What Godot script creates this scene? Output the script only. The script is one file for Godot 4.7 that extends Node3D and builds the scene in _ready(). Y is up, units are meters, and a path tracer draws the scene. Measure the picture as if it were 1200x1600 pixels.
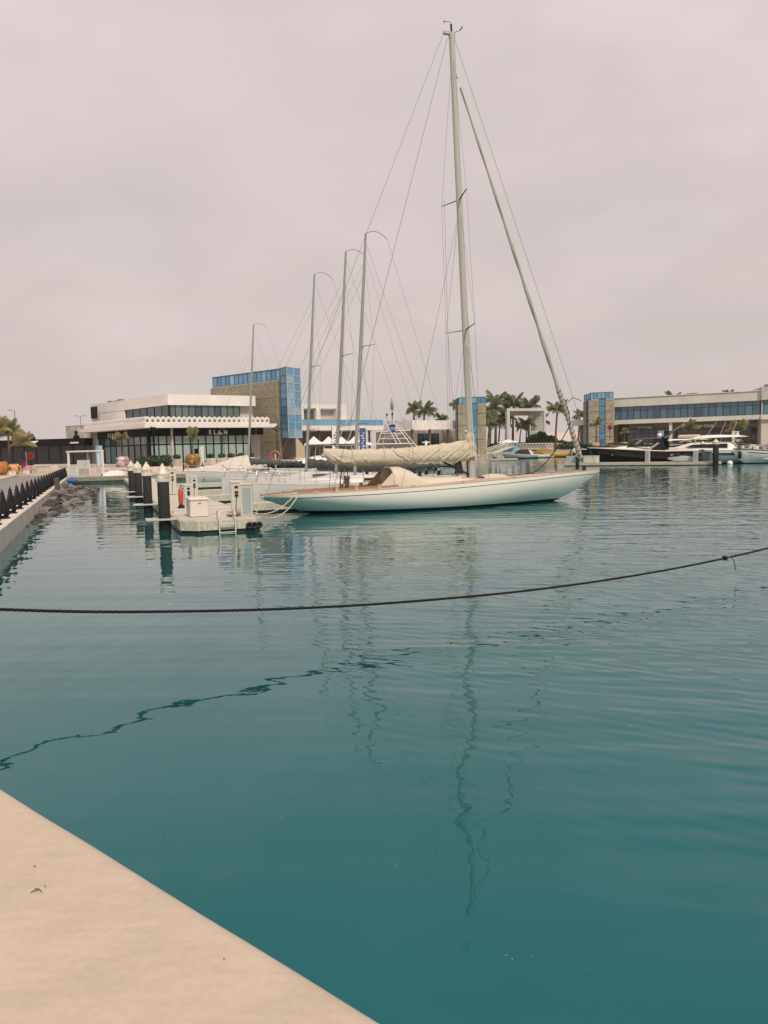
extends Node3D
# A marina seen from the corner of a quay: a long white classic yacht, racing sloops on a pontoon behind it, low white buildings.
# Units are metres, the water lies at y = 0. The pontoons, the left quay and the yacht share one axis: mar(a, b, h) with a across (to the right) and b away along the quay.
const AXIS := 0.35779  # 20.5 degrees
var cam: Camera3D
var SURVEY := Basis.from_euler(Vector3(deg_to_rad(-4.6), 0, deg_to_rad(-1.3)))   # the axes in which the place was measured
const SURVEY_FROM := Vector3(0, 2.68, 0)
var rng := RandomNumberGenerator.new()
var noise := FastNoiseLite.new()
var taken := {}
var mats := {}
var tex := {}

func mar(a: float, b: float, h := 0.0) -> Vector3:
	return Vector3(a * cos(AXIS) - b * sin(AXIS), h, -a * sin(AXIS) - b * cos(AXIS))

# ---------------------------------------------------------------- shapes
func mb() -> SurfaceTool:
	var s := SurfaceTool.new()
	s.begin(Mesh.PRIMITIVE_TRIANGLES)
	return s

func tri(st: SurfaceTool, a: Vector3, b: Vector3, c: Vector3) -> void:
	st.add_vertex(a); st.add_vertex(c); st.add_vertex(b)

func quad(st: SurfaceTool, a: Vector3, b: Vector3, c: Vector3, d: Vector3) -> void:
	tri(st, a, b, c); tri(st, a, c, d)

func flat(st: SurfaceTool) -> void:
	st.set_smooth_group(-1)

func smooth(st: SurfaceTool, g := 0) -> void:
	st.set_smooth_group(g)

func box(st: SurfaceTool, c: Vector3, s: Vector3, bs := Basis.IDENTITY) -> SurfaceTool:
	flat(st)
	var p := []
	for k in 8:
		p.append(c + bs * Vector3(s.x * (0.5 if k & 1 else -0.5), s.y * (0.5 if k & 2 else -0.5), s.z * (0.5 if k & 4 else -0.5)))
	quad(st, p[4], p[5], p[7], p[6]); quad(st, p[1], p[0], p[2], p[3])
	quad(st, p[5], p[1], p[3], p[7]); quad(st, p[0], p[4], p[6], p[2])
	quad(st, p[6], p[7], p[3], p[2]); quad(st, p[0], p[1], p[5], p[4])
	return st

# box with its edges cut by ch
func cbox(st: SurfaceTool, c: Vector3, s: Vector3, ch := 0.02, bs := Basis.IDENTITY) -> SurfaceTool:
	flat(st)
	var h := s * 0.5
	var f := func(x: float, y: float, z: float) -> Vector3: return c + bs * Vector3(x, y, z)
	for sg in [-1.0, 1.0]:
		var i := h - Vector3(ch, ch, ch)
		var q := [[f.call(sg * h.x, -i.y, -i.z), f.call(sg * h.x, i.y, -i.z), f.call(sg * h.x, i.y, i.z), f.call(sg * h.x, -i.y, i.z)],
			[f.call(-i.x, sg * h.y, -i.z), f.call(-i.x, sg * h.y, i.z), f.call(i.x, sg * h.y, i.z), f.call(i.x, sg * h.y, -i.z)],
			[f.call(-i.x, -i.y, sg * h.z), f.call(i.x, -i.y, sg * h.z), f.call(i.x, i.y, sg * h.z), f.call(-i.x, i.y, sg * h.z)]]
		for w in q:
			if sg > 0: quad(st, w[0], w[1], w[2], w[3])
			else: quad(st, w[3], w[2], w[1], w[0])
		for tg in [-1.0, 1.0]:
			var e := [[f.call(sg * h.x, tg * i.y, -i.z), f.call(sg * i.x, tg * h.y, -i.z), f.call(sg * i.x, tg * h.y, i.z), f.call(sg * h.x, tg * i.y, i.z)],
				[f.call(sg * h.x, -i.y, tg * i.z), f.call(sg * h.x, i.y, tg * i.z), f.call(sg * i.x, i.y, tg * h.z), f.call(sg * i.x, -i.y, tg * h.z)],
				[f.call(-i.x, sg * h.y, tg * i.z), f.call(-i.x, sg * i.y, tg * h.z), f.call(i.x, sg * i.y, tg * h.z), f.call(i.x, sg * h.y, tg * i.z)]]
			for w in e:
				if sg * tg > 0: quad(st, w[0], w[1], w[2], w[3])
				else: quad(st, w[3], w[2], w[1], w[0])
			for ug in [-1.0, 1.0]:
				var a: Vector3 = f.call(sg * h.x, tg * i.y, ug * i.z)
				var b: Vector3 = f.call(sg * i.x, tg * h.y, ug * i.z)
				var d: Vector3 = f.call(sg * i.x, tg * i.y, ug * h.z)
				if sg * tg * ug > 0: tri(st, a, b, d)
				else: tri(st, a, d, b)
	return st

# a tube along points; r is a number or one radius per point
func tube(st: SurfaceTool, pts: Array, r, n := 8, caps := true, squash := 1.0) -> SurfaceTool:
	var rings := []
	var up := Vector3.UP
	for k in pts.size():
		var t: Vector3 = (pts[mini(k + 1, pts.size() - 1)] - pts[maxi(k - 1, 0)]).normalized()
		var side := up.cross(t)
		if side.length() < 0.05: side = Vector3.RIGHT.cross(t)
		side = side.normalized()
		var nn := t.cross(side).normalized()
		up = nn
		var rad: float = r[k] if r is Array else r
		var ring := []
		for j in n:
			var an := TAU * j / n
			ring.append(pts[k] + (side * cos(an) + nn * sin(an) * squash) * rad)
		rings.append(ring)
	return loft(st, rings, true, caps)

# skin over rings of equal size, ordered anticlockwise when looking back along the path
func loft(st: SurfaceTool, rings: Array, closed := true, caps := false, is_smooth := true) -> SurfaceTool:
	if is_smooth: smooth(st)
	else: flat(st)
	for k in rings.size() - 1:
		var m: int = rings[k].size()
		for j in (m if closed else m - 1):
			var a: Vector3 = rings[k][j]
			var b: Vector3 = rings[k][(j + 1) % m]
			var c: Vector3 = rings[k + 1][(j + 1) % m]
			var d: Vector3 = rings[k + 1][j]
			if a.distance_squared_to(b) > 1e-10: tri(st, a, b, c)
			if c.distance_squared_to(d) > 1e-10: tri(st, a, c, d)
	if caps:
		flat(st)
		for e in [0, rings.size() - 1]:
			var m: int = rings[e].size()
			for j in range(1, m - 1):
				if e == 0: tri(st, rings[e][0], rings[e][j + 1], rings[e][j])
				else: tri(st, rings[e][0], rings[e][j], rings[e][j + 1])
	return st

# profile of [radius, height] turned about the vertical through c
func lathe(st: SurfaceTool, prof: Array, n := 12, c := Vector3.ZERO, bs := Basis.IDENTITY, sm := true) -> SurfaceTool:
	for k in prof.size() - 1:
		if sm: smooth(st, k + 1 if prof[k].size() > 2 else 0)
		else: flat(st)
		for j in n:
			var a0 := TAU * j / n
			var a1 := TAU * (j + 1) / n
			var p := func(q, an) -> Vector3: return c + bs * Vector3(q[0] * cos(an), q[1], -q[0] * sin(an))
			var a: Vector3 = p.call(prof[k], a0)
			var b: Vector3 = p.call(prof[k], a1)
			var d: Vector3 = p.call(prof[k + 1], a1)
			var e: Vector3 = p.call(prof[k + 1], a0)
			if prof[k][0] > 1e-5: tri(st, a, b, d)
			if prof[k + 1][0] > 1e-5: tri(st, a, d, e)
	return st

# polygon of [x, z] points, any order, raised from y0 to y1
func prism(st: SurfaceTool, poly: Array, y0: float, y1: float) -> SurfaceTool:
	flat(st)
	var p2 := PackedVector2Array()
	for p in poly: p2.append(Vector2(p.x, p.z) if p is Vector3 else Vector2(p[0], p[1]))
	if not Geometry2D.is_polygon_clockwise(p2): p2.reverse()
	var idx := Geometry2D.triangulate_polygon(p2)
	for k in range(0, idx.size(), 3):
		var a := p2[idx[k]]; var b := p2[idx[k + 1]]; var c := p2[idx[k + 2]]
		var up := (b - a).cross(c - a) < 0.0
		var ta := Vector3(a.x, y1, a.y); var tb := Vector3(b.x, y1, b.y); var tc := Vector3(c.x, y1, c.y)
		if up: tri(st, ta, tb, tc)
		else: tri(st, ta, tc, tb)
		var d := Vector3(0, y0 - y1, 0)
		if up: tri(st, ta + d, tc + d, tb + d)
		else: tri(st, ta + d, tb + d, tc + d)
	for k in p2.size():
		var a := p2[k]; var b := p2[(k + 1) % p2.size()]
		quad(st, Vector3(b.x, y0, b.y), Vector3(a.x, y0, a.y), Vector3(a.x, y1, a.y), Vector3(b.x, y1, b.y))
	return st

# polygon of Vector2 in the plane spanned by bs.x and bs.y at o, given the thickness t along bs.z (centred)
func plate(st: SurfaceTool, poly: Array, o: Vector3, bs: Basis, t: float) -> SurfaceTool:
	flat(st)
	var p2 := PackedVector2Array(poly)
	if Geometry2D.is_polygon_clockwise(p2): p2.reverse()
	var idx := Geometry2D.triangulate_polygon(p2)
	for s in [-0.5, 0.5]:
		for k in range(0, idx.size(), 3):
			var v := []
			for m in 3: v.append(o + bs * Vector3(p2[idx[k + m]].x, p2[idx[k + m]].y, s * t))
			var ccw := (p2[idx[k + 1]] - p2[idx[k]]).cross(p2[idx[k + 2]] - p2[idx[k]]) > 0
			if ccw == (s > 0): tri(st, v[0], v[1], v[2])
			else: tri(st, v[0], v[2], v[1])
	for k in p2.size():
		var a := p2[k]; var b := p2[(k + 1) % p2.size()]
		quad(st, o + bs * Vector3(a.x, a.y, -t / 2), o + bs * Vector3(b.x, b.y, -t / 2), o + bs * Vector3(b.x, b.y, t / 2), o + bs * Vector3(a.x, a.y, t / 2))
	return st

func mesh_of(st: SurfaceTool) -> ArrayMesh:
	st.generate_normals()
	st.index()
	return st.commit()

# ---------------------------------------------------------------- nodes
func numbered(called: String) -> String:
	taken[called] = taken.get(called, -1) + 1
	return called if taken[called] == 0 else "%s_%03d" % [called, taken[called]]

func part(called: String, shape, m: Material, parent: Node3D = self) -> MeshInstance3D:
	var o := MeshInstance3D.new()
	o.mesh = mesh_of(shape) if shape is SurfaceTool else shape
	o.material_override = null
	for k in o.mesh.get_surface_count(): o.set_surface_override_material(k, m)
	o.name = numbered(called) if parent == self else called
	parent.add_child(o, true)
	return o

func tag(o: Node, label: String, category: String, group := "") -> Node:
	o.set_meta("label", label); o.set_meta("category", category)
	if group: o.set_meta("group", group)
	return o

func thing(called: String, label: String, category: String, where := Vector3.ZERO, turn := 0.0, group := "") -> Node3D:
	var o := Node3D.new()
	o.name = numbered(called)
	add_child(o)
	o.position = where; o.rotation.y = turn
	tag(o, label, category, group)
	return o

func struct(called: String, shape, m: Material) -> MeshInstance3D:
	var o := part(called, shape, m)
	o.set_meta("kind", "structure")
	return o

func copy(o: Node3D, where: Vector3, turn: float, label := "", base_name := "") -> Node3D:
	var c: Node3D = o.duplicate()
	var nm := base_name if base_name else str(o.name).rstrip("0123456789").rstrip("_")
	c.name = numbered(nm)
	add_child(c)
	c.position = where; c.rotation.y = turn
	if label: c.set_meta("label", label)
	return c

const ORD := ["first", "second", "third", "fourth", "fifth", "sixth", "seventh", "eighth", "ninth", "tenth", "eleventh", "twelfth", "thirteenth", "fourteenth", "fifteenth", "sixteenth", "seventeenth", "eighteenth", "nineteenth", "twentieth", "twenty-first", "twenty-second", "twenty-third", "twenty-fourth", "twenty-fifth", "twenty-sixth"]

func letters(called: String, words: String, size: float, where: Vector3, bs: Basis, m: Material, parent: Node3D, bold := true, depth := 0.03) -> MeshInstance3D:
	var t := TextMesh.new()
	var f := SystemFont.new()
	f.font_names = PackedStringArray(["Droid Sans"])
	if bold: f.font_weight = 700
	t.font = f
	t.text = words
	t.font_size = 64
	t.pixel_size = size / 46.0
	t.depth = depth
	t.horizontal_alignment = HORIZONTAL_ALIGNMENT_CENTER
	var o := MeshInstance3D.new()
	o.mesh = t
	o.set_surface_override_material(0, m)
	for k in t.get_surface_count(): o.set_surface_override_material(k, m)
	o.name = called
	parent.add_child(o, true)
	o.transform = Transform3D(bs, where)
	return o

# ---------------------------------------------------------------- materials (colours are linear base colours)
func col(r: float, g: float, b: float, a := 1.0) -> Color:
	var c := Color(r, g, b).linear_to_srgb()
	c.a = a
	return c

func noise_image(size: int, freq: float, oct: int, lo: float, hi: float, sd: int, contrast := 1.0, type := FastNoiseLite.TYPE_SIMPLEX_SMOOTH) -> Image:
	var n := FastNoiseLite.new()
	n.seed = sd; n.frequency = freq; n.fractal_octaves = oct; n.noise_type = type
	n.fractal_type = FastNoiseLite.FRACTAL_FBM
	var im := n.get_seamless_image(size, size)
	var d := im.get_data()
	for k in d.size():
		var v := clampf((d[k] / 255.0 - 0.5) * contrast + 0.5, 0, 1)
		d[k] = int(255.0 * (lo + (hi - lo) * v))
	return Image.create_from_data(size, size, false, Image.FORMAT_L8, d)

func make_textures() -> void:
	tex.fine = ImageTexture.create_from_image(noise_image(512, 0.05, 5, 0.86, 1.0, 3, 1.1))
	tex.subtle = ImageTexture.create_from_image(noise_image(512, 0.012, 4, 0.92, 1.0, 15, 1.1))
	tex.blotch = ImageTexture.create_from_image(noise_image(512, 0.008, 5, 0.74, 1.0, 5, 1.1))
	tex.rough = ImageTexture.create_from_image(noise_image(512, 0.03, 5, 0.45, 1.0, 9, 1.3))
	var rel := noise_image(512, 0.06, 5, 0.0, 1.0, 11)
	rel.convert(Image.FORMAT_RGBA8)
	rel.bump_map_to_normal_map(10.0)
	tex.relief = ImageTexture.create_from_image(rel)
	var rip := noise_image(512, 0.02, 3, 0.0, 1.0, 21)
	rip.convert(Image.FORMAT_RGBA8)
	rip.bump_map_to_normal_map(12.0)
	tex.ripple = ImageTexture.create_from_image(rip)
	# rain and rust streaks running down walls
	var sa := noise_image(512, 0.03, 4, 0.0, 1.0, 61)
	var sc := noise_image(512, 0.012, 3, 0.0, 1.0, 63)
	var sd := sa.get_data(); var se := sc.get_data()
	var so := PackedByteArray(); so.resize(512 * 512)
	for k in so.size():
		var y := k / 512; var x := k % 512
		so[k] = int(255.0 * clampf(0.70 + 0.22 * (sd[(y / 10) * 512 + x] / 255.0) + 0.16 * (se[k] / 255.0), 0, 1))
	tex.streak = ImageTexture.create_from_image(Image.create_from_data(512, 512, false, Image.FORMAT_L8, so))
	# boards: soft streaks along one direction, with a thin seam between
	var bn := noise_image(256, 0.03, 4, 0.0, 1.0, 31)
	var im := Image.create(256, 256, false, Image.FORMAT_L8)
	for y in 256:
		var lane := int(y / 16.0)
		var tone := 0.86 + 0.14 * fposmod(sin(lane * 12.9) * 43.7, 1.0)
		for x in 256:
			var v := tone * (0.88 + 0.12 * bn.get_pixel((x / 4) % 256, y).r)
			if y % 16 == 0: v *= 0.55
			im.set_pixel(x, y, Color(v, v, v))
	tex.planks = ImageTexture.create_from_image(im)
	# sand-coloured plaster: long faint trowel sweeps and pores
	var a := noise_image(1024, 0.004, 4, 0.0, 1.0, 41)
	var b := noise_image(1024, 0.09, 3, 0.0, 1.0, 43)
	var c := noise_image(1024, 0.011, 3, 0.0, 1.0, 47)
	var da := a.get_data(); var db := b.get_data(); var dc := c.get_data()
	var out := PackedByteArray(); out.resize(1024 * 1024)
	for k in out.size():
		var y := k / 1024; var x := k % 1024
		var sweep := dc[((y * 5) % 1024) * 1024 + x]
		out[k] = int(clampf(255.0 * (0.86 + 0.06 * (da[k] / 255.0) + 0.035 * (db[k] / 255.0 - 0.5) + 0.04 * (sweep / 255.0)), 0, 255))
	tex.plaster = ImageTexture.create_from_image(Image.create_from_data(1024, 1024, false, Image.FORMAT_L8, out))
	# stone cladding: courses with uneven tone
	var si := Image.create(512, 512, false, Image.FORMAT_L8)
	var sn := noise_image(512, 0.06, 4, 0.0, 1.0, 53)
	for y in 512:
		var row := int(y / 32.0)
		var off := int(fposmod(sin(row * 7.1) * 91.3, 1.0) * 64.0)
		for x in 512:
			var cell := int(((x + off) % 512) / 64.0)
			var v := 0.78 + 0.16 * fposmod(sin(row * 17.3 + cell * 5.7) * 913.1, 1.0)
			v *= 0.82 + 0.22 * sn.get_pixel(x, y).r
			if y % 32 < 2 or (x + off) % 64 < 2: v *= 0.8
			si.set_pixel(x, y, Color(v, v, v))
	tex.cladding = ImageTexture.create_from_image(si)

# a surface: linear colour, roughness, then which grain and how many repeats a metre
func mat(key: String, c: Color, rough := 0.6, grain := "", rep := 0.5, metal := 0.0, spec := 0.5, bump := 0.0, in_world := true) -> StandardMaterial3D:
	if mats.has(key): return mats[key]
	var m := StandardMaterial3D.new()
	m.resource_name = key
	m.albedo_color = c; m.roughness = rough; m.metallic = metal; m.metallic_specular = spec
	if grain:
		m.albedo_texture = tex[grain]
		m.uv1_triplanar = true; m.uv1_world_triplanar = in_world
		m.uv1_scale = Vector3(rep, rep, rep)
		m.uv1_triplanar_sharpness = 4.0
		if bump > 0.0:
			m.normal_enabled = true; m.normal_texture = tex.relief; m.normal_scale = bump
	mats[key] = m
	return m

func glass(key: String, c: Color, a: float) -> StandardMaterial3D:
	if mats.has(key): return mats[key]
	var m := StandardMaterial3D.new()
	m.resource_name = key
	m.transparency = BaseMaterial3D.TRANSPARENCY_ALPHA
	c.a = a
	m.albedo_color = c; m.roughness = 0.04; m.metallic_specular = 0.6
	mats[key] = m
	return m

# ---------------------------------------------------------------- the scene
func _ready() -> void:
	rng.seed = 20240
	cam = Camera3D.new()
	cam.name = "camera"
	cam.fov = 67.38
	cam.position = Vector3(0, 2.68, 0)
	cam.rotation_degrees = Vector3(-4.6, 0, -1.3)
	cam.near = 0.05; cam.far = 6000.0
	add_child(cam)
	var sun := DirectionalLight3D.new()
	sun.name = "sun"
	sun.light_energy = 1.0
	sun.light_angular_distance = 8.0
	sun.light_color = Color(1.0, 0.94, 0.86)
	sun.shadow_enabled = true
	add_child(sun)
	sun.look_at_from_position(Vector3(33, 98, 82), Vector3.ZERO)
	var env := Environment.new()
	env.background_mode = Environment.BG_SKY
	env.tonemap_mode = Environment.TONE_MAPPER_LINEAR
	env.tonemap_exposure = 1.0
	env.sdfgi_enabled = true; env.ssao_enabled = true; env.ssil_enabled = true
	env.fog_enabled = true
	env.fog_density = 0.00012
	env.fog_light_color = Color(0.90, 0.86, 0.84)
	var sky := Sky.new()
	var pm := PanoramaSkyMaterial.new()
	pm.panorama = sky_picture()
	sky.sky_material = pm
	env.sky = sky
	var we := WorldEnvironment.new()
	we.name = "air"
	we.environment = env
	add_child(we)
	make_textures()
	make_water()
	make_ground()
	make_classic_yacht()
	make_pontoons()
	make_sloops()
	make_left_buildings()
	make_middle_shore()
	make_right_shore()
	make_small_things()

# thin even cloud, pinkish towards the zenith, greyer near the horizon, in large soft lumps
func sky_picture() -> ImageTexture:
	var w := 1024; var h := 512
	var n := FastNoiseLite.new()
	n.seed = 7; n.frequency = 1.5; n.fractal_octaves = 5; n.noise_type = FastNoiseLite.TYPE_SIMPLEX_SMOOTH
	var data := PackedFloat32Array()
	data.resize(w * h * 3)
	for y in h:
		var el := PI * (0.5 - (y + 0.5) / h)
		var t := clampf(el / 1.0, 0.0, 1.0)
		var low := Vector3(0.620, 0.550, 0.530).lerp(Vector3(0.735, 0.636, 0.632), smoothstep(0.0, 0.65, t))
		for x in w:
			var az := TAU * x / w
			var d := Vector3(cos(el) * cos(az), sin(el), cos(el) * sin(az))
			var c := low
			if y <= h / 2 + 4:
				var q := n.get_noise_3d(d.x * 1.0, d.y * 2.6, d.z * 1.0)
				var f := n.get_noise_3d(d.x * 2.6 + 5.0, d.y * 6.5, d.z * 2.6)
				var v := q * 0.75 + f * 0.3
				var lump := smoothstep(0.12, 0.34, n.get_noise_3d(d.x * 1.9 - 3.0, d.y * 3.6 + 2.0, d.z * 1.9)) * smoothstep(0.02, 0.14, d.y)
				c = low * (1.0 + 0.12 * v + 0.05 * lump) + Vector3(0.03, 0.0, 0.008) * clampf(v * 1.4, -0.6, 1.0)
			var k := (y * w + x) * 3
			data[k] = c.x; data[k + 1] = c.y; data[k + 2] = c.z
	return ImageTexture.create_from_image(Image.create_from_data(w, h, false, Image.FORMAT_RGBF, data.to_byte_array()))

func make_water() -> void:
	var m := StandardMaterial3D.new()
	m.resource_name = "sea_water"
	m.albedo_color = col(0.012, 0.150, 0.163)
	m.metallic = 0.62
	m.roughness = 0.03
	m.metallic_specular = 0.40
	m.normal_enabled = true
	m.normal_texture = tex.ripple
	m.normal_scale = 0.010
	m.uv1_triplanar = true; m.uv1_world_triplanar = true
	m.uv1_scale = Vector3(0.28, 0.28, 0.28)
	mats.water = m
	# waves: [length, slope, direction in degrees, phase, wind share]
	var wr := RandomNumberGenerator.new(); wr.seed = 77
	var waves := []
	for k in 9:
		var L := 0.42 * pow(1.27, k) * wr.randf_range(0.9, 1.1)
		waves.append([L, 0.0105 if k < 5 else 0.0035, wr.randf_range(0, 360), wr.randf_range(0, TAU), 0.0])
	for k in 10:
		var L := 0.15 * pow(1.13, k) * wr.randf_range(0.9, 1.1)
		waves.append([L, 0.020, -70.0 + wr.randf_range(-20, 20), wr.randf_range(0, TAU), 1.0])
	for k in 8:
		var L := 0.75 * pow(1.24, k)
		waves.append([L, 0.009, -75.0 + wr.randf_range(-45, 45), wr.randf_range(0, TAU), 2.0])
	var zs := []
	var z := 0.6
	while z < 235.0:
		zs.append(z)
		z += maxf(0.035, 0.0052 * z)
	var nc := 680
	var verts := PackedVector3Array(); var norms := PackedVector3Array(); var idx := PackedInt32Array()
	verts.resize(zs.size() * nc); norms.resize(zs.size() * nc)
	var mask := FastNoiseLite.new(); mask.seed = 4; mask.frequency = 0.07; mask.fractal_octaves = 2
	var nw := waves.size()
	var kx := PackedFloat32Array(); var kz := PackedFloat32Array(); var am := PackedFloat32Array(); var ph := PackedFloat32Array(); var ln := PackedFloat32Array(); var kd := PackedInt32Array()
	for wv in waves:
		var kk: float = TAU / wv[0]
		kx.append(kk * cos(deg_to_rad(wv[2]))); kz.append(kk * sin(deg_to_rad(wv[2])))
		am.append(wv[1] / kk); ph.append(wv[3]); ln.append(wv[0]); kd.append(int(wv[4]))
	for i in zs.size():
		var zz: float = zs[i]
		var cell := (zz + 6.0) * 1.5 / nc
		var damp := PackedFloat32Array()
		for k in nw: damp.append(smoothstep(2.0, 4.5, ln[k] / cell))
		for j in nc:
			var x := (1.5 * j / (nc - 1) - 0.75) * (zz + 6.0)
			var gust := mask.get_noise_2d(x, zz * 0.6)
			# wind comes in from the right; the corner by the quay lies calm
			var wind := smoothstep(-3.5, 5.0, x - 1.2 + 0.16 * zz + gust * 4.0) * smoothstep(2.0, 7.0, zz + 0.35 * x + gust * 1.5)
			wind = maxf(wind, smoothstep(26.0, 42.0, zz + gust * 8.0) * 0.8)
			var far := 0.2 * smoothstep(30.0, 70.0, zz + 0.5 * x)
			var calm := 0.62 + 0.95 * smoothstep(-2.5, 2.0, x - 0.12 * zz + gust * 2.0)
			var y := 0.0; var dx := 0.0; var dz := 0.0
			for k in nw:
				var s: float = am[k] * damp[k]
				if kd[k] == 1: s *= wind
				elif kd[k] == 2: s *= 0.07 + 0.45 * wind + far
				else: s *= calm
				if s < 1e-6: continue
				var p: float = kx[k] * x - kz[k] * zz + ph[k]
				y += s * sin(p)
				var c := s * cos(p)
				dx += c * kx[k]; dz += c * kz[k]
			verts[i * nc + j] = Vector3(x, y, -zz)
			norms[i * nc + j] = Vector3(-dx, 1.0, -dz).normalized()
	for i in zs.size() - 1:
		for j in nc - 1:
			var a := i * nc + j
			idx.append_array(PackedInt32Array([a, a + nc, a + 1, a + 1, a + nc, a + nc + 1]))
	var arr := []
	arr.resize(Mesh.ARRAY_MAX)
	arr[Mesh.ARRAY_VERTEX] = verts; arr[Mesh.ARRAY_NORMAL] = norms; arr[Mesh.ARRAY_INDEX] = idx
	var am_ := ArrayMesh.new()
	am_.add_surface_from_arrays(Mesh.PRIMITIVE_TRIANGLES, arr)
	struct("water", am_, m)
	var fl := mb()
	flat(fl)
	var S := 3000.0
	quad(fl, Vector3(-S, -0.08, S), Vector3(S, -0.08, S), Vector3(S, -0.08, -S), Vector3(-S, -0.08, -S))
	struct("open_water", fl, m)

# where a direction of the view (counted in the photograph's 1200 x 1600 pixels) lies at a given distance ahead
func spot(px: float, dep: float, h := 0.0) -> Vector3:
	var d := SURVEY * Vector3((px - 600.0) / 1200.0, -((703.45 - (px - 600.0) * 0.0227) - 800.0) / 1200.0, -1.0)
	d *= dep / -d.z
	return Vector3(d.x, h, d.z)

func high(px: float, py: float, dep: float) -> float:
	var d := SURVEY * Vector3((px - 600.0) / 1200.0, -(py - 800.0) / 1200.0, -1.0)
	return 2.68 + d.y * dep / -d.z

func make_ground() -> void:
	var plaster := mat("sand_plaster", col(0.595, 0.50, 0.405), 0.8, "plaster", 0.30, 0.0, 0.35, 0.035)
	var concrete := mat("pale_concrete", col(0.74, 0.66, 0.58), 0.8, "streak", 0.33, 0.0, 0.4, 0.12)
	var asphalt := mat("grey_road", col(0.30, 0.285, 0.27), 0.85, "blotch", 0.3, 0.0, 0.4)
	var paving := mat("pink_paving", col(0.55, 0.46, 0.40), 0.8, "fine", 0.4, 0.0, 0.4)
	var wallc := mat("sea_wall_concrete", col(0.43, 0.42, 0.36), 0.8, "rough", 0.4, 0.0, 0.4)
	# --- the quay the photographer stands on: a sand-coloured coping with a softly rounded, slightly uneven edge
	var e0 := Vector3(-5.25, 0, -6.40); var e1 := Vector3(14.0, 0, 10.12)
	var along := (e1 - e0).normalized()
	var inn := Vector3(-along.z, 0, along.x)   # away from the water
	var st := mb()
	var rings := []
	var n := 260
	for k in n + 1:
		var p := e0.lerp(e1, float(k) / n)
		var wob := noise.get_noise_2d(k * 9.0, 3.0) * 0.004
		p -= inn * (wob + 0.03)
		var ring := []
		for q in [[14.0, 1.15], [0.6, 1.15], [0.06, 1.149], [0.03, 1.145], [0.012, 1.136], [0.003, 1.122], [0.0, 1.10], [0.0, 0.5], [0.0, -1.5]]:
			ring.append(p + inn * q[0] + Vector3(0, q[1], 0))
		rings.append(ring)
	loft(st, rings, false)
	struct("quay_coping", st, plaster)
	# --- left quay: raised edge beam in cast lengths, road and pavement behind
	st = mb()
	prism(st, [mar(-3.75, 3), mar(-3.75, 83.3), mar(2.0, 83.55), mar(16, 84.0), mar(26, 90), mar(40, 118), mar(40, 180), mar(-160, 180), mar(-160, 3)], -2.0, 0.6)
	struct("ground", st, mat("pale_paving", col(0.56, 0.49, 0.43), 0.8, "blotch", 0.3))
	var quay := Node3D.new()
	quay.name = "quay_wall"
	quay.set_meta("kind", "structure")
	add_child(quay)
	var blk := mb()
	cbox(blk, Vector3(0, -0.62, 0), Vector3(1.08, 2.5, 2.885), 0.025)
	var blk_mesh := mesh_of(blk)
	for k in 27:
		var o := part("wall_block", blk_mesh, concrete, quay)
		o.position = mar(-3.21 + rng.randf_range(-0.004, 0.004), 5.9 + 2.9 * k, 0.0 + rng.randf_range(-0.003, 0.003))
		o.rotation.y = AXIS
	st = mb()
	prism(st, [mar(-3.76, 2), mar(-3.76, 100), mar(-8.6, 100), mar(-8.6, 2)], 0.4, 0.606)
	struct("road", st, asphalt)
	var kerb := Node3D.new()
	kerb.name = "kerb"
	kerb.set_meta("kind", "structure")
	add_child(kerb)
	var ks := mb()
	cbox(ks, Vector3(0, 0.62, 0), Vector3(0.22, 0.26, 1.985), 0.02)
	var km := mesh_of(ks)
	for k in 40:
		var o := part("kerb_stone", km, concrete, kerb)
		o.position = mar(-8.71, 22.0 + 2.0 * k); o.rotation.y = AXIS
	st = mb()
	prism(st, [mar(-8.82, 2), mar(-8.82, 101), mar(-60, 101), mar(-60, 2)], 0.4, 0.735)
	struct("pavement", st, paving)
	# cap of the sea wall at the head of the channel
	st = mb()
	prism(st, [mar(-2.6, 83.0), mar(2.0, 83.25), mar(16, 83.7), mar(16, 84.6), mar(-2.6, 84.2)], 0.25, 0.66)
	struct("seawall_cap", st, wallc)
	# raised terrace under the buildings on the left and in the middle, and the far promenade on the right
	st = mb()
	prism(st, [spot(-500, 118), spot(60, 110), spot(140, 104), spot(226, 99), spot(433, 108), spot(600, 122), spot(763, 136), spot(772, 204), spot(893, 206), spot(893, 2600), spot(-1500, 2600)], -2.0, 1.55)
	struct("terrace", st, mat("pale_paving", col(0.56, 0.49, 0.43), 0.8, "blotch", 0.3))
	st = mb()
	prism(st, [spot(893.5, 126), spot(1300, 108), spot(1700, 100), spot(1900, 2600), spot(893.5, 2600)], -2.0, 2.25)
	struct("promenade", st, mat("pale_paving", col(0.56, 0.49, 0.43), 0.8, "blotch", 0.3))
	# two long steps in front of the terrace
	for k in 2:
		var q := 1.2 * (k + 1)
		st = mb()
		prism(st, [spot(60, 110), spot(140, 104), spot(226, 99), spot(433, 108), spot(433, 108 - q), spot(226, 99 - q), spot(139, 104 - q), spot(60, 110 - q)], 0.5, 1.24 - 0.31 * k)
		struct("step", st, concrete)
	make_bollards()
	make_rocks()

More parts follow.
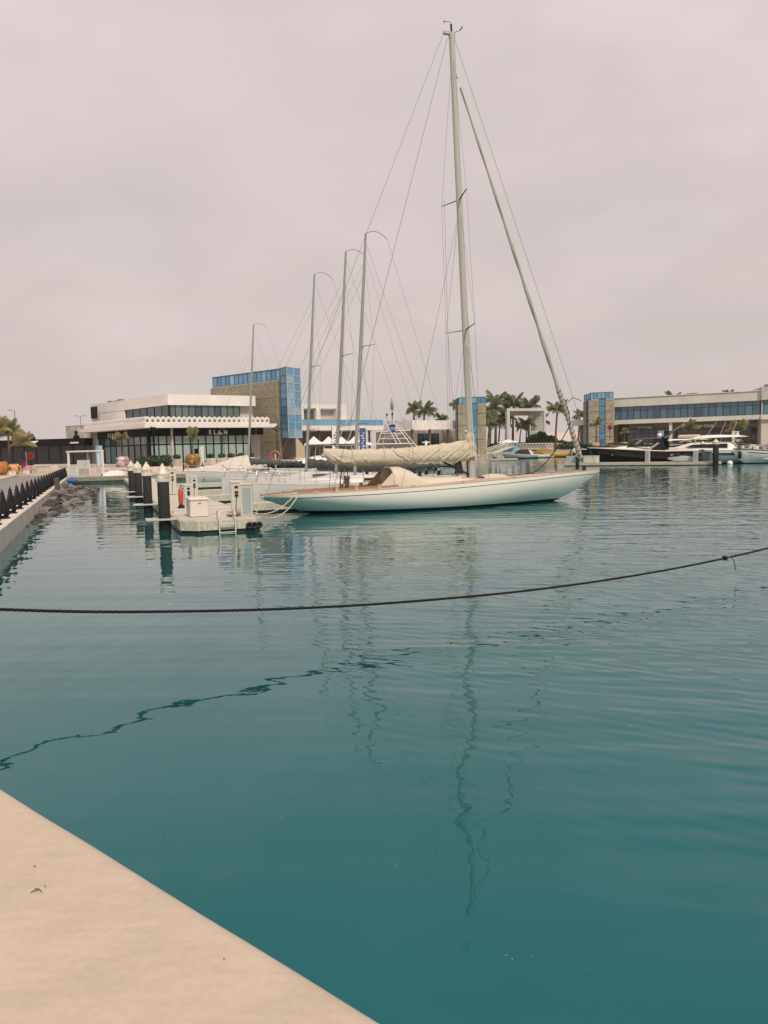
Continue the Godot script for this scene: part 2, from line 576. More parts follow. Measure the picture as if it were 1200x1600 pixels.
func make_bollards() -> void:
	var iron := mat("black_iron", col(0.006, 0.0065, 0.008), 0.42, "", 1.0, 0.0, 0.42)
	var stud := mat("white_stud", col(0.75, 0.75, 0.72), 0.4)
	var body := mb()
	var rings := []
	for p in [[0.125, 0.05], [0.155, 0.09], [0.175, 0.16], [0.174, 0.24], [0.155, 0.36], [0.128, 0.5], [0.100, 0.64], [0.073, 0.78], [0.052, 0.88]]:
		var ring := []
		for j in 30:
			var an := TAU * j / 30.0
			ring.append(Vector3(cos(an), 0, -sin(an)) * p[0] * (1.0 + 0.11 * cos(6.0 * an + 3.4 * p[1])) + Vector3(0, p[1], 0))
		rings.append(ring)
	loft(body, rings, true)
	var foot := mb(); lathe(foot, [[0.0, 0.0], [0.22, 0.0], [0.22, 0.03], [0.20, 0.05], [0.12, 0.055]], 20)
	var tip := mb(); lathe(tip, [[0.054, 0.87], [0.060, 0.885], [0.060, 0.905], [0.042, 0.92], [0.026, 0.97], [0.0, 1.03]], 14)
	var eye := mb()
	var tp := []
	for j in 9: tp.append(Vector3(0, 0.80 + 0.035 * sin(TAU * j / 8.0), 0.105 + 0.035 * cos(TAU * j / 8.0)))
	tube(eye, tp, 0.009, 5)
	var dot := mb(); lathe(dot, [[0.0, -0.035], [0.03, -0.02], [0.036, 0.0], [0.03, 0.02], [0.0, 0.035]], 8, Vector3(0, 0.14, 0.195))
	var bm := mesh_of(body); var fm := mesh_of(foot); var tm := mesh_of(tip); var em := mesh_of(eye); var dm := mesh_of(dot)
	var proto: Node3D = null
	for k in 25:
		var where := mar(-3.03, 26.6 + 2.62 * k, 0.632)
		var say := "black fluted cone bollard on the quay edge, %s from the near end" % ORD[k]
		if proto == null:
			proto = thing("bollard", say, "bollard", where, AXIS, "bollards along the left quay")
			part("base", fm, iron, proto); part("post", bm, iron, proto); part("finial", tm, iron, proto)
			part("ring", em, iron, proto); part("stud", dm, stud, proto)
		else:
			copy(proto, where, AXIS, say, "bollard")
	# chains slung between neighbours
	var ch := mb()
	var pts := []; var rad := []
	for j in 53:
		var t := j / 52.0
		pts.append(Vector3(0, 0.80 - 0.22 * (1.0 - pow(2.0 * t - 1.0, 2)), -(0.10 + 2.42 * t)))
		rad.append(0.013 if j % 2 else 0.024)
	tube(ch, pts, rad, 6)
	var chm := mesh_of(ch)
	for k in 24:
		var o := part("chain", chm, iron)
		o.position = mar(-3.03, 26.6 + 2.62 * k, 0.632); o.rotation.y = AXIS
		tag(o, "black chain slung between the %s and %s bollards of the quay edge" % [ORD[k], ORD[k + 1]], "chain", "chains between the bollards")

func rock_mesh(sd: int) -> ArrayMesh:
	var n := FastNoiseLite.new(); n.seed = sd; n.frequency = 0.9; n.fractal_octaves = 3
	var st := mb()
	var rings := []
	for i in 8:
		var th := PI * i / 7.0
		var ring := []
		for j in 11:
			var an := TAU * j / 11.0
			var d := Vector3(sin(th) * cos(an), cos(th), -sin(th) * sin(an))
			var f := 1.0 + 0.55 * n.get_noise_3dv(d * 1.4)
			var q := d * f
			# planes knocked off it
			for c in [Vector3(0.6, 0.5, 0.3), Vector3(-0.5, 0.7, 0.5), Vector3(0.2, 0.8, -0.6), Vector3(-0.9, 0.1, -0.2), Vector3(0.7, -0.1, 0.7)]:
				var cn: Vector3 = (c + 0.5 * Vector3(n.get_noise_2d(sd, 1.0), n.get_noise_2d(sd, 5.0), n.get_noise_2d(sd, 9.0))).normalized()
				var over := q.dot(cn) - 0.72
				if over > 0: q -= cn * over * 0.85
			ring.append(Vector3(q.x, q.y * 0.62, q.z))
		rings.append(ring)
	loft(st, rings, true, false, false)
	return mesh_of(st)

func make_rocks() -> void:
	var ms := []
	for k in 7: ms.append(rock_mesh(100 + k))
	var tones := [mat("rock_grey", col(0.13, 0.13, 0.125), 0.85, "rough", 1.2, 0.0, 0.4, 0.6), mat("rock_olive", col(0.10, 0.10, 0.085), 0.85, "rough", 1.2, 0.0, 0.4, 0.6), mat("rock_buff", col(0.25, 0.225, 0.195), 0.85, "rough", 1.2, 0.0, 0.4, 0.6), mat("rock_pale", col(0.38, 0.365, 0.33), 0.85, "rough", 1.2, 0.0, 0.4, 0.6)]
	var r := RandomNumberGenerator.new(); r.seed = 12
	var b := 33.2
	while b < 71.0:
		var wide := 0.4 + 1.5 * smoothstep(33.0, 50.0, b) + 0.7 * smoothstep(50.0, 62.0, b)
		var q := 0.0
		while q < wide:
			var s := r.randf_range(0.20, 0.44) * (0.85 + 0.3 * smoothstep(36.0, 60.0, b))
			var inner := 1.0 - q / wide
			var h := -0.13 + 0.30 * inner * smoothstep(33.0, 48.0, b) + r.randf_range(-0.08, 0.08)
			var pick := r.randi_range(0, 3)
			var o := part("boulder", ms[r.randi_range(0, 6)], tones[pick])
			o.position = mar(-2.55 + q + r.randf_range(-0.1, 0.1), b + r.randf_range(-0.25, 0.25), h)
			o.rotation = Vector3(r.randf_range(-0.5, 0.5), r.randf_range(0, TAU), r.randf_range(-0.5, 0.5))
			o.scale = Vector3(s * r.randf_range(0.9, 1.25), s * r.randf_range(0.7, 1.15), s)
			tag(o, ["grey", "dark olive", "buff", "pale grey"][pick] + " angular boulder in the riprap at the foot of the quay wall", "rock", "boulders of the riprap, " + ["grey", "olive", "buff", "pale"][pick])
			q += s * r.randf_range(1.2, 1.9)
		b += r.randf_range(0.75, 1.1)

# linear interpolation in a table of [x, value, ...] rows, eased so that the curve stays smooth
func table(rows: Array, x: float, c := 1) -> float:
	var n := rows.size()
	if x <= rows[0][0]: return rows[0][c]
	if x >= rows[n - 1][0]: return rows[n - 1][c]
	var k := 0
	while k < n - 2 and x > rows[k + 1][0]: k += 1
	var t: float = (x - rows[k][0]) / (rows[k + 1][0] - rows[k][0])
	var p0: float = rows[maxi(k - 1, 0)][c]; var p1: float = rows[k][c]; var p2: float = rows[k + 1][c]; var p3: float = rows[mini(k + 2, n - 1)][c]
	return clampf(0.5 * (2 * p1 + (p2 - p0) * t + (2 * p0 - 5 * p1 + 4 * p2 - p3) * t * t + (3 * p1 - p0 - 3 * p2 + p3) * t * t * t), minf(minf(p0, p1), minf(p2, p3)), maxf(maxf(p0, p1), maxf(p2, p3)))

# hull table rows: [x, half beam at deck, deck height, lowest height, fullness of the section]
func hull_w(rows: Array, x: float, y: float) -> float:
	var yd := table(rows, x, 2); var yb := table(rows, x, 3); var e := table(rows, x, 4)
	var t := clampf((y - yb) / maxf(yd - yb, 0.001), 0, 1)
	return table(rows, x, 1) * (1.0 - pow(1.0 - t, e))

# the skin of a hull between two heights (given as functions of x), both sides
func hull_skin(st: SurfaceTool, rows: Array, lo: Callable, hi: Callable, nx := 48, ny := 9, out := 0.0) -> SurfaceTool:
	var x0: float = rows[0][0]; var x1: float = rows[rows.size() - 1][0]
	for s in [-1.0, 1.0]:
		var rings := []
		for i in nx + 1:
			var x := x0 + (x1 - x0) * i / nx
			var yb := table(rows, x, 3)
			var a := maxf(lo.call(x), yb); var b := maxf(hi.call(x), yb)
			var ring := []
			for j in ny + 1:
				var y := lerpf(a, b, pow(float(j) / ny, 1.25))
				ring.append(Vector3(x, y, s * (hull_w(rows, x, y) + out)))
			if s < 0: ring.reverse()
			rings.append(ring)
		loft(st, rings, false)
	return st

func hull_deck(st: SurfaceTool, rows: Array, drop := 0.03, camber := 0.06, nx := 40, inset := 0.0) -> SurfaceTool:
	var rings := []
	var x0: float = rows[0][0]; var x1: float = rows[rows.size() - 1][0]
	for i in nx + 1:
		var x := x0 + (x1 - x0) * i / nx
		var w := maxf(table(rows, x, 1) - inset, 0.002)
		var y := table(rows, x, 2) - drop
		var ring := []
		for j in 9:
			var t := j / 4.0 - 1.0
			ring.append(Vector3(x, y + camber * w * (1.0 - t * t), t * w))
		ring.reverse()
		rings.append(ring)
	loft(st, rings, false)
	return st

# the flat end of a hull at its first row
func transom(st: SurfaceTool, rows: Array, end := 0) -> SurfaceTool:
	var r: Array = rows[end]
	var x: float = r[0]
	flat(st)
	var ny := 8
	for j in ny:
		var ya: float = lerpf(r[3], r[2], float(j) / ny); var yc: float = lerpf(r[3], r[2], float(j + 1) / ny)
		var wa := hull_w(rows, x, ya); var wc := hull_w(rows, x, yc)
		quad(st, Vector3(x, ya, -wa), Vector3(x, ya, wa), Vector3(x, yc, wc), Vector3(x, yc, -wc))
	return st

func rope_pts(a: Vector3, b: Vector3, sag: float, n := 16) -> Array:
	var pts := []
	for k in n + 1:
		var t := float(k) / n
		pts.append(a.lerp(b, t) - Vector3(0, sag * (1.0 - pow(2.0 * t - 1.0, 2)), 0))
	return pts

func winch(parent: Node3D, where: Vector3, m: Material, s := 1.0) -> void:
	var st := mb()
	lathe(st, [[0.0, 0.0], [0.10 * s, 0.0], [0.10 * s, 0.04 * s], [0.07 * s, 0.07 * s], [0.075 * s, 0.15 * s], [0.085 * s, 0.17 * s], [0.085 * s, 0.19 * s], [0.0, 0.2 * s]], 12, where)
	part("winch", st, m, parent)

func steering_wheel(parent: Node3D, where: Vector3, r: float, m: Material, rim_r := 0.017) -> void:
	var st := mb()
	var pts := []
	for k in 29: pts.append(where + Vector3(0.05 * sin(TAU * k / 28.0), r * sin(TAU * k / 28.0), r * cos(TAU * k / 28.0)))
	tube(st, pts, rim_r, 6, false)
	for k in 5:
		var an := TAU * k / 5.0 + 0.3
		tube(st, [where, where + Vector3(0, r * sin(an), r * cos(an))], rim_r * 0.7, 5)
	part("steering_wheel", st, m, parent)

func make_classic_yacht() -> void:
	var paint := mat("hull_paint", col(0.78, 0.75, 0.695), 0.2, "", 1.0, 0.0, 0.5)
	var bottom := mat("antifouling", col(0.018, 0.02, 0.022), 0.5)
	var teak := mat("teak_deck", col(0.66, 0.53, 0.43), 0.65, "planks", 1.1, 0.0, 0.4, 0.0, false)
	var varnish := mat("varnished_wood", col(0.34, 0.22, 0.15), 0.35, "fine", 2.0, 0.0, 0.5, 0.0, false)
	var canvas := mat("beige_canvas", col(0.60, 0.54, 0.42), 0.85, "fine", 1.4, 0.0, 0.3, 0.0, false)
	var canvas2 := mat("pale_canvas", col(0.68, 0.60, 0.50), 0.85, "fine", 1.4, 0.0, 0.3, 0.0, false)
	var canvas3 := mat("brown_canvas", col(0.34, 0.24, 0.12), 0.85, "fine", 1.4, 0.0, 0.3, 0.0, false)
	var alloy := mat("mast_paint", col(0.50, 0.495, 0.455), 0.35, "fine", 0.7, 0.0, 0.5, 0.0, false)
	var steel := mat("stainless", col(0.55, 0.55, 0.53), 0.25, "", 1.0, 0.9)
	var wire := mat("rigging_wire", col(0.14, 0.14, 0.135), 0.45, "", 1.0, 0.3)
	var dark := mat("dark_fitting", col(0.012, 0.012, 0.012), 0.6, "", 1.0, 0.0, 0.35)
	var white := mat("gloss_white", col(0.74, 0.73, 0.69), 0.3)
	var y := thing("classic_yacht", "long white classic sailing yacht with tall mast and beige covered boom", "sailboat", mar(15.0, 32.5, 0.0), AXIS)
	var rows := [[-8.43, 0.42, 0.86, 0.70, 1.8], [-7.6, 0.78, 0.885, 0.42, 1.9], [-6.4, 1.18, 0.915, 0.02, 2.1], [-4.6, 1.58, 0.955, -0.38, 2.5], [-2.4, 1.82, 1.02, -0.62, 2.9], [-0.3, 1.88, 1.10, -0.70, 3.0], [2.0, 1.74, 1.20, -0.62, 2.7], [4.2, 1.34, 1.285, -0.36, 2.3], [6.1, 0.82, 1.36, -0.01, 1.9], [7.4, 0.44, 1.395, 0.52, 1.6], [8.4, 0.15, 1.415, 1.08, 1.4], [8.82, 0.02, 1.42, 1.36, 1.2]]
	var st := mb()
	hull_skin(st, rows, func(x): return 0.10 + 0.004 * absf(x), func(x): return table(rows, x, 2), 70, 12)
	transom(st, rows)
	part("hull", st, paint, y)
	st = mb(); hull_skin(st, rows, func(x): return -0.8, func(x): return 0.10 + 0.004 * absf(x), 60, 6)
	part("waterline_band", st, bottom, y)
	st = mb(); hull_skin(st, rows, func(x): return table(rows, x, 2) - 0.185 + 0.012 * absf(x) / 8.0, func(x): return table(rows, x, 2) - 0.160 + 0.012 * absf(x) / 8.0, 70, 2, 0.004)
	part("cove_stripe", st, dark, y)
	st = mb(); hull_deck(st, rows, 0.025, 0.05, 60)
	part("deck", st, teak, y)
	# toe rails and rubbing strake
	for s in [-1.0, 1.0]:
		st = mb()
		var pts := []
		for k in 41:
			var x := -8.4 + 17.15 * k / 40.0
			pts.append(Vector3(x, table(rows, x, 2) + 0.02, s * (table(rows, x, 1) - 0.03)))
		tube(st, pts, 0.03, 6)
		part("toe_rail", st, varnish if s < 0 else mat("pale_teak", col(0.52, 0.37, 0.26), 0.5, "fine", 2.0, 0.0, 0.4, 0.0, false), y)
	# low deckhouse under its cover, from the hood to the mast
	st = mb()
	var rings := []
	for k in 15:
		var x := -1.75 + 3.2 * k / 14.0
		var f := smoothstep(0.0, 0.12, k / 14.0) * (1.0 - 0.55 * smoothstep(0.8, 1.0, k / 14.0))
		var w := 0.98 - 0.28 * k / 14.0
		var hgt := (0.32 - 0.10 * k / 14.0) * f + 0.02
		var y0 := table(rows, x, 2) - 0.02
		var ring := []
		for j in 13:
			var t := j / 6.0 - 1.0
			ring.append(Vector3(x, y0 + hgt * pow(1.0 - pow(absf(t), 4.0), 0.5) + 0.012 * noise.get_noise_2d(x * 90.0, t * 60.0), t * w))
		ring.reverse()
		rings.append(ring)
	loft(st, rings, false)
	part("deckhouse_cover", st, canvas2, y)
	# foredeck hatch under a cover
	st = mb()
	rings = []
	for k in 11:
		var t := k / 10.0
		var x := 2.1 + 1.55 * t
		var y0 := table(rows, x, 2)
		var ring := []
		for j in 9:
			var u := j / 4.0 - 1.0
			ring.append(Vector3(x, y0 - 0.02 + (0.30 * pow(sin(PI * clampf(t, 0.06, 0.985)), 0.4) - 0.14 * t) * sqrt(maxf(0.0, 1.0 - pow(absf(u), 3.0))), u * 0.5))
		ring.reverse()
		rings.append(ring)
	loft(st, rings, false)
	part("hatch_cover", st, canvas, y)
	# spray hood: two hoops with canvas over, open towards the cockpit
	st = mb()
	rings = []
	var hoops := [[-3.28, 0.06, 0.80, 0.98], [-2.62, 0.90, 0.90, 1.0], [-2.34, 0.92, 0.90, 1.01], [-2.05, 0.88, 0.92, 1.02], [-1.75, 0.74, 0.95, 1.03], [-1.45, 0.5, 0.98, 1.04], [-1.18, 0.25, 1.0, 1.05]]
	for h in hoops:
		if h[0] < -2.65: continue
		var ring := []
		for j in 17:
			var an := PI * j / 16.0
			ring.append(Vector3(h[0] + (0.35 * (1.0 - sin(an)) * (1.0 if h[0] > -2.0 else -0.1)), h[3] + h[1] * pow(sin(an), 0.62) + 0.012 * noise.get_noise_2d(h[0] * 200.0, j * 30.0), -cos(an) * h[2]))
		ring.reverse()
		rings.append(ring)
	loft(st, rings, false)
	part("spray_hood", st, canvas2, y)
	for s in [-1.0, 1.0]:
		st = mb()
		plate(st, [Vector2(-3.45, 0.0), Vector2(-2.64, 0.0), Vector2(-2.6, 0.52), Vector2(-2.75, 0.68)], Vector3(0, 1.0, s * 0.885), Basis.IDENTITY, 0.012)
		part("hood_side", st, canvas3 if s < 0 else canvas2, y)
	st = mb()
	pts_arc(st, Vector3(-2.66, 1.0, 0), 0.905, 0.92, 0.022)
	part("hood_frame", st, steel, y)
	# companionway: bulkhead with dark doorway
	st = mb(); box(st, Vector3(-2.2, 1.2, 0), Vector3(0.05, 0.62, 1.5)); part("bulkhead", st, white, y)
	st = mb(); box(st, Vector3(-2.24, 1.22, 0.1), Vector3(0.05, 0.5, 0.6)); part("companionway", st, dark, y)
	# cockpit well: coamings and benches
	for s in [-1.0, 1.0]:
		st = mb()
		rings = []
		for k in 13:
			var x := -6.9 + 4.4 * k / 12.0
			var z: float = s * (0.52 + 0.42 * k / 12.0)
			var y0 := table(rows, x, 2)
			rings.append([Vector3(x, y0 - 0.03, z - 0.035), Vector3(x, y0 + 0.13, z - 0.03), Vector3(x, y0 + 0.13, z + 0.03), Vector3(x, y0 - 0.03, z + 0.035)])
		loft(st, rings, true, true, false)
		part("coaming", st, varnish, y)
	st = mb()
	flat(st)
	for k in 12:
		var xa := -6.8 + 0.36 * k; var xb := xa + 0.36
		quad(st, Vector3(xa, table(rows, xa, 2) + 0.006, 0.5), Vector3(xb, table(rows, xb, 2) + 0.006, 0.5), Vector3(xb, table(rows, xb, 2) + 0.006, -0.5), Vector3(xa, table(rows, xa, 2) + 0.006, -0.5))
	part("cockpit_floor", st, teak, y)
	steering_wheel(y, Vector3(-4.72, 1.38, 0.05), 0.56, mat("wheel_wood", col(0.03, 0.022, 0.016), 0.4), 0.026)
	st = mb(); lathe(st, [[0.0, 0.95], [0.13, 0.95], [0.11, 1.2], [0.10, 1.42], [0.14, 1.46], [0.13, 1.56], [0.0, 1.6]], 12, Vector3(-4.58, 0, 0.05)); part("binnacle", st, mat("binnacle_bronze", col(0.16, 0.12, 0.08), 0.4), y)
	for q in [[-5.3, 0.82], [-4.5, 1.06], [-3.5, 1.22], [-3.5, -1.22], [-4.5, -1.06], [0.9, 0.55], [1.1, -0.55]]:
		winch(y, Vector3(q[0], table(rows, q[0], 2) + 0.0, q[1]), mat("winch_canvas", col(0.42, 0.33, 0.19), 0.7), 1.15)
	# portlights and small deck fittings
	for q in [[-6.9, 0.4], [-6.2, 0.75], [-2.0, 1.45], [0.4, 1.5], [3.2, 1.2], [5.6, 0.6], [7.5, 0.2]]:
		st = mb()
		tube(st, [Vector3(q[0] - 0.12, table(rows, q[0], 2) + 0.06, q[1]), Vector3(q[0] + 0.12, table(rows, q[0], 2) + 0.06, q[1])], 0.016, 6)
		box(st, Vector3(q[0], table(rows, q[0], 2) + 0.02, q[1]), Vector3(0.09, 0.07, 0.04))
		part("cleat", st, steel, y)
	# mast with rake, boom and its long cover
	var foot := Vector3(1.64, 1.05, 0); var head := Vector3(0.90, 21.2, 0)
	var up := (head - foot) / (head.y - foot.y)
	var on := func(h: float) -> Vector3: return foot + up * (h - foot.y)
	st = mb()
	var mp := []; var mr := []
	for k in 15:
		var t := k / 14.0
		mp.append(foot.lerp(head, t)); mr.append(lerpf(0.165, 0.13, t) if t > 0.02 else 0.17)
	tube(st, mp, mr, 16)
	var mast := part("mast", st, alloy, y)
	st = mb(); tube(st, [on.call(1.1), on.call(1.32)], 0.21, 14); part("mast_boot", st, canvas, y)
	st = mb()
	box(st, head + Vector3(-0.14, 0.0, 0), Vector3(0.52, 0.12, 0.14)); box(st, head + Vector3(0.02, -0.08, 0), Vector3(0.26, 0.24, 0.18))
	part("masthead_crane", st, alloy, mast)
	st = mb()
	tube(st, [head + Vector3(0, 0.05, 0), head + Vector3(-0.02, 0.42, 0)], 0.045, 8); part("masthead_light", st, dark, mast)
	st = mb()
	tube(st, [head + Vector3(0.08, 0.06, 0), head + Vector3(0.42, 0.2, 0.05)], 0.012, 5); tube(st, [head + Vector3(0.4, 0.2, 0.05), head + Vector3(0.52, 0.36, 0.05)], 0.03, 6)
	tube(st, [head + Vector3(-0.02, 0.5, 0), head + Vector3(-0.42, 0.46, 0)], 0.012, 5); tube(st, [head + Vector3(-0.38, 0.38, 0), head + Vector3(-0.3, 0.56, 0)], 0.01, 5)
	part("wind_vane", st, dark, mast)
	# spreaders, seen nearly end on: one pair to each side, swept slightly aft
	for h in [14.0, 8.15]:
		for s in [-1.0, 1.0]:
			st = mb()
			var r0: Vector3 = on.call(h)
			tube(st, [r0, r0 + Vector3(-0.28, 0.06, s * (1.28 if h > 10 else 1.5))], [0.045, 0.028], 8, true, 0.5)
			part("spreader", st, wire, mast)
	# shrouds
	for s in [-1.0, 1.0]:
		var t1: Vector3 = on.call(14.0) + Vector3(-0.28, 0.06, s * 1.28); var t2: Vector3 = on.call(8.15) + Vector3(-0.28, 0.06, s * 1.5)
		var cp := Vector3(1.25, 1.2, s * 1.68)
		for l in [[on.call(20.6), t1], [t1, t2], [t2, cp], [on.call(13.8), t2], [on.call(8.0), cp + Vector3(-0.35, 0, 0)], [on.call(8.0), cp + Vector3(0.4, 0, -s * 0.02)]]:
			st = mb(); tube(st, l, 0.006, 5); part("shroud", st, wire, y)
	# backstays, runners, halyards
	for l in [[head + Vector3(-0.38, 0.0, 0), Vector3(-8.2, 0.95, 0.0), 0.008], [head + Vector3(-0.22, -0.25, 0), Vector3(-5.6, 0.95, 1.2), 0.010], [on.call(13.6), Vector3(-2.6, 1.05, 1.6), 0.008], [on.call(8.15) + Vector3(-0.9, 0, 0), Vector3(0.75, 3.0, 0.1), 0.007], [on.call(14.0) + Vector3(-0.75, -0.1, 0), Vector3(0.55, 2.9, 0.0), 0.007], [on.call(14.6), Vector3(1.95, 1.35, 0.12), 0.008]]:
		st = mb(); tube(st, [l[0], l[1]], l[2], 5); part("stay", st, wire, y)
	# inner forestay with the furled jib in its twisted cover
	var fa := Vector3(7.9, 1.5, 0); var fb: Vector3 = on.call(19.3) + Vector3(0.2, 0, 0)
	var fdir := (fb - fa).normalized()
	var fs := fdir.cross(Vector3.BACK).normalized()
	st = mb()
	rings = []
	var nf := 130
	for k in nf + 1:
		var t := k / float(nf)
		var c := fa.lerp(fb, 0.025 + 0.955 * t)
		var r := lerpf(0.115, 0.04, pow(t, 0.9)) * (1.0 if k > 0 else 0.4)
		var ring := []
		for j in 12:
			var an := TAU * j / 12.0
			ring.append(c + (Vector3.BACK * cos(an) + fs * sin(an)) * r * (1.0 + 0.2 * cos(2.0 * an - 46.0 * t) + 0.06 * cos(an * 3.0 + 90.0 * t)))
		rings.append(ring)
	loft(st, rings, true, true)
	part("furled_jib", st, mat("jib_cover", col(0.47, 0.455, 0.385), 0.8, "fine", 1.4, 0.0, 0.3, 0.0, false), y)
	# turns of cord round the lower part of the furled sail
	for k in 16:
		st = mb()
		var c := fa.lerp(fb, 0.03 + 0.0125 * k)
		var pts := []
		for j in 9:
			var an := TAU * j / 8.0
			pts.append(c + (Vector3.BACK * cos(an) + fs * sin(an)) * 0.137 + fdir * 0.05 * sin(an))
		tube(st, pts, 0.012, 5, false)
		part("furling_cord", st, dark, y)
	st = mb(); lathe(st, [[0.0, 0.0], [0.13, 0.0], [0.13, 0.03], [0.06, 0.05], [0.06, 0.15], [0.13, 0.17], [0.13, 0.2], [0.0, 0.2]], 12, fa + Vector3(0, -0.05, 0)); part("furling_drum", st, dark, y)
	st = mb(); tube(st, [fb, on.call(19.75)], 0.016, 6); for q in [0.35, 0.6]: tube(st, [fb.lerp(on.call(19.75), q), fb.lerp(on.call(19.75), q + 0.12)], 0.04, 6)
	part("halyard_shackle", st, dark, y)
	st = mb(); tube(st, [head + Vector3(0.1, -0.1, 0), Vector3(8.65, 1.45, 0)], 0.008, 5); part("forestay", st, wire, y)
	# boom under the mainsail cover
	st = mb()
	rings = []
	var nb := 220
	for k in nb + 1:
		var t := k / float(nb)
		var x := lerpf(-5.62, 1.62, t)
		var top := table([[0.0, 2.80], [0.1, 2.78], [0.4, 2.76], [0.6, 2.80], [0.8, 2.92], [0.93, 3.06], [1.0, 3.1]], t)
		var bot := table([[0.0, 2.5], [0.05, 2.14], [0.15, 2.06], [0.4, 2.02], [0.62, 2.06], [0.8, 2.05], [0.9, 2.02], [0.97, 2.08], [1.0, 2.2]], t)
		var wd := table([[0.0, 0.10], [0.06, 0.24], [0.4, 0.29], [0.7, 0.31], [0.9, 0.34], [1.0, 0.24]], t)
		var ring := []
		for j in 56:
			var an := TAU * j / 56.0
			var yy := 0.5 * (top + bot) + 0.5 * (top - bot) * sin(an) * (1.0 - 0.12 * absf(cos(an)))
			var zz := wd * cos(an) * (1.0 + 0.25 * clampf(-sin(an), 0.0, 1.0))
			# diagonal drag folds running down from the ties
			var fold := absf(fposmod((x * 0.9 + yy * 1.1) * (1.05 if t < 0.5 else 0.9) + 1.3 * noise.get_noise_2d(x * 30.0, yy * 40.0), 1.0) - 0.5)
			var fold2 := absf(fposmod((x * 1.3 - yy * 2.0) * 0.8, 1.0) - 0.5)
			var keen := exp(-pow(fold / 0.085, 2.0)) - exp(-pow((fold - 0.16) / 0.07, 2.0)) * 0.7
			var keen2 := exp(-pow(fold2 / 0.07, 2.0)) - exp(-pow((fold2 - 0.14) / 0.07, 2.0)) * 0.7
			var soft := 0.5 + 0.5 * sin(x * 2.3 + 1.0)
			var bulge := 0.055 * keen * smoothstep(0.02, 0.1, t) * (1.0 - 0.6 * smoothstep(0.45, 0.7, t)) * (0.4 + 0.6 * soft) + 0.05 * keen2 * smoothstep(0.5, 0.75, t)
			bulge += 0.05 * noise.get_noise_3d(x * 45.0, yy * 60.0, zz * 60.0)
			var dirv := Vector3(0, sin(an), cos(an))
			ring.append(Vector3(x, yy, zz) + dirv * bulge)
		ring.reverse()
		rings.append(ring)
	loft(st, rings, true, true)
	var cover := part("boom_cover", st, canvas, y)
	# cover wrapped up the mast, tied
	st = mb()
	rings = []
	for k in 13:
		var t := k / 12.0
		var c: Vector3 = on.call(2.25 + 1.25 * t)
		var ring := []
		for j in 16:
			var an := TAU * j / 16.0
			var r := (0.30 - 0.10 * t) * (1.0 + 0.10 * cos(5.0 * an + 7.0 * t)) + (0.03 if k % 4 != 3 else -0.03)
			ring.append(c + Vector3(-0.05 + r * cos(an), 0.05 * sin(an * 3.0), -r * sin(an)))
		rings.append(ring)
	loft(st, rings, true, true)
	part("mast_wrap", st, canvas, cover)
	for x in [-4.4, -2.9, -1.5, -0.2, 0.8]:
		st = mb()
		var pts := []
		for j in 19:
			var an := TAU * j / 18.0
			pts.append(Vector3(x + 0.08 * sin(an), 2.44 + 0.02 * x * 0.3 + 0.43 * sin(an), 0.37 * cos(an)))
		tube(st, pts, 0.012, 5, false)
		part("tie", st, canvas2, cover)
	st = mb(); tube(st, [Vector3(-5.7, 2.5, 0), Vector3(1.5, 2.32, 0)], 0.09, 10); part("boom", st, alloy, y)
	st = mb(); tube(st, [Vector3(0.05, 2.12, 0), Vector3(1.52, 1.42, 0)], 0.045, 8); part("boom_vang", st, dark, y)
	for l in [[Vector3(-3.9, 2.1, 0.0), Vector3(-3.7, 1.05, 0.05)], [Vector3(-0.6, 2.1, 0.0), Vector3(0.55, 1.4, 0.3)], [Vector3(-5.3, 2.2, 0), Vector3(-5.4, 1.0, 0)]]:
		st = mb(); tube(st, l, 0.012, 5); part("sheet", st, wire, y)
	# dark bundle slung under the boom by the mast
	st = mb()
	rings = []
	for k in 9:
		var t := k / 8.0
		var ring := []
		for j in 12:
			var an := TAU * j / 12.0
			var r := (0.22 - 0.06 * t) * (1.0 + 0.14 * cos(3 * an + t * 4.0))
			ring.append(Vector3(0.92 + r * cos(an) * (1.0 - 0.2 * t), 1.50 + 0.72 * t, -r * 0.7 * sin(an)))
		rings.append(ring)
	loft(st, rings, true, true)
	var o := part("canvas_bag", st, mat("black_canvas", col(0.016, 0.015, 0.016), 0.8))
	o.transform = y.transform
	tag(o, "black canvas bag hanging under the boom beside the mast foot", "bag")
	# stern ensign-less pushpit lines: two mooring lines over the quarter down to the pontoon
	var my := y.transform
	var rope := mat("pale_rope", col(0.62, 0.58, 0.50), 0.85, "fine", 8.0)
	for l in [[Vector3(-6.95, 0.92, 0.75), mar(5.42, 28.4, 0.47), 0.55, 0.020, "thick pale mooring line sagging from the yacht's quarter to the pontoon end, lower of two"], [Vector3(-7.1, 0.93, 0.68), mar(5.42, 29.6, 0.47), 0.42, 0.020, "thick pale mooring line sagging from the yacht's quarter to the pontoon, upper of two"], [Vector3(-8.3, 0.9, 0.1), mar(5.42, 28.0, 0.47), 0.05, 0.010, "thin taut line from the yacht's stern tip down to the pontoon corner"]]:
		st = mb()
		tube(st, rope_pts(my * l[0], l[1], l[2], 22), l[3], 7)
		tag(part("mooring_line", st, rope), l[4], "rope", "mooring lines of the classic yacht")
	# slack sheet from the furled jib down to the foredeck and along it
	st = mb()
	tube(st, rope_pts(my * Vector3(7.0, 3.75, 0.12), my * Vector3(4.9, 1.43, 0.15), 0.32, 20), 0.022, 7)
	tube(st, [my * Vector3(4.9, 1.43, 0.15), my * Vector3(4.0, 1.37, 0.3), my * Vector3(3.2, 1.34, 0.35), my * Vector3(2.3, 1.3, 0.3)], 0.022, 6)
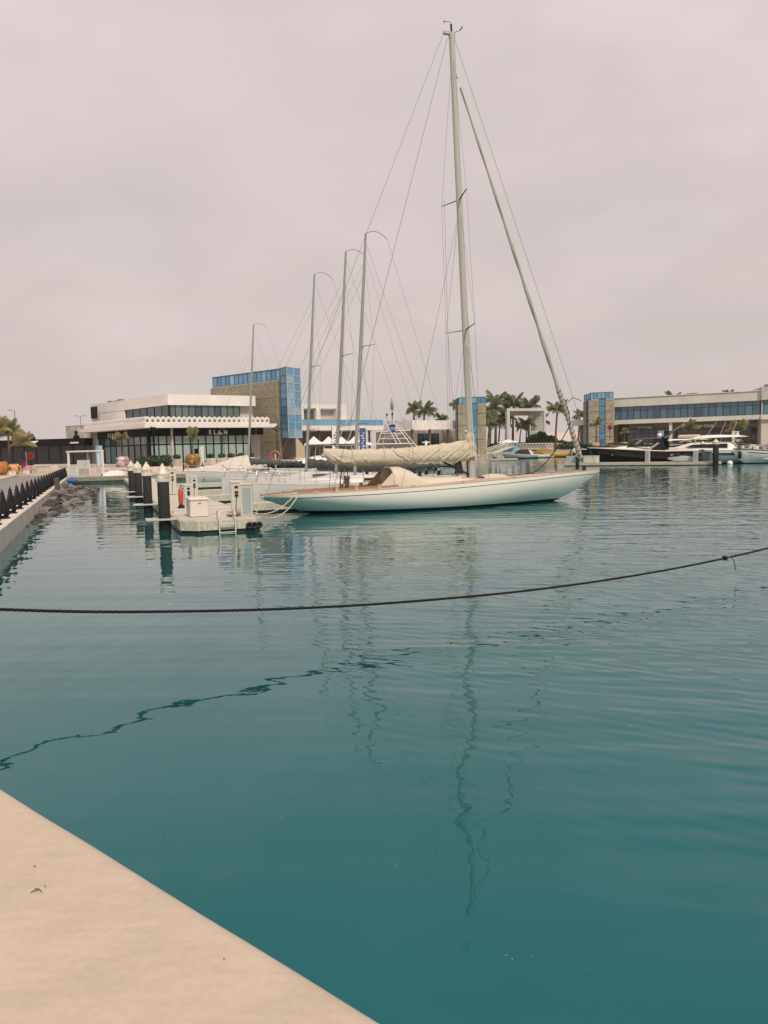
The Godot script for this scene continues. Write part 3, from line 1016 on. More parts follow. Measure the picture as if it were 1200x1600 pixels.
	tube(st, [my * Vector3(7.0, 3.75, 0.12), my * Vector3(6.95, 4.3, 0.1), my * Vector3(6.75, 4.75, 0.16), my * Vector3(7.1, 5.05, 0.2), my * Vector3(7.6, 4.9, 0.16)], 0.018, 6)
	tag(part("jib_sheet", st, dark), "dark slack line hanging from the furled jib down to the yacht's foredeck", "rope")

func pts_arc(st: SurfaceTool, c: Vector3, w: float, h: float, r: float) -> void:
	var pts := []
	for j in 17:
		var an := PI * j / 16.0
		pts.append(c + Vector3(0, h * pow(sin(an), 0.62), -cos(an) * w))
	tube(st, pts, r, 6)

func pontoon(label: String, where: Vector3, turn: float, length: float, width: float, group: String, cut := 0.0) -> Node3D:
	var conc := mat("pontoon_concrete", col(0.60, 0.575, 0.48), 0.8, "streak", 0.9, 0.0, 0.4, 0.12)
	var deckm := mat("pontoon_deck", col(0.70, 0.63, 0.56), 0.75, "planks", 0.42, 0.0, 0.4, 0.0, false)
	var p := thing("pontoon", label, "pontoon", where, turn, group)
	var w := width / 2; var l := length / 2
	var poly := [[-w + cut, l], [w - cut * 0.6, l], [w, l - cut], [w, -l], [-w, -l], [-w, l - cut]]
	var inset := [[-w + cut + 0.05, l - 0.06], [w - cut * 0.6 - 0.04, l - 0.06], [w - 0.06, l - cut - 0.02], [w - 0.06, -l + 0.02], [-w + 0.06, -l + 0.02], [-w + 0.06, l - cut - 0.02]]
	var st := mb(); prism(st, poly, 0.10, 0.415); part("edge_beam", st, conc, p)
	st = mb(); prism(st, inset, -0.5, 0.10); part("float", st, mat("wet_rubber", col(0.035, 0.04, 0.038), 0.45, "rough", 0.8), p)
	st = mb(); prism(st, inset, 0.415, 0.435); part("deck", st, deckm, p)
	return p

func pile(label: String, where: Vector3, top := 2.40, group := "piles of the left pontoon", r := 0.205) -> Node3D:
	var p := thing("mooring_pile", label, "pile", where, 0.0, group)
	var st := mb(); lathe(st, [[0.0, -1.2], [r, -1.2], [r, top - 0.66]], 22); part("shaft", st, mat("dark_pile", col(0.072, 0.074, 0.075), 0.6, "rough", 0.9, 0.0, 0.35), p)
	st = mb(); lathe(st, [[r + 0.006, -0.5], [r + 0.012, 0.05], [r + 0.005, 0.24], [r, 0.26]], 22); part("weed_band", st, mat("pile_weed", col(0.016, 0.018, 0.012), 0.8, "rough", 3.0, 0.0, 0.4, 0.3), p)
	st = mb(); lathe(st, [[r + 0.012, top - 0.68], [r + 0.04, top - 0.66, 1], [r + 0.04, top - 0.38, 1], [0.02, top - 0.01, 1], [0.0, top]], 24); part("cap", st, mat("pile_cap", col(0.76, 0.71, 0.61), 0.6, "blotch", 1.0, 0.0, 0.4), p)
	st = mb(); lathe(st, [[r + 0.045, top - 0.40], [r + 0.045, top - 0.375]], 24); part("rim", st, mat("pile_cap_rim", col(0.50, 0.45, 0.36), 0.6), p)
	return p

func pedestal(called: String, label: String, where: Vector3, turn: float, h: float, w: float, panel: bool, group := "") -> Node3D:
	var shell := mat("pedestal_shell", col(0.62, 0.61, 0.55), 0.45, "fine", 1.5)
	var o := thing(called, label, "pedestal", where, turn, group)
	var st := mb(); cbox(st, Vector3(0, h * 0.47, 0), Vector3(w, h * 0.94, w * 0.8), 0.015); part("body", st, shell, o)
	st = mb(); cbox(st, Vector3(0, h * 0.97, 0), Vector3(w + 0.05, h * 0.075, w * 0.8 + 0.05), 0.012); part("cap", st, mat("pedestal_cap", col(0.60, 0.52, 0.40), 0.5), o)
	if panel:
		st = mb(); cbox(st, Vector3(0.01, h * 0.46, w * 0.4 + 0.004), Vector3(w * 0.74, h * 0.82, 0.012), 0.004); part("door", st, mat("pedestal_panel", col(0.30, 0.36, 0.37), 0.25), o)
	else:
		for q in [0.82, 0.66, 0.56]:
			st = mb(); cbox(st, Vector3(0, h * q, w * 0.4 + 0.02), Vector3(w * 0.34, 0.075, 0.06), 0.015); part("socket", st, mat("dark_fitting", col(0.012, 0.012, 0.012), 0.6, "", 1.0, 0.0, 0.35), o)
		st = mb(); tube(st, [Vector3(0, h * 0.55, w * 0.4 + 0.05), Vector3(-0.03, h * 0.3, w * 0.4 + 0.06), Vector3(-0.06, 0.03, w * 0.4 + 0.1)], 0.012, 6); part("cable", st, mat("dark_fitting", col(0.012, 0.012, 0.012), 0.6, "", 1.0, 0.0, 0.35), o)
	return o

func make_pontoons() -> void:
	var grp := "sections of the left pontoon"
	for k in 5:
		var len_ := 10.9
		pontoon(["near end section of the left concrete pontoon with ladder and dock box", "second section of the left pontoon, beside the classic yacht's stern", "third section of the left pontoon, behind the thin pedestal", "fourth section of the left pontoon, near the covered sloop", "farthest section of the left pontoon, against the head of the channel"][k], mar(4.02, 26.4 + len_ / 2 + 11.0 * k), AXIS, len_, 2.8, grp, 0.5 if k == 0 else 0.01)
	var fing := [[34.75, 4.6, "short finger pontoon in the shade beside the yacht's stern"], [43.0, 8.0, "finger pontoon between the second and third sloops"], [49.2, 9.0, "finger pontoon beyond the third sloop"], [61.8, 9.0, "finger pontoon on the near side of the covered sloop"]]
	for f in fing:
		pontoon(f[2], mar(5.45 + f[1] / 2, f[0]), AXIS - PI / 2, f[1], 0.9, "finger pontoons", 0.02)
	for k in 4:
		var q: Array = [[2.24, 28.45], [2.24, 37.6], [2.22, 45.1], [2.15, 51.6]][k]
		pile("dark pile with pale conical cap on the left pontoon, %s from the near end" % ORD[k], mar(q[0], q[1]))
		var g := thing("pile_guide", "pale pile guide bracket holding the %s pile from the near end" % ORD[k], "bracket", mar(q[0], q[1], 0.40), AXIS, "pile guides of the left pontoon")
		var st := mb()
		cbox(st, Vector3(-0.12, 0, 0.29), Vector3(1.05, 0.07, 0.12), 0.01); cbox(st, Vector3(-0.12, 0, -0.29), Vector3(1.05, 0.07, 0.12), 0.01); cbox(st, Vector3(-0.60, 0, 0), Vector3(0.12, 0.07, 0.46), 0.01)
		part("frame", st, mat("pale_galvanised", col(0.55, 0.53, 0.49), 0.5, "fine", 2.0), g)
		for s in [-1.0, 1.0]:
			st = mb(); lathe(st, [[0.0, -0.06], [0.035, -0.06], [0.045, 0.0], [0.035, 0.06], [0.0, 0.06]], 8, Vector3(0, 0.05, s * 0.235)); part("roller", st, mat("dark_fitting", col(0.012, 0.012, 0.012), 0.6, "", 1.0, 0.0, 0.35), g)
	pile("dark pile with pale conical cap and a small lamp, behind the classic yacht's mast", mar(18.55, 36.4), 2.75, "", 0.225)
	# dock box
	var white := mat("box_white", col(0.72, 0.68, 0.62), 0.5, "fine", 1.0)
	var d := thing("dock_box", "white fibreglass dock box on the near end of the left pontoon", "box", mar(3.42, 28.6, 0.437), AXIS)
	var st := mb(); cbox(st, Vector3(0, 0.30, 0), Vector3(0.66, 0.60, 1.15), 0.03); part("body", st, white, d)
	st = mb(); cbox(st, Vector3(0, 0.64, 0), Vector3(0.72, 0.10, 1.22), 0.03); part("lid", st, white, d)
	st = mb(); cbox(st, Vector3(0.02, 0.50, 0.585), Vector3(0.10, 0.05, 0.02), 0.005); part("latch", st, mat("stainless", col(0.55, 0.55, 0.53), 0.25, "", 1.0, 0.9), d)
	pedestal("service_pedestal", "pale service pedestal with sockets and a cable, left of the pair by the ladder", mar(4.92, 29.0, 0.437), AXIS - 0.1, 1.22, 0.40, false, "service pedestals")
	pedestal("service_pedestal", "pale service pedestal with a blue-grey door panel, right of the pair by the ladder", mar(5.05, 27.65, 0.437), AXIS - 0.2, 1.18, 0.42, true, "service pedestals")
	pedestal("service_pedestal", "slim pale pedestal with dark slots standing behind the dock box", mar(4.55, 39.0, 0.437), AXIS, 1.18, 0.34, false, "service pedestals")
	pedestal("service_pedestal", "squat white pedestal beside the orange fire point on the left pontoon", mar(3.75, 34.4, 0.437), AXIS, 0.95, 0.36, false, "service pedestals")
	pedestal("service_pedestal", "tall pale pedestal with vents behind the largest pile of the left pontoon", mar(4.1, 45.5, 0.437), AXIS, 1.5, 0.42, false, "service pedestals")
	pedestal("service_pedestal", "low pale pedestal standing far along the left pontoon by the sloops", mar(4.9, 54.5, 0.437), AXIS, 1.1, 0.42, true, "service pedestals")
	# fire point
	var f := thing("fire_point", "orange capsule of a fire point with a black foot on the left pontoon", "extinguisher", mar(3.32, 33.3, 0.437), AXIS)
	st = mb(); lathe(st, [[0.0, 0.14], [0.07, 0.16], [0.10, 0.24], [0.11, 0.6], [0.10, 0.76], [0.06, 0.84], [0.0, 0.86]], 16); part("capsule", st, mat("signal_orange", col(0.46, 0.09, 0.04), 0.45, "fine", 2.0), f)
	st = mb(); lathe(st, [[0.0, 0.0], [0.14, 0.0], [0.14, 0.05], [0.09, 0.15], [0.0, 0.16]], 14); part("foot", st, mat("dark_fitting", col(0.012, 0.012, 0.012), 0.6, "", 1.0, 0.0, 0.35), f)
	st = mb(); tube(st, [Vector3(0.0, 0.84, 0), Vector3(0.0, 0.93, 0), Vector3(0.09, 0.95, 0)], 0.02, 6); part("valve", st, mat("dark_fitting", col(0.012, 0.012, 0.012), 0.6, "", 1.0, 0.0, 0.35), f)
	# swim ladder over the end of the pontoon
	var pale := mat("ladder_steel", col(0.62, 0.60, 0.54), 0.4, "", 1.0, 0.2)
	var l := thing("swim_ladder", "pale tubular swim ladder hooked over the near end of the pontoon", "ladder", mar(4.12, 26.36, 0.0), AXIS)
	for s in [-1.0, 1.0]:
		st = mb()
		var x: float = s * 0.27
		tube(st, [Vector3(x, 0.44, -0.42), Vector3(x, 0.66, -0.38), Vector3(x, 0.76, -0.24), Vector3(x, 0.76, -0.05), Vector3(x, 0.68, 0.07), Vector3(x, 0.5, 0.10), Vector3(x, -0.5, 0.12)], 0.024, 8)
		part("rail", st, pale, l)
	for h in [0.30, 0.02, -0.26]:
		st = mb(); cbox(st, Vector3(0, h, 0.11), Vector3(0.54, 0.03, 0.07), 0.008); part("rung", st, pale, l)
	# tyres as fenders, and bolts
	for k in 3:
		var t := thing("tyre_fender", ["left", "middle", "right"][k] + " one of three small black tyres on the pontoon's near face", "fender", mar(4.88 + 0.17 * k, 26.35, 0.20), AXIS, "tyre fenders on the pontoon end")
		st = mb()
		var pts := []
		for j in 15: pts.append(Vector3(0.085 * cos(TAU * j / 14.0), 0.085 * sin(TAU * j / 14.0), 0.03))
		tube(st, pts, 0.042, 8, false); part("tyre", st, mat("tyre_rubber", col(0.015, 0.015, 0.015), 0.6), t)
		st = mb(); lathe(st, [[0.0, 0.0], [0.05, 0.0], [0.05, 0.05], [0.0, 0.05]], 10, Vector3(0, 0, -0.02), Basis(Vector3.RIGHT, PI / 2)); part("mount", st, mat("dark_fitting", col(0.012, 0.012, 0.012), 0.6, "", 1.0, 0.0, 0.35), t)
	for q in [[5.28, 27.05], [5.28, 30.6], [2.75, 30.8]]:
		var c := thing("dock_cleat", "pale horn cleat on the pontoon edge " + ("by the right corner" if q[1] < 28 else "opposite the yacht's stern" if q[0] > 4 else "behind the dock box"), "cleat", mar(q[0], q[1], 0.437), AXIS, "cleats of the left pontoon")
		st = mb(); tube(st, [Vector3(0, 0.09, -0.2), Vector3(0, 0.11, 0), Vector3(0, 0.09, 0.2)], [0.02, 0.03, 0.02], 7); part("horns", st, pale, c)
		st = mb(); cbox(st, Vector3(0, 0.045, 0), Vector3(0.06, 0.09, 0.14), 0.01); part("foot", st, pale, c)
	var cl := mb()
	for k in 4:
		var pts := []
		for j in 19: pts.append(Vector3((0.13 + 0.035 * k) * cos(TAU * j / 18.0), 0.015 + 0.012 * k + 0.01 * sin(j * 2.0), (0.1 + 0.03 * k) * sin(TAU * j / 18.0)))
		tube(cl, pts, 0.017, 6, false)
	var co := part("coiled_rope", cl, mat("dark_rope", col(0.07, 0.055, 0.04), 0.85))
	co.position = mar(4.55, 27.6, 0.437)
	tag(co, "small dark coil of rope on the pontoon between the ladder and pedestals", "rope")

func sloop(label: String, b: float, a0: float, number: String, covered: bool, mast_h := 13.4) -> Node3D:
	var gel := mat("sloop_white", col(0.70, 0.70, 0.68), 0.3, "fine", 0.4, 0.0, 0.5, 0.0, false)
	var side := mat("sloop_topside", col(0.68, 0.685, 0.67), 0.3, "fine", 0.4, 0.0, 0.5, 0.0, false)
	var deckm := mat("sloop_deck", col(0.66, 0.62, 0.57), 0.6, "fine", 0.8, 0.0, 0.4, 0.0, false)
	var grey := mat("grey_sail_cover", col(0.16, 0.185, 0.18), 0.85, "rough", 0.9, 0.0, 0.3, 0.0, false)
	var alloy := mat("sloop_mast", col(0.27, 0.29, 0.275), 0.4)
	var wire := mat("rigging_wire", col(0.14, 0.14, 0.135), 0.45, "", 1.0, 0.3)
	var dark := mat("dark_fitting", col(0.012, 0.012, 0.012), 0.6, "", 1.0, 0.0, 0.35)
	var steel := mat("stainless", col(0.55, 0.55, 0.53), 0.25, "", 1.0, 0.9)
	var o := thing("racing_sloop", label, "sailboat", mar(a0, b), AXIS + PI, "racing sloops on the left pontoon")
	var rows := [[-5.3, 1.20, 0.98, 0.06, 3.6], [-3.5, 1.46, 1.0, -0.2, 3.8], [-1.0, 1.60, 1.04, -0.38, 3.8], [1.5, 1.46, 1.10, -0.38, 3.2], [3.6, 0.98, 1.17, -0.30, 2.4], [5.0, 0.42, 1.23, -0.12, 1.8], [5.62, 0.10, 1.26, -0.02, 1.4], [5.75, 0.02, 1.26, 0.05, 1.2]]
	var st := mb(); hull_skin(st, rows, func(x): return 0.12, func(x): return table(rows, x, 2), 36, 8); transom(st, rows); part("hull", st, side, o)
	st = mb(); hull_skin(st, rows, func(x): return -0.5, func(x): return 0.12, 30, 4); part("waterline_band", st, dark, o)
	st = mb(); hull_skin(st, rows, func(x): return table(rows, x, 2) - 0.07, func(x): return table(rows, x, 2) + 0.03, 36, 2, 0.012); part("rubbing_strake", st, gel, o)
	st = mb(); hull_deck(st, rows, 0.0, 0.05, 30); part("deck", st, deckm, o)
	# coachroof with long dark windows
	st = mb()
	var rings := []
	for k in 11:
		var t := k / 10.0
		var x := lerpf(-1.7, 2.6, t)
		var f := smoothstep(-0.02, 0.08, t) * (1.0 - 0.85 * smoothstep(0.45, 1.0, t))
		var ring := []
		for j in 11:
			var u := j / 5.0 - 1.0
			ring.append(Vector3(x, table(rows, x, 2) + 0.42 * f * pow(1.0 - pow(absf(u), 5.0), 0.6), u * (0.98 - 0.45 * t)))
		ring.reverse()
		rings.append(ring)
	loft(st, rings, false)
	var roof := part("coachroof", st, gel, o)
	for s in [-1.0, 1.0]:
		st = mb(); box(st, Vector3(-0.35, 1.27, s * 0.885), Vector3(1.5, 0.11, 0.02), Basis(Vector3.UP, s * 0.105)); part("window", st, mat("smoked_window", col(0.015, 0.018, 0.02), 0.1), roof)
		st = mb()
		loft(st, [[Vector3(-5.2, 1.0, s * 0.72 - 0.16), Vector3(-5.2, 1.26, s * 0.72 - 0.12), Vector3(-5.2, 1.26, s * 0.72 + 0.12), Vector3(-5.2, 1.0, s * 0.72 + 0.16)], [Vector3(-1.6, 1.05, s * 0.86 - 0.16), Vector3(-1.6, 1.36, s * 0.86 - 0.12), Vector3(-1.6, 1.36, s * 0.86 + 0.12), Vector3(-1.6, 1.05, s * 0.86 + 0.16)]], true, true, false)
		part("coaming", st, gel, o)
	for q in [[-1.0, 0.6], [-1.0, -0.6], [-2.6, 0.86], [-2.6, -0.86], [-3.7, -0.8], [-3.7, 0.8]]:
		winch(o, Vector3(q[0], 1.34, q[1]), dark, 1.2)
	steering_wheel(o, Vector3(-4.0, 1.38, 0), 0.52, dark, 0.015)
	# mast
	var foot := Vector3(0.6, 1.2, 0); var head := Vector3(0.6 - mast_h * 0.068, mast_h, 0)
	var up := (head - foot) / (head.y - foot.y)
	var on := func(h: float) -> Vector3: return foot + up * (h - foot.y)
	st = mb(); tube(st, [foot, on.call(mast_h * 0.6), head], [0.095, 0.09, 0.055], 12); var mast := part("mast", st, alloy, o)
	st = mb()
	var pts := []
	for k in 13:
		var t := k / 12.0
		pts.append(head + Vector3(-1.15 * t, 0.30 * sin(PI * t * 0.62) - 0.52 * t * t, 0))
	tube(st, pts, 0.015, 5); part("backstay_flicker", st, wire, mast)
	for q in [[0.30, 0.95], [0.585, 0.85]]:
		for s in [-1.0, 1.0]:
			var r0: Vector3 = on.call(mast_h * q[0])
			st = mb(); tube(st, [r0, r0 + Vector3(-0.42, 0.03, s * q[1])], [0.03, 0.02], 6, true, 0.6); part("spreader", st, wire, mast)
	for s in [-1.0, 1.0]:
		var t1: Vector3 = on.call(mast_h * 0.585) + Vector3(-0.42, 0.03, s * 0.85); var t2: Vector3 = on.call(mast_h * 0.30) + Vector3(-0.42, 0.03, s * 0.95)
		for l in [[on.call(mast_h * 0.9), t1], [t1, t2], [t2, Vector3(0.15, 1.1, s * 1.42)], [on.call(mast_h * 0.58), t2]]:
			st = mb(); tube(st, l, 0.005, 5); part("shroud", st, wire, o)
	for l in [[on.call(mast_h * 0.9), Vector3(5.6, 1.28, 0)], [pts[12], Vector3(-5.2, 1.05, 0)], [on.call(mast_h * 0.97), Vector3(-4.2, 1.1, -0.9)], [on.call(mast_h * 0.85), Vector3(4.9, 1.28, 0.3)]]:
		st = mb(); tube(st, l, 0.0055, 5); part("stay", st, wire, o)
	# boom and its grey cover with sagging folds
	st = mb()
	rings = []
	for k in 41:
		var t := k / 40.0
		var x := lerpf(0.45, -4.1, t)
		var top := 2.22 - 0.30 * smoothstep(0.0, 0.9, t) + 0.10 * (1.0 - smoothstep(0.0, 0.12, t))
		var bot := 1.66 + 0.05 * sin(t * 9.0)
		var ring := []
		for j in 18:
			var an := TAU * j / 18.0
			var yy := 0.5 * (top + bot) + 0.5 * (top - bot) * sin(an)
			var fold := 0.035 * cos(x * 13.0 + yy * 5.0 + 2.0 * noise.get_noise_2d(x * 60.0, yy * 60.0)) + 0.03 * noise.get_noise_3d(x * 80.0 + b * 7.0, yy * 90.0, an * 10.0)
			ring.append(Vector3(x, yy, 0.17 * cos(an)) + Vector3(0, sin(an), cos(an)) * fold)
		rings.append(ring)
	loft(st, rings, true, true)
	part("boom_cover", st, grey, o)
	# rails: pulpit, stanchions, two guard wires, pushpit
	st = mb()
	for s in [-1.0, 1.0]:
		tube(st, [Vector3(4.3, 1.2, s * 0.62), Vector3(4.6, 1.75, s * 0.55), Vector3(5.5, 1.82, s * 0.14), Vector3(5.62, 1.28, s * 0.07)], 0.014, 6)
		tube(st, [Vector3(-5.1, 1.0, s * 1.1), Vector3(-5.15, 1.65, s * 1.08), Vector3(-4.3, 1.68, s * 1.22), Vector3(-4.2, 1.02, s * 1.24)], 0.014, 6)
	part("pulpit", st, steel, o)
	for s in [-1.0, 1.0]:
		var wires := []
		for x in [4.3, 2.9, 1.3, -0.4, -2.2, -4.2]:
			var base := Vector3(x, table(rows, x, 2), s * (table(rows, x, 1) - 0.08))
			st = mb(); tube(st, [base, base + Vector3(0, 0.62, 0)], 0.011, 5); part("stanchion", st, steel, o)
			wires.append(base + Vector3(0, 0.6, 0))
		st = mb(); tube(st, wires, 0.006, 4); part("guard_wire", st, wire, o)
		var low := []
		for w in wires: low.append(w - Vector3(0, 0.3, 0))
		st = mb(); tube(st, low, 0.006, 4); part("guard_wire", st, wire, o)
	if number:
		var zz := -(hull_w(rows, 4.55, 0.86) + 0.035)
		letters("bow_number", number, 0.34, Vector3(4.35, 0.72, zz + 0.02), Basis(Vector3.UP, PI + 0.40), dark, o)
	if covered:
		st = mb()
		rings = []
		for k in 25:
			var t := k / 24.0
			var x := lerpf(5.9, 0.55, t)
			var ridge := table([[0.0, 1.42], [0.15, 1.55], [0.45, 1.78], [0.62, 2.05], [0.75, 2.36], [1.0, 2.55]], t)
			var y0 := table(rows, clampf(x, -5.0, 5.7), 2) + 0.06 + 0.05 * sin(t * 6.0)
			var w := table(rows, clampf(x, -5.0, 5.7), 1) * 0.98 + 0.06
			var ring := []
			for j in 17:
				var u := j / 8.0 - 1.0
				var e := 1.0 - absf(u)
				var yy := y0 + (ridge - y0) * pow(e, 0.75) + 0.03 * noise.get_noise_2d(x * 70.0, u * 50.0) - 0.06 * sin(PI * e) * absf(sin(x * 3.1))
				ring.append(Vector3(x, yy, u * w * (0.86 + 0.14 * absf(u))))
			rings.append(ring)
		loft(st, rings, false)
		part("deck_cover", st, mat("white_tarpaulin", col(0.64, 0.58, 0.53), 0.75, "fine", 0.9, 0.0, 0.4, 0.0, false), o)
		st = mb()
		tube(st, [Vector3(2.9, 1.95, 0.1), Vector3(2.7, 1.6, -0.75), Vector3(2.3, 1.22, -1.38), Vector3(1.2, 1.18, -1.52), Vector3(0.2, 1.45, -1.4)], 0.014, 5)
		part("cover_cord", st, dark, o)
	return o

func make_sloops() -> void:
	sloop("racing sloop with a bow number 1, right behind the classic yacht's stern", 36.75, 12.8, "1", false)
	sloop("racing sloop with a grey boom cover, second behind the classic yacht", 40.3, 12.9, "", false)
	sloop("racing sloop with a bow number 2, third behind the classic yacht", 45.9, 12.7, "", false).set_meta("label", "racing sloop with a grey boom cover, third behind the classic yacht")
	sloop("racing sloop with white tarpaulin over its foredeck and bow number 3", 65.0, 12.7, "3", true)

# a facade's own axes: x from p to q, y up, z out towards the water
func face(p: Vector3, q: Vector3) -> Transform3D:
	var d := q - p
	return Transform3D(Basis(Vector3.UP, atan2(-d.z, d.x)), Vector3(p.x, 0, p.z))

func run(p: Vector3, q: Vector3) -> float:
	return Vector2(q.x - p.x, q.z - p.z).length()

func fpart(called: String, shape, m: Material, parent: Node3D, f: Transform3D) -> MeshInstance3D:
	var o := part(called, shape, m, parent)
	o.transform = (parent.transform.affine_inverse() if parent.get_parent() == self else (parent.get_parent().transform * parent.transform).affine_inverse()) * f
	return o

func slab(p: Vector3, s: Vector3) -> SurfaceTool:   # box given by its low corner and size
	return box(mb(), p + s * 0.5, s)

# a row of panes in a frame, each pane and each bar a piece of its own
func glazing(parent: Node3D, f: Transform3D, x0: float, x1: float, y0: float, y1: float, z: float, n: int, splits: Array, pane_mats: Array, bar: Material, bw := 0.09, sd := 1) -> void:
	var r := RandomNumberGenerator.new(); r.seed = sd
	var w := (x1 - x0) / n
	var ys := [y0]; ys.append_array(splits); ys.append(y1)
	var shapes := {}
	for j in ys.size() - 1:
		shapes[j] = mesh_of(box(mb(), Vector3.ZERO, Vector3(w - bw * 0.6, ys[j + 1] - ys[j] - bw * 0.6, 0.03)))
	for i in n:
		for j in ys.size() - 1:
			var t := f * Transform3D(Basis(Vector3.UP, r.randf_range(-0.006, 0.006)) * Basis(Vector3.RIGHT, r.randf_range(-0.006, 0.006)), Vector3(x0 + w * (i + 0.5), 0.5 * (ys[j] + ys[j + 1]), z))
			fpart("pane", shapes[j], pane_mats[r.randi_range(0, pane_mats.size() - 1)], parent, t)
	var up := mesh_of(box(mb(), Vector3(0, 0.5 * (y0 + y1), 0), Vector3(bw, y1 - y0, 0.12)))
	for i in n + 1:
		fpart("mullion", up, bar, parent, f * Transform3D(Basis.IDENTITY, Vector3(x0 + w * i, 0, z + 0.02)))
	var cross := mesh_of(box(mb(), Vector3(0.5 * (x0 + x1), 0, 0), Vector3(x1 - x0, bw, 0.10)))
	for y in ys:
		fpart("transom", cross, bar, parent, f * Transform3D(Basis.IDENTITY, Vector3(0, y, z + 0.015)))

func lattice(length: float, h: float, unit: float) -> SurfaceTool:
	var st := mb()
	flat(st)
	var n := int(round(length / unit)); var w := length / n
	for i in n:
		var cx := w * (i + 0.5); var cy := h * 0.46
		var inner := []; var outer := []
		for k in 12:
			var an := TAU * k / 12.0 + PI / 12.0
			var d := Vector2(cos(an), sin(an))
			var rr := 0.24 * w * (1.12 if k % 2 else 0.86)
			inner.append(Vector2(cx, cy) + d * rr * 1.25)
			var tx := 0.5 * w / maxf(absf(d.x), 1e-4); var ty := (h - cy if d.y > 0 else cy) / maxf(absf(d.y), 1e-4)
			var q := Vector2(cx, cy) + d * minf(tx, ty)
			if d.y > 0 and ty < tx: q.y = h + 0.10 * cos(PI * (q.x - cx) / w)
			outer.append(q)
		for k in 12:
			var k2 := (k + 1) % 12
			for s in [-0.05, 0.05]:
				var v := [Vector3(inner[k].x, inner[k].y, s), Vector3(outer[k].x, outer[k].y, s), Vector3(outer[k2].x, outer[k2].y, s), Vector3(inner[k2].x, inner[k2].y, s)]
				if s > 0: quad(st, v[0], v[1], v[2], v[3])
				else: quad(st, v[3], v[2], v[1], v[0])
			quad(st, Vector3(inner[k].x, inner[k].y, -0.05), Vector3(inner[k2].x, inner[k2].y, -0.05), Vector3(inner[k2].x, inner[k2].y, 0.05), Vector3(inner[k].x, inner[k].y, 0.05))
			quad(st, Vector3(outer[k2].x, outer[k2].y, -0.05), Vector3(outer[k].x, outer[k].y, -0.05), Vector3(outer[k].x, outer[k].y, 0.05), Vector3(outer[k2].x, outer[k2].y, 0.05))
		box(st, Vector3(cx, cy, 0), Vector3(0.1 * w, 0.1 * w, 0.06), Basis(Vector3.BACK, 0.78))
	return st

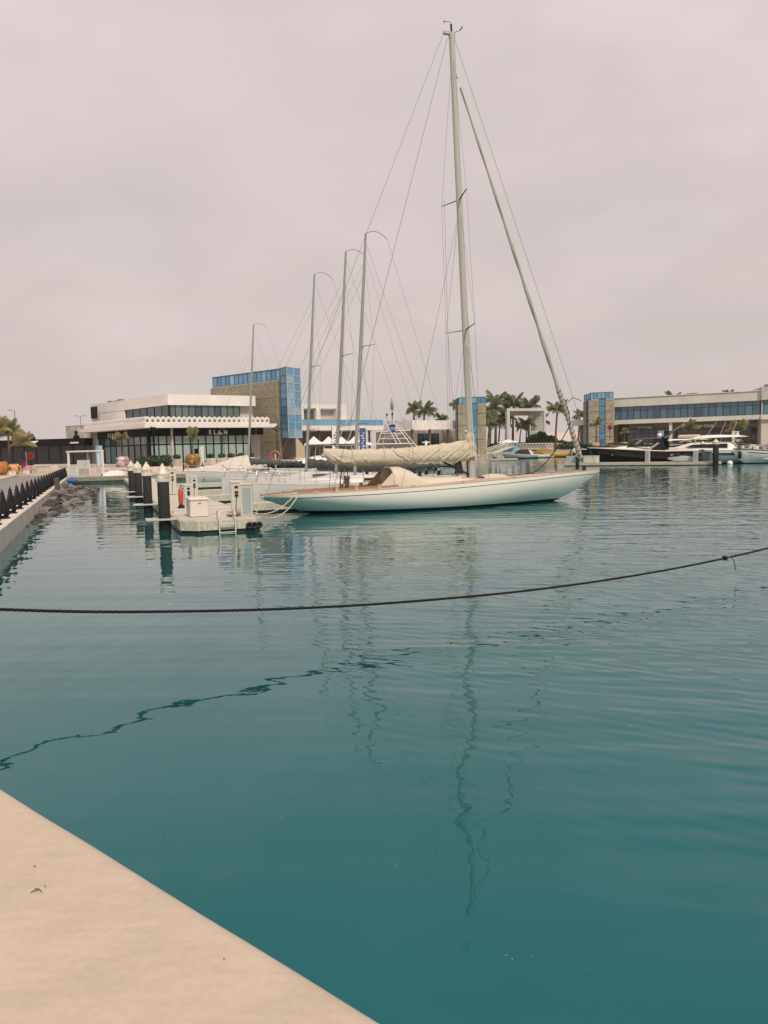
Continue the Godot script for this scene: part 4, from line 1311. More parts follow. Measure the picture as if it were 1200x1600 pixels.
func make_left_buildings() -> void:
	var white := mat("white_render", col(0.76, 0.72, 0.69), 0.7, "subtle", 0.05, 0.0, 0.4)
	var black := mat("black_fascia", col(0.008, 0.0075, 0.0075), 0.6, "", 1.0, 0.0, 0.3)
	var bar := mat("black_bars", col(0.007, 0.008, 0.008), 0.6, "", 1.0, 0.0, 0.3)
	var pale_glass := [mat("teal_glass_a", col(0.29, 0.41, 0.37), 0.10, "fine", 0.15, 0.0, 0.6), mat("teal_glass_b", col(0.34, 0.44, 0.41), 0.10, "fine", 0.15, 0.0, 0.6), mat("teal_glass_c", col(0.24, 0.36, 0.33), 0.10, "fine", 0.15, 0.0, 0.6)]
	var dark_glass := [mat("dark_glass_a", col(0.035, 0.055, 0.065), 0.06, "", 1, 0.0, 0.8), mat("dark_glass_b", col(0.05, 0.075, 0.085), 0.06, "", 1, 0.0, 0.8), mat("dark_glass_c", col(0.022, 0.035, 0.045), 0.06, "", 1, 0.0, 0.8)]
	var stone := mat("stone_cladding", col(0.46, 0.42, 0.31), 0.85, "cladding", 0.28, 0.0, 0.35)
	var letter := mat("white_letters", col(0.75, 0.73, 0.70), 0.5)
	# ------------------------------------------------ cafe building at the head of the channel
	var C := spot(228, 106.0); var RE := spot(434, 116.5); var LE := spot(124, 122.5)
	var fr := face(C, RE); var lr := run(C, RE); var fl := face(LE, C); var ll := run(LE, C)
	var b := thing("cafe_building", "white two-storey cafe building with a star-pierced parapet and teal windows", "building", C)
	b.position.y = 1.55
	var inward := -(fr.basis.z + fl.basis.z).normalized()
	var back_r := RE - fr.basis.z * 14.0; var back_l := LE - fl.basis.z * 10.0
	var st := mb(); prism(st, [C, RE, back_r, C + inward * 22.0, back_l, LE], 6.49, 7.05); fpart("canopy_slab", st, white, b, Transform3D.IDENTITY)
	fpart("lattice_parapet", lattice(lr - 1.2, 0.92, 0.74), white, b, fr * Transform3D(Basis.IDENTITY, Vector3(0.1, 7.05, -0.25)))
	fpart("lattice_parapet", lattice(ll - 2.0, 0.92, 0.74), white, b, fl * Transform3D(Basis.IDENTITY, Vector3(1.9, 7.05, -0.25)))
	fpart("fascia", slab(Vector3(1.1, 5.45, -1.95), Vector3(lr - 2.6, 1.03, 0.25)), black, b, fr)
	fpart("fascia", slab(Vector3(3.2, 5.45, -1.95), Vector3(ll - 4.2, 1.03, 0.25)), black, b, fl)
	glazing(b, fr, 1.2, lr - 3.6, 1.62, 5.45, -1.9, 13, [4.2], pale_glass, bar, 0.17, 4)
	glazing(b, fl, 3.4, ll - 1.2, 1.62, 5.45, -1.9, 9, [4.2], [pale_glass[2], dark_glass[1], dark_glass[0], mat("teal_glass_d", col(0.12, 0.19, 0.18), 0.08, "", 1, 0.0, 0.7)], bar, 0.17, 6)
	fpart("corner_post", slab(Vector3(0.85, 1.55, -2.15), Vector3(0.35, 4.94, 0.4)), bar, b, fr)
	fpart("end_wall", slab(Vector3(0.4, 1.55, -6.0), Vector3(2.9, 4.94, 4.2)), mat("grey_render", col(0.50, 0.49, 0.46), 0.7, "blotch", 0.12), b, fl)
	fpart("back_wall", slab(Vector3(1.0, 1.55, -4.6), Vector3(lr - 2.0, 4.9, 0.3)), mat("inner_wall", col(0.46, 0.43, 0.40), 0.8), b, fr)
	fpart("back_wall", slab(Vector3(3.3, 1.55, -4.6), Vector3(ll - 4.0, 4.9, 0.3)), mats.inner_wall, b, fl)
	letters("sign_letters", "E L & N", 0.62, fr * Vector3(11.1, 5.85, -1.66), fr.basis, letter, b).transform.origin -= b.position
	letters("sign_letters", "E L & N", 0.60, fl * Vector3(8.6, 5.8, -1.66), fl.basis, letter, b).transform.origin -= b.position
	letters("sign_small_print", "LONDON", 0.16, fr * Vector3(11.3, 5.58, -1.66), fr.basis, letter, b).transform.origin -= b.position
	# upper storey
	var UC := spot(266, 114.0); var UR := spot(402, 121.5); var UM := spot(199, 124.5); var UL := spot(146, 133.5)
	var gr := face(UC, UR); var gl := face(UL, UC); var lur := run(UC, UR); var lul := run(UL, UC); var lum := run(UL, UM)
	st = mb(); prism(st, [UC, UR, UR - gr.basis.z * 14.0, UC + inward * 18.0, UL - gl.basis.z * 9.0, UL], 10.05, 11.62); fpart("roof_band", st, white, b, Transform3D.IDENTITY)
	st = mb(); prism(st, [UC + inward * 1.0, UR - gr.basis.z * 1.1, UR - gr.basis.z * 13.0, UC + inward * 17.0, UM - gl.basis.z * 8.0, UM - gl.basis.z * 1.0], 7.05, 10.05); fpart("upper_core", st, mat("inner_wall", col(0.46, 0.43, 0.40), 0.8), b, Transform3D.IDENTITY)
	glazing(b, gr, 0.15, lur - 2.6, 7.1, 10.05, -0.35, 11, [8.3], [mat("upper_glass_a", col(0.075, 0.11, 0.105), 0.06, "", 1, 0.0, 0.8), mat("upper_glass_b", col(0.10, 0.14, 0.135), 0.06, "", 1, 0.0, 0.8), dark_glass[0]], bar, 0.09, 9)
	glazing(b, gl, lum, lul - 0.15, 7.1, 10.05, -0.35, 6, [], dark_glass, bar, 0.10, 11)
	fpart("white_wall", slab(Vector3(0.0, 7.05, -8.0), Vector3(lum - 0.1, 3.0, 7.95)), white, b, gl)
	fpart("screen", slab(Vector3(0.25, 9.25, 0.02), Vector3(2.45, 1.95, 0.16)), black, b, gl)
	fpart("pilaster", slab(Vector3(2.9, 7.05, 0.03), Vector3(0.28, 4.45, 0.12)), mat("grey_render", col(0.50, 0.49, 0.46), 0.7, "blotch", 0.12), b, gl)
	for q in [[4.6, 1.2, 0.35], [7.4, 1.6, 0.28], [8.6, 0.5, 0.45]]:
		fpart("roof_unit", slab(Vector3(q[0], 11.62, -1.8), Vector3(q[1], q[2], 0.9)), mat("roof_plant", col(0.16, 0.16, 0.15), 0.6), b, gl)
	# ------------------------------------------------ stone block with blue glass crown and tower
	var S0 := spot(333, 134.0); var S1 := spot(441.5, 122.0)
	var fs := face(S0, S1); var ls := run(S0, S1)
	var t := thing("stone_block", "olive stone-clad block with a blue glass crown and glazed corner tower", "building", S0)
	t.position.y = 1.55
	var prev := 1.55
	var sb := spot(442.5, 132.0)
	for y in [4.4, 8.45, 11.4, 14.05]:
		st = mb(); prism(st, [S0, S1, sb, spot(345, 140.0)], prev, y - 0.07); fpart("stone_course", st, stone, t, Transform3D.IDENTITY)
		st = mb(); prism(st, [S0.lerp(sb, 0.02), S1.lerp(S0, 0.01) - fs.basis.z * 0.06, sb, spot(346, 139.5)], y - 0.07, y); fpart("joint", st, stone, t, Transform3D.IDENTITY)
		prev = y
	fpart("opening", slab(Vector3(ls * 0.375, 11.6, 0.01), Vector3(0.55, 0.62, 0.05)), black, t, fs)
	fpart("pier", slab(Vector3(ls - 1.1, 1.55, 0.02), Vector3(0.75, 12.3, 0.14)), mat("stone_pier", col(0.46, 0.41, 0.28), 0.85, "cladding", 0.28, 0.0, 0.35), t, fs)
	var blues := []
	for k in 5:
		var bl: Array = [[0.07, 0.23, 0.40], [0.12, 0.32, 0.50], [0.21, 0.42, 0.56], [0.08, 0.25, 0.42], [0.32, 0.47, 0.55]][k]
		blues.append(mat("blue_glass_%s" % ["deep", "mid", "light", "navy", "milky"][k], col(bl[0], bl[1], bl[2]), 0.12, "fine", 0.3, 0.0, 0.7))
	var light_bar := mat("pale_bars", col(0.42, 0.50, 0.55), 0.4)
	var dark_blue_bar := mat("blue_bars", col(0.03, 0.07, 0.13), 0.4)
	glazing(t, fs, 0.6, ls + 0.1, 14.15, 15.75, -0.15, 15, [], blues, dark_blue_bar, 0.07, 21)
	fpart("crown_frame", slab(Vector3(0.5, 15.75, -0.25), Vector3(ls - 0.4, 0.10, 0.2)), dark_blue_bar, t, fs)
	var T0 := spot(441.6, 121.6); var T1 := spot(451.5, 119.6); var T2 := spot(472.5, 122.6)
	var ft1 := face(T0, T1); var ft2 := face(T1, T2)
	var rows := []
	for k in range(1, 9): rows.append(4.95 + 10.85 * k / 9.0)
	glazing(t, ft1, 0.0, run(T0, T1), 4.95, 15.8, 0.0, 1, rows, [blues[0], blues[3], blues[1]], dark_blue_bar, 0.08, 31)
	glazing(t, ft2, 0.0, run(T1, T2), 4.95, 15.8, 0.0, 2, rows, [blues[1], blues[2], blues[4], blues[1]], light_bar, 0.09, 33)
	st = mb(); prism(st, [spot(443.6, 122.2), spot(451.5, 120.5), spot(470.6, 123.2), spot(470.0, 126.0), spot(443.6, 126.0)], 5.0, 15.7)
	fpart("tower_core", st, mat("tower_core", col(0.05, 0.10, 0.16), 0.6), t, Transform3D.IDENTITY)
	st = mb(); prism(st, [spot(442.5, 124.0), spot(470, 124.5), spot(470, 127.0), spot(443, 127.0)], 1.55, 4.9); fpart("tower_foot", st, mat("shop_interior", col(0.27, 0.245, 0.215), 0.7, "fine", 0.2), t, Transform3D.IDENTITY)
	var pf := spot(468, 119.0)
	var pr := thing("stone_pier", "small buff stone pier tapering to a point under the blue glass tower", "pier", Vector3(pf.x, 1.55, pf.z), 0.2)
	st = mb(); plate(st, [Vector2(-0.55, 0), Vector2(0.75, 0), Vector2(0.75, 1.9), Vector2(-0.3, 3.3), Vector2(-0.55, 3.1)], Vector3.ZERO, Basis.IDENTITY, 0.7); part("slab", st, mat("buff_stone", col(0.52, 0.41, 0.27), 0.8, "fine", 0.5), pr)
	st = mb(); cbox(st, Vector3(0.1, 0.12, 0), Vector3(1.6, 0.24, 1.0), 0.03); part("plinth", st, mat("pale_concrete", col(0.60, 0.52, 0.45), 0.8, "blotch", 0.35, 0.0, 0.4, 0.15), pr)
	# ------------------------------------------------ white building with blue balustrade
	var W0 := spot(466, 131.0); var W1 := spot(600, 142.0)
	var fw := face(W0, W1); var lw := run(W0, W1)
	var w := thing("terrace_building", "white building with a blue glass balustrade behind the white gazebos", "building", W0)
	w.position.y = 1.55
	fpart("floor_slab", slab(Vector3(0, 6.35, -11.0), Vector3(lw, 0.82, 11.0)), white, w, fw)
	glazing(w, fw, 0.1, lw - 0.1, 7.18, 8.2, -0.1, 24, [], [blues[2], mat("balustrade_blue", col(0.10, 0.30, 0.50), 0.1, "", 1, 0, 0.7), mat("balustrade_sky", col(0.17, 0.38, 0.55), 0.1, "", 1, 0, 0.7)], mat("balustrade_bar", col(0.22, 0.42, 0.56), 0.4), 0.05, 41)
	for q in [[0.0, 1.15], [2.15, 3.2 - 2.15], [5.75, 0.9], [10.1, 2.1]]:
		fpart("upper_wall", slab(Vector3(q[0], 7.17, -4.3), Vector3(q[1], 3.85, 1.2)), white, w, fw)
	fpart("upper_lintel", slab(Vector3(0, 10.35, -4.2), Vector3(12.2, 0.72, 1.0)), white, w, fw)
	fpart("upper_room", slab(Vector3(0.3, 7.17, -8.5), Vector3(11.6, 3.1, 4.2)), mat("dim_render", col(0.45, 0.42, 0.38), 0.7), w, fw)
	for q in [[1.15, 1.0], [3.25, 2.5]]:
		fpart("window", slab(Vector3(q[0], 7.3, -4.0), Vector3(q[1], 2.4, 0.08)), dark_glass[1], w, fw)
	fpart("ground_floor", slab(Vector3(0, 1.55, -10.8), Vector3(lw, 4.8, 2.0)), mat("shop_interior", col(0.27, 0.245, 0.215), 0.7, "fine", 0.2), w, fw)
	for k in 5:
		fpart("column", slab(Vector3(1.0 + 3.6 * k, 1.55, -0.9), Vector3(0.3, 4.8, 0.3)), mat("dark_column", col(0.05, 0.05, 0.05), 0.6), w, fw)
	# ------------------------------------------------ low white building
	var L0 := spot(596, 148.0); var L1 := spot(645, 140.0); var L2 := spot(722, 147.0)
	var f1 := face(L0, L1); var f2 := face(L1, L2)
	var lo := thing("low_building", "long low white-fascia building with dark shopfronts, left of the narrow stone tower", "building", L1)
	lo.position.y = 1.55
	st = mb(); prism(st, [L0, L1, L2, L2 - f2.basis.z * 12.0, L1 + Vector3(0, 0, -14), L0 - f1.basis.z * 12.0], 6.35, 7.98); fpart("fascia", st, white, lo, Transform3D.IDENTITY)
	st = mb(); prism(st, [spot(588, 157.0), spot(645, 148.0), spot(722, 154.5), spot(722, 162.0), spot(588, 164.0)], 1.55, 6.35); fpart("shopfront", st, mat("shop_interior", col(0.27, 0.245, 0.215), 0.7, "fine", 0.2), lo, Transform3D.IDENTITY)
	glazing(lo, f2, 3.5, 8.6, 1.6, 5.6, -2.9, 4, [], [dark_glass[0], dark_glass[2], mat("shop_blue_glass", col(0.03, 0.06, 0.11), 0.08, "", 1, 0, 0.7)], bar, 0.08, 51)
	for q in [0.4, 4.5, 9.0]:
		fpart("column", slab(Vector3(q, 1.55, -1.0), Vector3(0.35, 4.8, 0.35)), mat("brown_column", col(0.12, 0.09, 0.06), 0.7), lo, f2)
	fpart("sign_board", slab(Vector3(4.6, 5.72, -1.9), Vector3(1.9, 0.36, 0.1)), mat("pale_sign", col(0.45, 0.50, 0.55), 0.5), lo, f2)
	# ------------------------------------------------ black showroom at the far left
	var B0 := spot(-40, 126.0); var B1 := spot(133, 121.0)
	var fb := face(B0, B1); var lb := run(B0, B1)
	var bb := thing("black_showroom", "low black-fronted showroom with a winged emblem on its fascia", "building", B0)
	bb.position.y = 1.55
	fpart("fascia", slab(Vector3(0, 4.55, -8.0), Vector3(lb, 1.1, 8.0)), black, bb, fb)
	fpart("side_wall", slab(Vector3(0, 1.55, -8.0), Vector3(lb - 0.6, 3.0, 6.8)), mat("showroom_back", col(0.30, 0.29, 0.28), 0.6), bb, fb)
	glazing(bb, fb, 0.2, lb - 0.3, 1.6, 4.55, -0.6, 9, [], [glass("showroom_pane", col(0.01, 0.012, 0.012), 0.72)], bar, 0.10, 61)
	for k in 14:
		var kk := 3.0 + k * 0.95
		fpart("display_shelf", slab(Vector3(kk, 1.6 + 0.0, -1.15), Vector3(0.7, 0.6 + 0.9 * fposmod(k * 0.37, 1.0), 0.2)), [mat("goods_grey", col(0.10, 0.10, 0.095), 0.5), mat("goods_dark", col(0.04, 0.05, 0.05), 0.5), mat("goods_warm", col(0.12, 0.07, 0.04), 0.5)][k % 3], bb, fb)
	var em := Vector3(lb * 0.515, 5.12, 0.06)
	for s in [-1.0, 1.0]:
		st = mb(); plate(st, [Vector2(s * 0.32, 0.24), Vector2(s * 1.75, 0.33), Vector2(s * 1.55, 0.12), Vector2(s * 0.95, -0.12), Vector2(s * 0.32, -0.30)], em, Basis.IDENTITY, 0.06)
		fpart("emblem_wing", st, letter, bb, fb)
	st = mb(); lathe(st, [[0.0, -0.04], [0.30, -0.04], [0.34, 0.0], [0.30, 0.05], [0.0, 0.05]], 18, em, Basis(Vector3.RIGHT, PI / 2)); fpart("emblem_disc", st, mat("emblem_dark", col(0.05, 0.06, 0.065), 0.3, "", 1, 0.5), bb, fb)
	fpart("sign_board", slab(Vector3(lb - 2.55, 4.85, 0.01), Vector3(1.55, 0.22, 0.06)), mat("pale_sign_white", col(0.60, 0.60, 0.58), 0.5), bb, fb)
	# dark figure-like sign on the roof: disc over a flaring foot
	st = mb(); lathe(st, [[0.0, 0.0], [0.5, 0.0], [0.46, 0.3], [0.25, 0.55], [0.16, 0.7], [0.26, 0.85], [0.24, 1.05], [0.1, 1.2], [0.0, 1.22]], 12)
	fpart("roof_ornament", st, black, bb, fb * Transform3D(Basis.IDENTITY, Vector3(lb - 1.75, 5.66, -0.5)))
	st = mb(); lathe(st, [[0.0, 0.0], [0.42, 0.0], [0.36, 0.35], [0.2, 0.5], [0.14, 0.62], [0.22, 0.75], [0.0, 0.95]], 12)
	fpart("roof_ornament", st, black, bb, fb * Transform3D(Basis.IDENTITY, Vector3(lb * 0.53, 5.66, -0.5)))
	# pale wall seen between showroom and cafe
	var K0 := spot(105, 134.0); var K1 := spot(130, 133.0)
	var kw := thing("pale_wall", "short pale grey wall rising behind the black showroom's right end", "wall", K0)
	kw.position.y = 1.55
	fpart("wall", slab(Vector3(0, 1.55, -1.5), Vector3(run(K0, K1) + 1.0, 6.55, 1.5)), mat("grey_render", col(0.50, 0.49, 0.46), 0.7, "blotch", 0.12), kw, face(K0, K1))
	fpart("coping", slab(Vector3(-0.05, 8.1, -1.55), Vector3(run(K0, K1) + 1.1, 0.08, 1.62)), white, kw, face(K0, K1))

# ---------------------------------------------------------------- plants
func frond_mesh(droop: float, sd: int) -> ArrayMesh:
	var r := RandomNumberGenerator.new(); r.seed = sd
	var st := mb()
	flat(st)
	var n := 17
	var prev := Vector3.ZERO; var ang := 0.75
	var pts := [prev]; var dirs := []
	for k in n:
		var d := Vector3(cos(ang), sin(ang), 0)
		dirs.append(d)
		prev += d / n
		pts.append(prev)
		ang -= droop / n * (0.5 + 1.0 * k / n)
	dirs.append(dirs[n - 1])
	for k in n:
		var w := 0.016 * (1.0 - float(k) / n) + 0.003
		quad(st, pts[k] + Vector3(0, 0, w), pts[k + 1] + Vector3(0, 0, w * 0.9), pts[k + 1] - Vector3(0, 0, w * 0.9), pts[k] - Vector3(0, 0, w))
		if k < 1: continue
		for s in [-1.0, 1.0]:
			for h in [0.0, 0.5]:
				var p: Vector3 = pts[k].lerp(pts[k + 1], h)
				var t: float = (k + h) / n
				var L := 0.34 * pow(sin(PI * (0.12 + 0.80 * t)), 0.8) * r.randf_range(0.8, 1.1)
				var side: Vector3 = (dirs[k] * 0.62 + Vector3(0, -0.35 - r.randf() * 0.5, s * 0.9)).normalized()
				var tip := p + side * L + Vector3(0, -0.25 * L, 0)
				var wv: Vector3 = dirs[k] * 0.017
				tri(st, p - wv, p + side * L * 0.5 + wv * 1.2, tip)
				tri(st, p - wv, p + wv, p + side * L * 0.5 + wv * 1.2)
	return mesh_of(st)

func leaf_mat(key: String, r: float, g: float, b: float) -> StandardMaterial3D:
	var m := mat(key, col(r, g, b), 0.55)
	m.backlight_enabled = true
	m.backlight = col(0.35, 0.4, 0.2)
	return m

var fronds := []

func palm(called: String, label: String, where: Vector3, h: float, crown: float, sd: int, n := 17, group := "", lean := 0.0, leaf := "palm_leaf", bushy := 0.0) -> Node3D:
	var leaves := {"palm_leaf": leaf_mat("palm_leaf", 0.065, 0.085, 0.045), "palm_leaf_dry": leaf_mat("palm_leaf_dry", 0.24, 0.19, 0.09), "palm_leaf_olive": leaf_mat("palm_leaf_olive", 0.13, 0.125, 0.055)}
	if fronds.is_empty():
		for k in 4: fronds.append(frond_mesh([1.3, 1.9, 2.5, 0.8][k], 200 + k))
	var r := RandomNumberGenerator.new(); r.seed = sd
	var o := thing(called, label, "palm tree", where, 0.0, group)
	var st := mb()
	var pts := []; var rad := []
	for k in 9:
		var t := k / 8.0
		pts.append(Vector3(lean * t * t + 0.05 * sin(t * 5.0 + sd), h * t, 0.04 * cos(t * 4.0 + sd)))
		rad.append((0.022 * h + 0.05) * (1.25 - 0.55 * t) * (1.0 if k % 2 else 0.93))
	tube(st, pts, rad, 8)
	part("trunk", st, mat("palm_trunk", col(0.22, 0.17, 0.12), 0.9, "rough", 1.5, 0.0, 0.3, 0.0, false), o)
	var top: Vector3 = pts[8]
	for k in n:
		var up := r.randf_range(-0.75, 0.75) + bushy
		var f := part("frond", fronds[r.randi_range(0, 2) if up < 0.3 else 3], leaves[leaf] if not (leaf == "palm_leaf_olive" and k % 3 == 0) else leaves.palm_leaf_dry, o)
		f.transform = Transform3D(Basis(Vector3.UP, TAU * k / n * 1.618 * 2.0 + r.randf_range(-0.3, 0.3)) * Basis(Vector3.BACK, up * 0.8 - 0.1) * Basis(Vector3.RIGHT, r.randf_range(-0.4, 0.4)), top)
		f.scale = Vector3.ONE * crown * r.randf_range(0.85, 1.1)
	return o

func leaf_cloud(blobs: Array, n: int, size: float, sd: int) -> ArrayMesh:
	var r := RandomNumberGenerator.new(); r.seed = sd
	var st := mb()
	flat(st)
	for b in blobs:
		for k in int(n * b[3]):
			var d := Vector3(r.randfn(), r.randfn(), r.randfn()).normalized() * pow(r.randf(), 0.4)
			var p: Vector3 = b[0] + Vector3(d.x * b[1], d.y * b[2], d.z * b[1])
			var u := Vector3(r.randfn(), r.randfn(), r.randfn()).normalized() * size * r.randf_range(0.6, 1.3)
			var v := u.cross(Vector3(r.randfn(), r.randfn(), r.randfn())).normalized() * size * 0.55
			tri(st, p - u, p + v, p + u); tri(st, p - u, p + u, p - v)
	return mesh_of(st)

func bush(called: String, label: String, where: Vector3, blobs: Array, n: int, size: float, sd: int, m: Material, group := "") -> Node3D:
	var o := thing(called, label, "bush", where, 0.0, group)
	part("foliage", leaf_cloud(blobs, n, size, sd), m, o)
	var st := mb()
	for b in blobs: tube(st, [Vector3(b[0].x * 0.6, 0, b[0].z * 0.6), b[0]], [0.07, 0.03], 6)
	part("stem", st, mat("bush_stem", col(0.12, 0.09, 0.06), 0.9), o)
	return o

# ---------------------------------------------------------------- motor boats: bow along +x
func motorboat(label: String, where: Vector3, turn: float, L: float, B: float, fb: float, fs: float, side: Material, deckm: Material, group := "") -> Array:
	var o := thing("motorboat", label, "motorboat", where, turn, group)
	var h := L / 2
	var rows := [[-h, B * 0.46, fs, -0.1, 4.0], [-h * 0.5, B * 0.5, fs * 1.0, -0.3, 3.6], [0.0, B * 0.49, lerpf(fs, fb, 0.35), -0.4, 2.8], [h * 0.45, B * 0.40, lerpf(fs, fb, 0.7), -0.35, 2.0], [h * 0.78, B * 0.23, lerpf(fs, fb, 0.92), -0.1, 1.6], [h * 0.95, B * 0.08, fb, fb * 0.55, 1.3], [h, 0.02, fb * 1.01, fb * 0.92, 1.1]]
	var st := mb(); hull_skin(st, rows, func(x): return 0.1, func(x): return table(rows, x, 2), 30, 8); transom(st, rows); part("hull", st, side, o)
	st = mb(); hull_skin(st, rows, func(x): return -0.5, func(x): return 0.1, 24, 3); part("waterline_band", st, mat("dark_fitting", col(0.012, 0.012, 0.012), 0.6, "", 1.0, 0.0, 0.35), o)
	st = mb(); hull_deck(st, rows, 0.02, 0.08, 24); part("deck", st, deckm, o)
	st = mb()
	for s in [-1.0, 1.0]:
		var pts := []
		for k in 15:
			var x := lerpf(-h * 0.98, h * 0.97, k / 14.0)
			pts.append(Vector3(x, table(rows, x, 2), s * table(rows, x, 1)))
		tube(st, pts, 0.04, 5)
	part("rubbing_rail", st, mat("gloss_white", col(0.74, 0.73, 0.69), 0.3), o)
	return [o, rows]

# a rounded house on deck; rows of [x, half width, base height, top height]
func house(st: SurfaceTool, rows: Array, ez := 4.0) -> SurfaceTool:
	var rings := []
	var n := 24
	for k in n + 1:
		var x := lerpf(rows[0][0], rows[rows.size() - 1][0], float(k) / n)
		var w := table(rows, x, 1); var y0 := table(rows, x, 2); var y1 := table(rows, x, 3)
		var ring := []
		for j in 13:
			var u := j / 6.0 - 1.0
			ring.append(Vector3(x, y0 + maxf(y1 - y0, 0.0) * pow(maxf(0.0, 1.0 - pow(absf(u), ez)), 0.55), u * w))
		ring.reverse()
		rings.append(ring)
	return loft(st, rings, false)

func bow_rail(o: Node3D, rows: Array, x0: float, x1: float, hgt := 0.6) -> void:
	var st := mb()
	for s in [-1.0, 1.0]:
		var pts := []
		for k in 9:
			var x := lerpf(x0, x1, k / 8.0)
			var p := Vector3(x, table(rows, x, 2), s * maxf(table(rows, x, 1) - 0.06, 0.03))
			pts.append(p + Vector3(0, hgt, 0))
			if k % 2 == 0: tube(st, [p, p + Vector3(0, hgt, 0)], 0.012, 5)
		tube(st, pts, 0.015, 5)
	part("bow_rail", st, mat("stainless", col(0.55, 0.55, 0.53), 0.25, "", 1.0, 0.9), o)

func gazebo(label: String, where: Vector3, turn: float, w: float) -> void:
	var cloth := mat("gazebo_cloth", col(0.78, 0.76, 0.76), 0.7, "fine", 0.6, 0.0, 0.4, 0.0, false)
	var o := thing("gazebo", label, "gazebo", where, turn, "white gazebos by the terrace building")
	var st := mb(); flat(st)
	var h := w / 2
	var c := [Vector3(-h, 2.35, h), Vector3(h, 2.35, h), Vector3(h, 2.35, -h), Vector3(-h, 2.35, -h)]
	for k in 4:
		var a: Vector3 = c[k]; var b: Vector3 = c[(k + 1) % 4]
		var top := Vector3(0, 3.55, 0)
		var m1 := a.lerp(top, 0.5) - Vector3(0, 0.12, 0); var m2 := b.lerp(top, 0.5) - Vector3(0, 0.12, 0)
		quad(st, a, b, m2, m1); tri(st, m1, m2, top)
		quad(st, a - Vector3(0, 0.32, 0), b - Vector3(0, 0.32, 0), b, a)
	part("canopy", st, cloth, o)
	for p in c:
		st = mb(); tube(st, [Vector3(p.x * 0.97, 0, p.z * 0.97), Vector3(p.x * 0.97, 2.3, p.z * 0.97)], 0.04, 6); part("leg", st, mat("pale_galvanised", col(0.55, 0.53, 0.49), 0.5, "fine", 2.0), o)

func stone_tower(called: String, label: String, p: Vector3, q: Vector3, r_: Vector3, ground: float, top: float, crown: float, slits: Array, courses: Array, sd: int) -> Node3D:
	# faces p-q (side) and q-r (front); slits as fractions along the front that are blue glass
	var stone := mat("tower_stone", col(0.52, 0.465, 0.33), 0.85, "cladding", 0.30, 0.0, 0.35)
	var gap := stone
	var o := thing(called, label, "tower", q)
	o.position.y = ground
	var f := face(q, r_); var l := run(q, r_); var fs := face(p, q); var lsd := run(p, q)
	var st := mb(); prism(st, [p.lerp(q, 0.08) - f.basis.z * 0.5, q - f.basis.z * 0.45 + f.basis.x * 0.25, r_ - f.basis.z * 0.45 - f.basis.x * 0.15, r_ - f.basis.z * 4.0, p - f.basis.z * 3.0], ground, top - 0.3)
	fpart("core", st, gap, o, Transform3D.IDENTITY)
	var x0 := 0.0
	var segs := []
	for s in slits:
		segs.append([x0, s[0] * l]); x0 = s[1] * l
	segs.append([x0, l])
	for sg in segs:
		var prev := ground
		for y in courses + [top]:
			fpart("stone_panel", slab(Vector3(sg[0], prev, -0.4), Vector3(sg[1] - sg[0], y - prev - 0.09, 0.4)), stone, o, f)
			prev = y
	var prev := ground
	for y in courses + [top]:
		fpart("stone_panel", slab(Vector3(0, prev, -0.4), Vector3(lsd * 0.45, y - prev - 0.09, 0.4)), stone, o, fs)
		prev = y
	var blues := [mats.blue_glass_deep, mats.blue_glass_mid, mats.blue_glass_navy]
	var sp := []
	for k in range(1, 7): sp.append(lerpf(ground + 0.2, top, k / 7.0))
	for s in slits: glazing(o, f, s[0] * l + 0.02, s[1] * l - 0.02, ground + 0.2, top + 0.1, -0.22, 1, sp, blues, mats.blue_bars, 0.06, sd)
	glazing(o, fs, lsd * 0.47, lsd * 0.98, ground + 0.2, top + 0.1, -0.22, 1, sp, blues, mats.blue_bars, 0.06, sd + 1)
	glazing(o, f, 0.05, l - 0.05, top + 0.02, crown, -0.2, 6, [], [mats.blue_glass_mid, mats.blue_glass_light, mats.blue_glass_milky, mats.blue_glass_deep], mats.blue_bars, 0.06, sd + 2)
	glazing(o, fs, 0.05, lsd - 0.05, top + 0.02, crown - 0.1, -0.2, 3, [], [mats.blue_glass_mid, mats.blue_glass_milky], mats.blue_bars, 0.06, sd + 3)
	return o

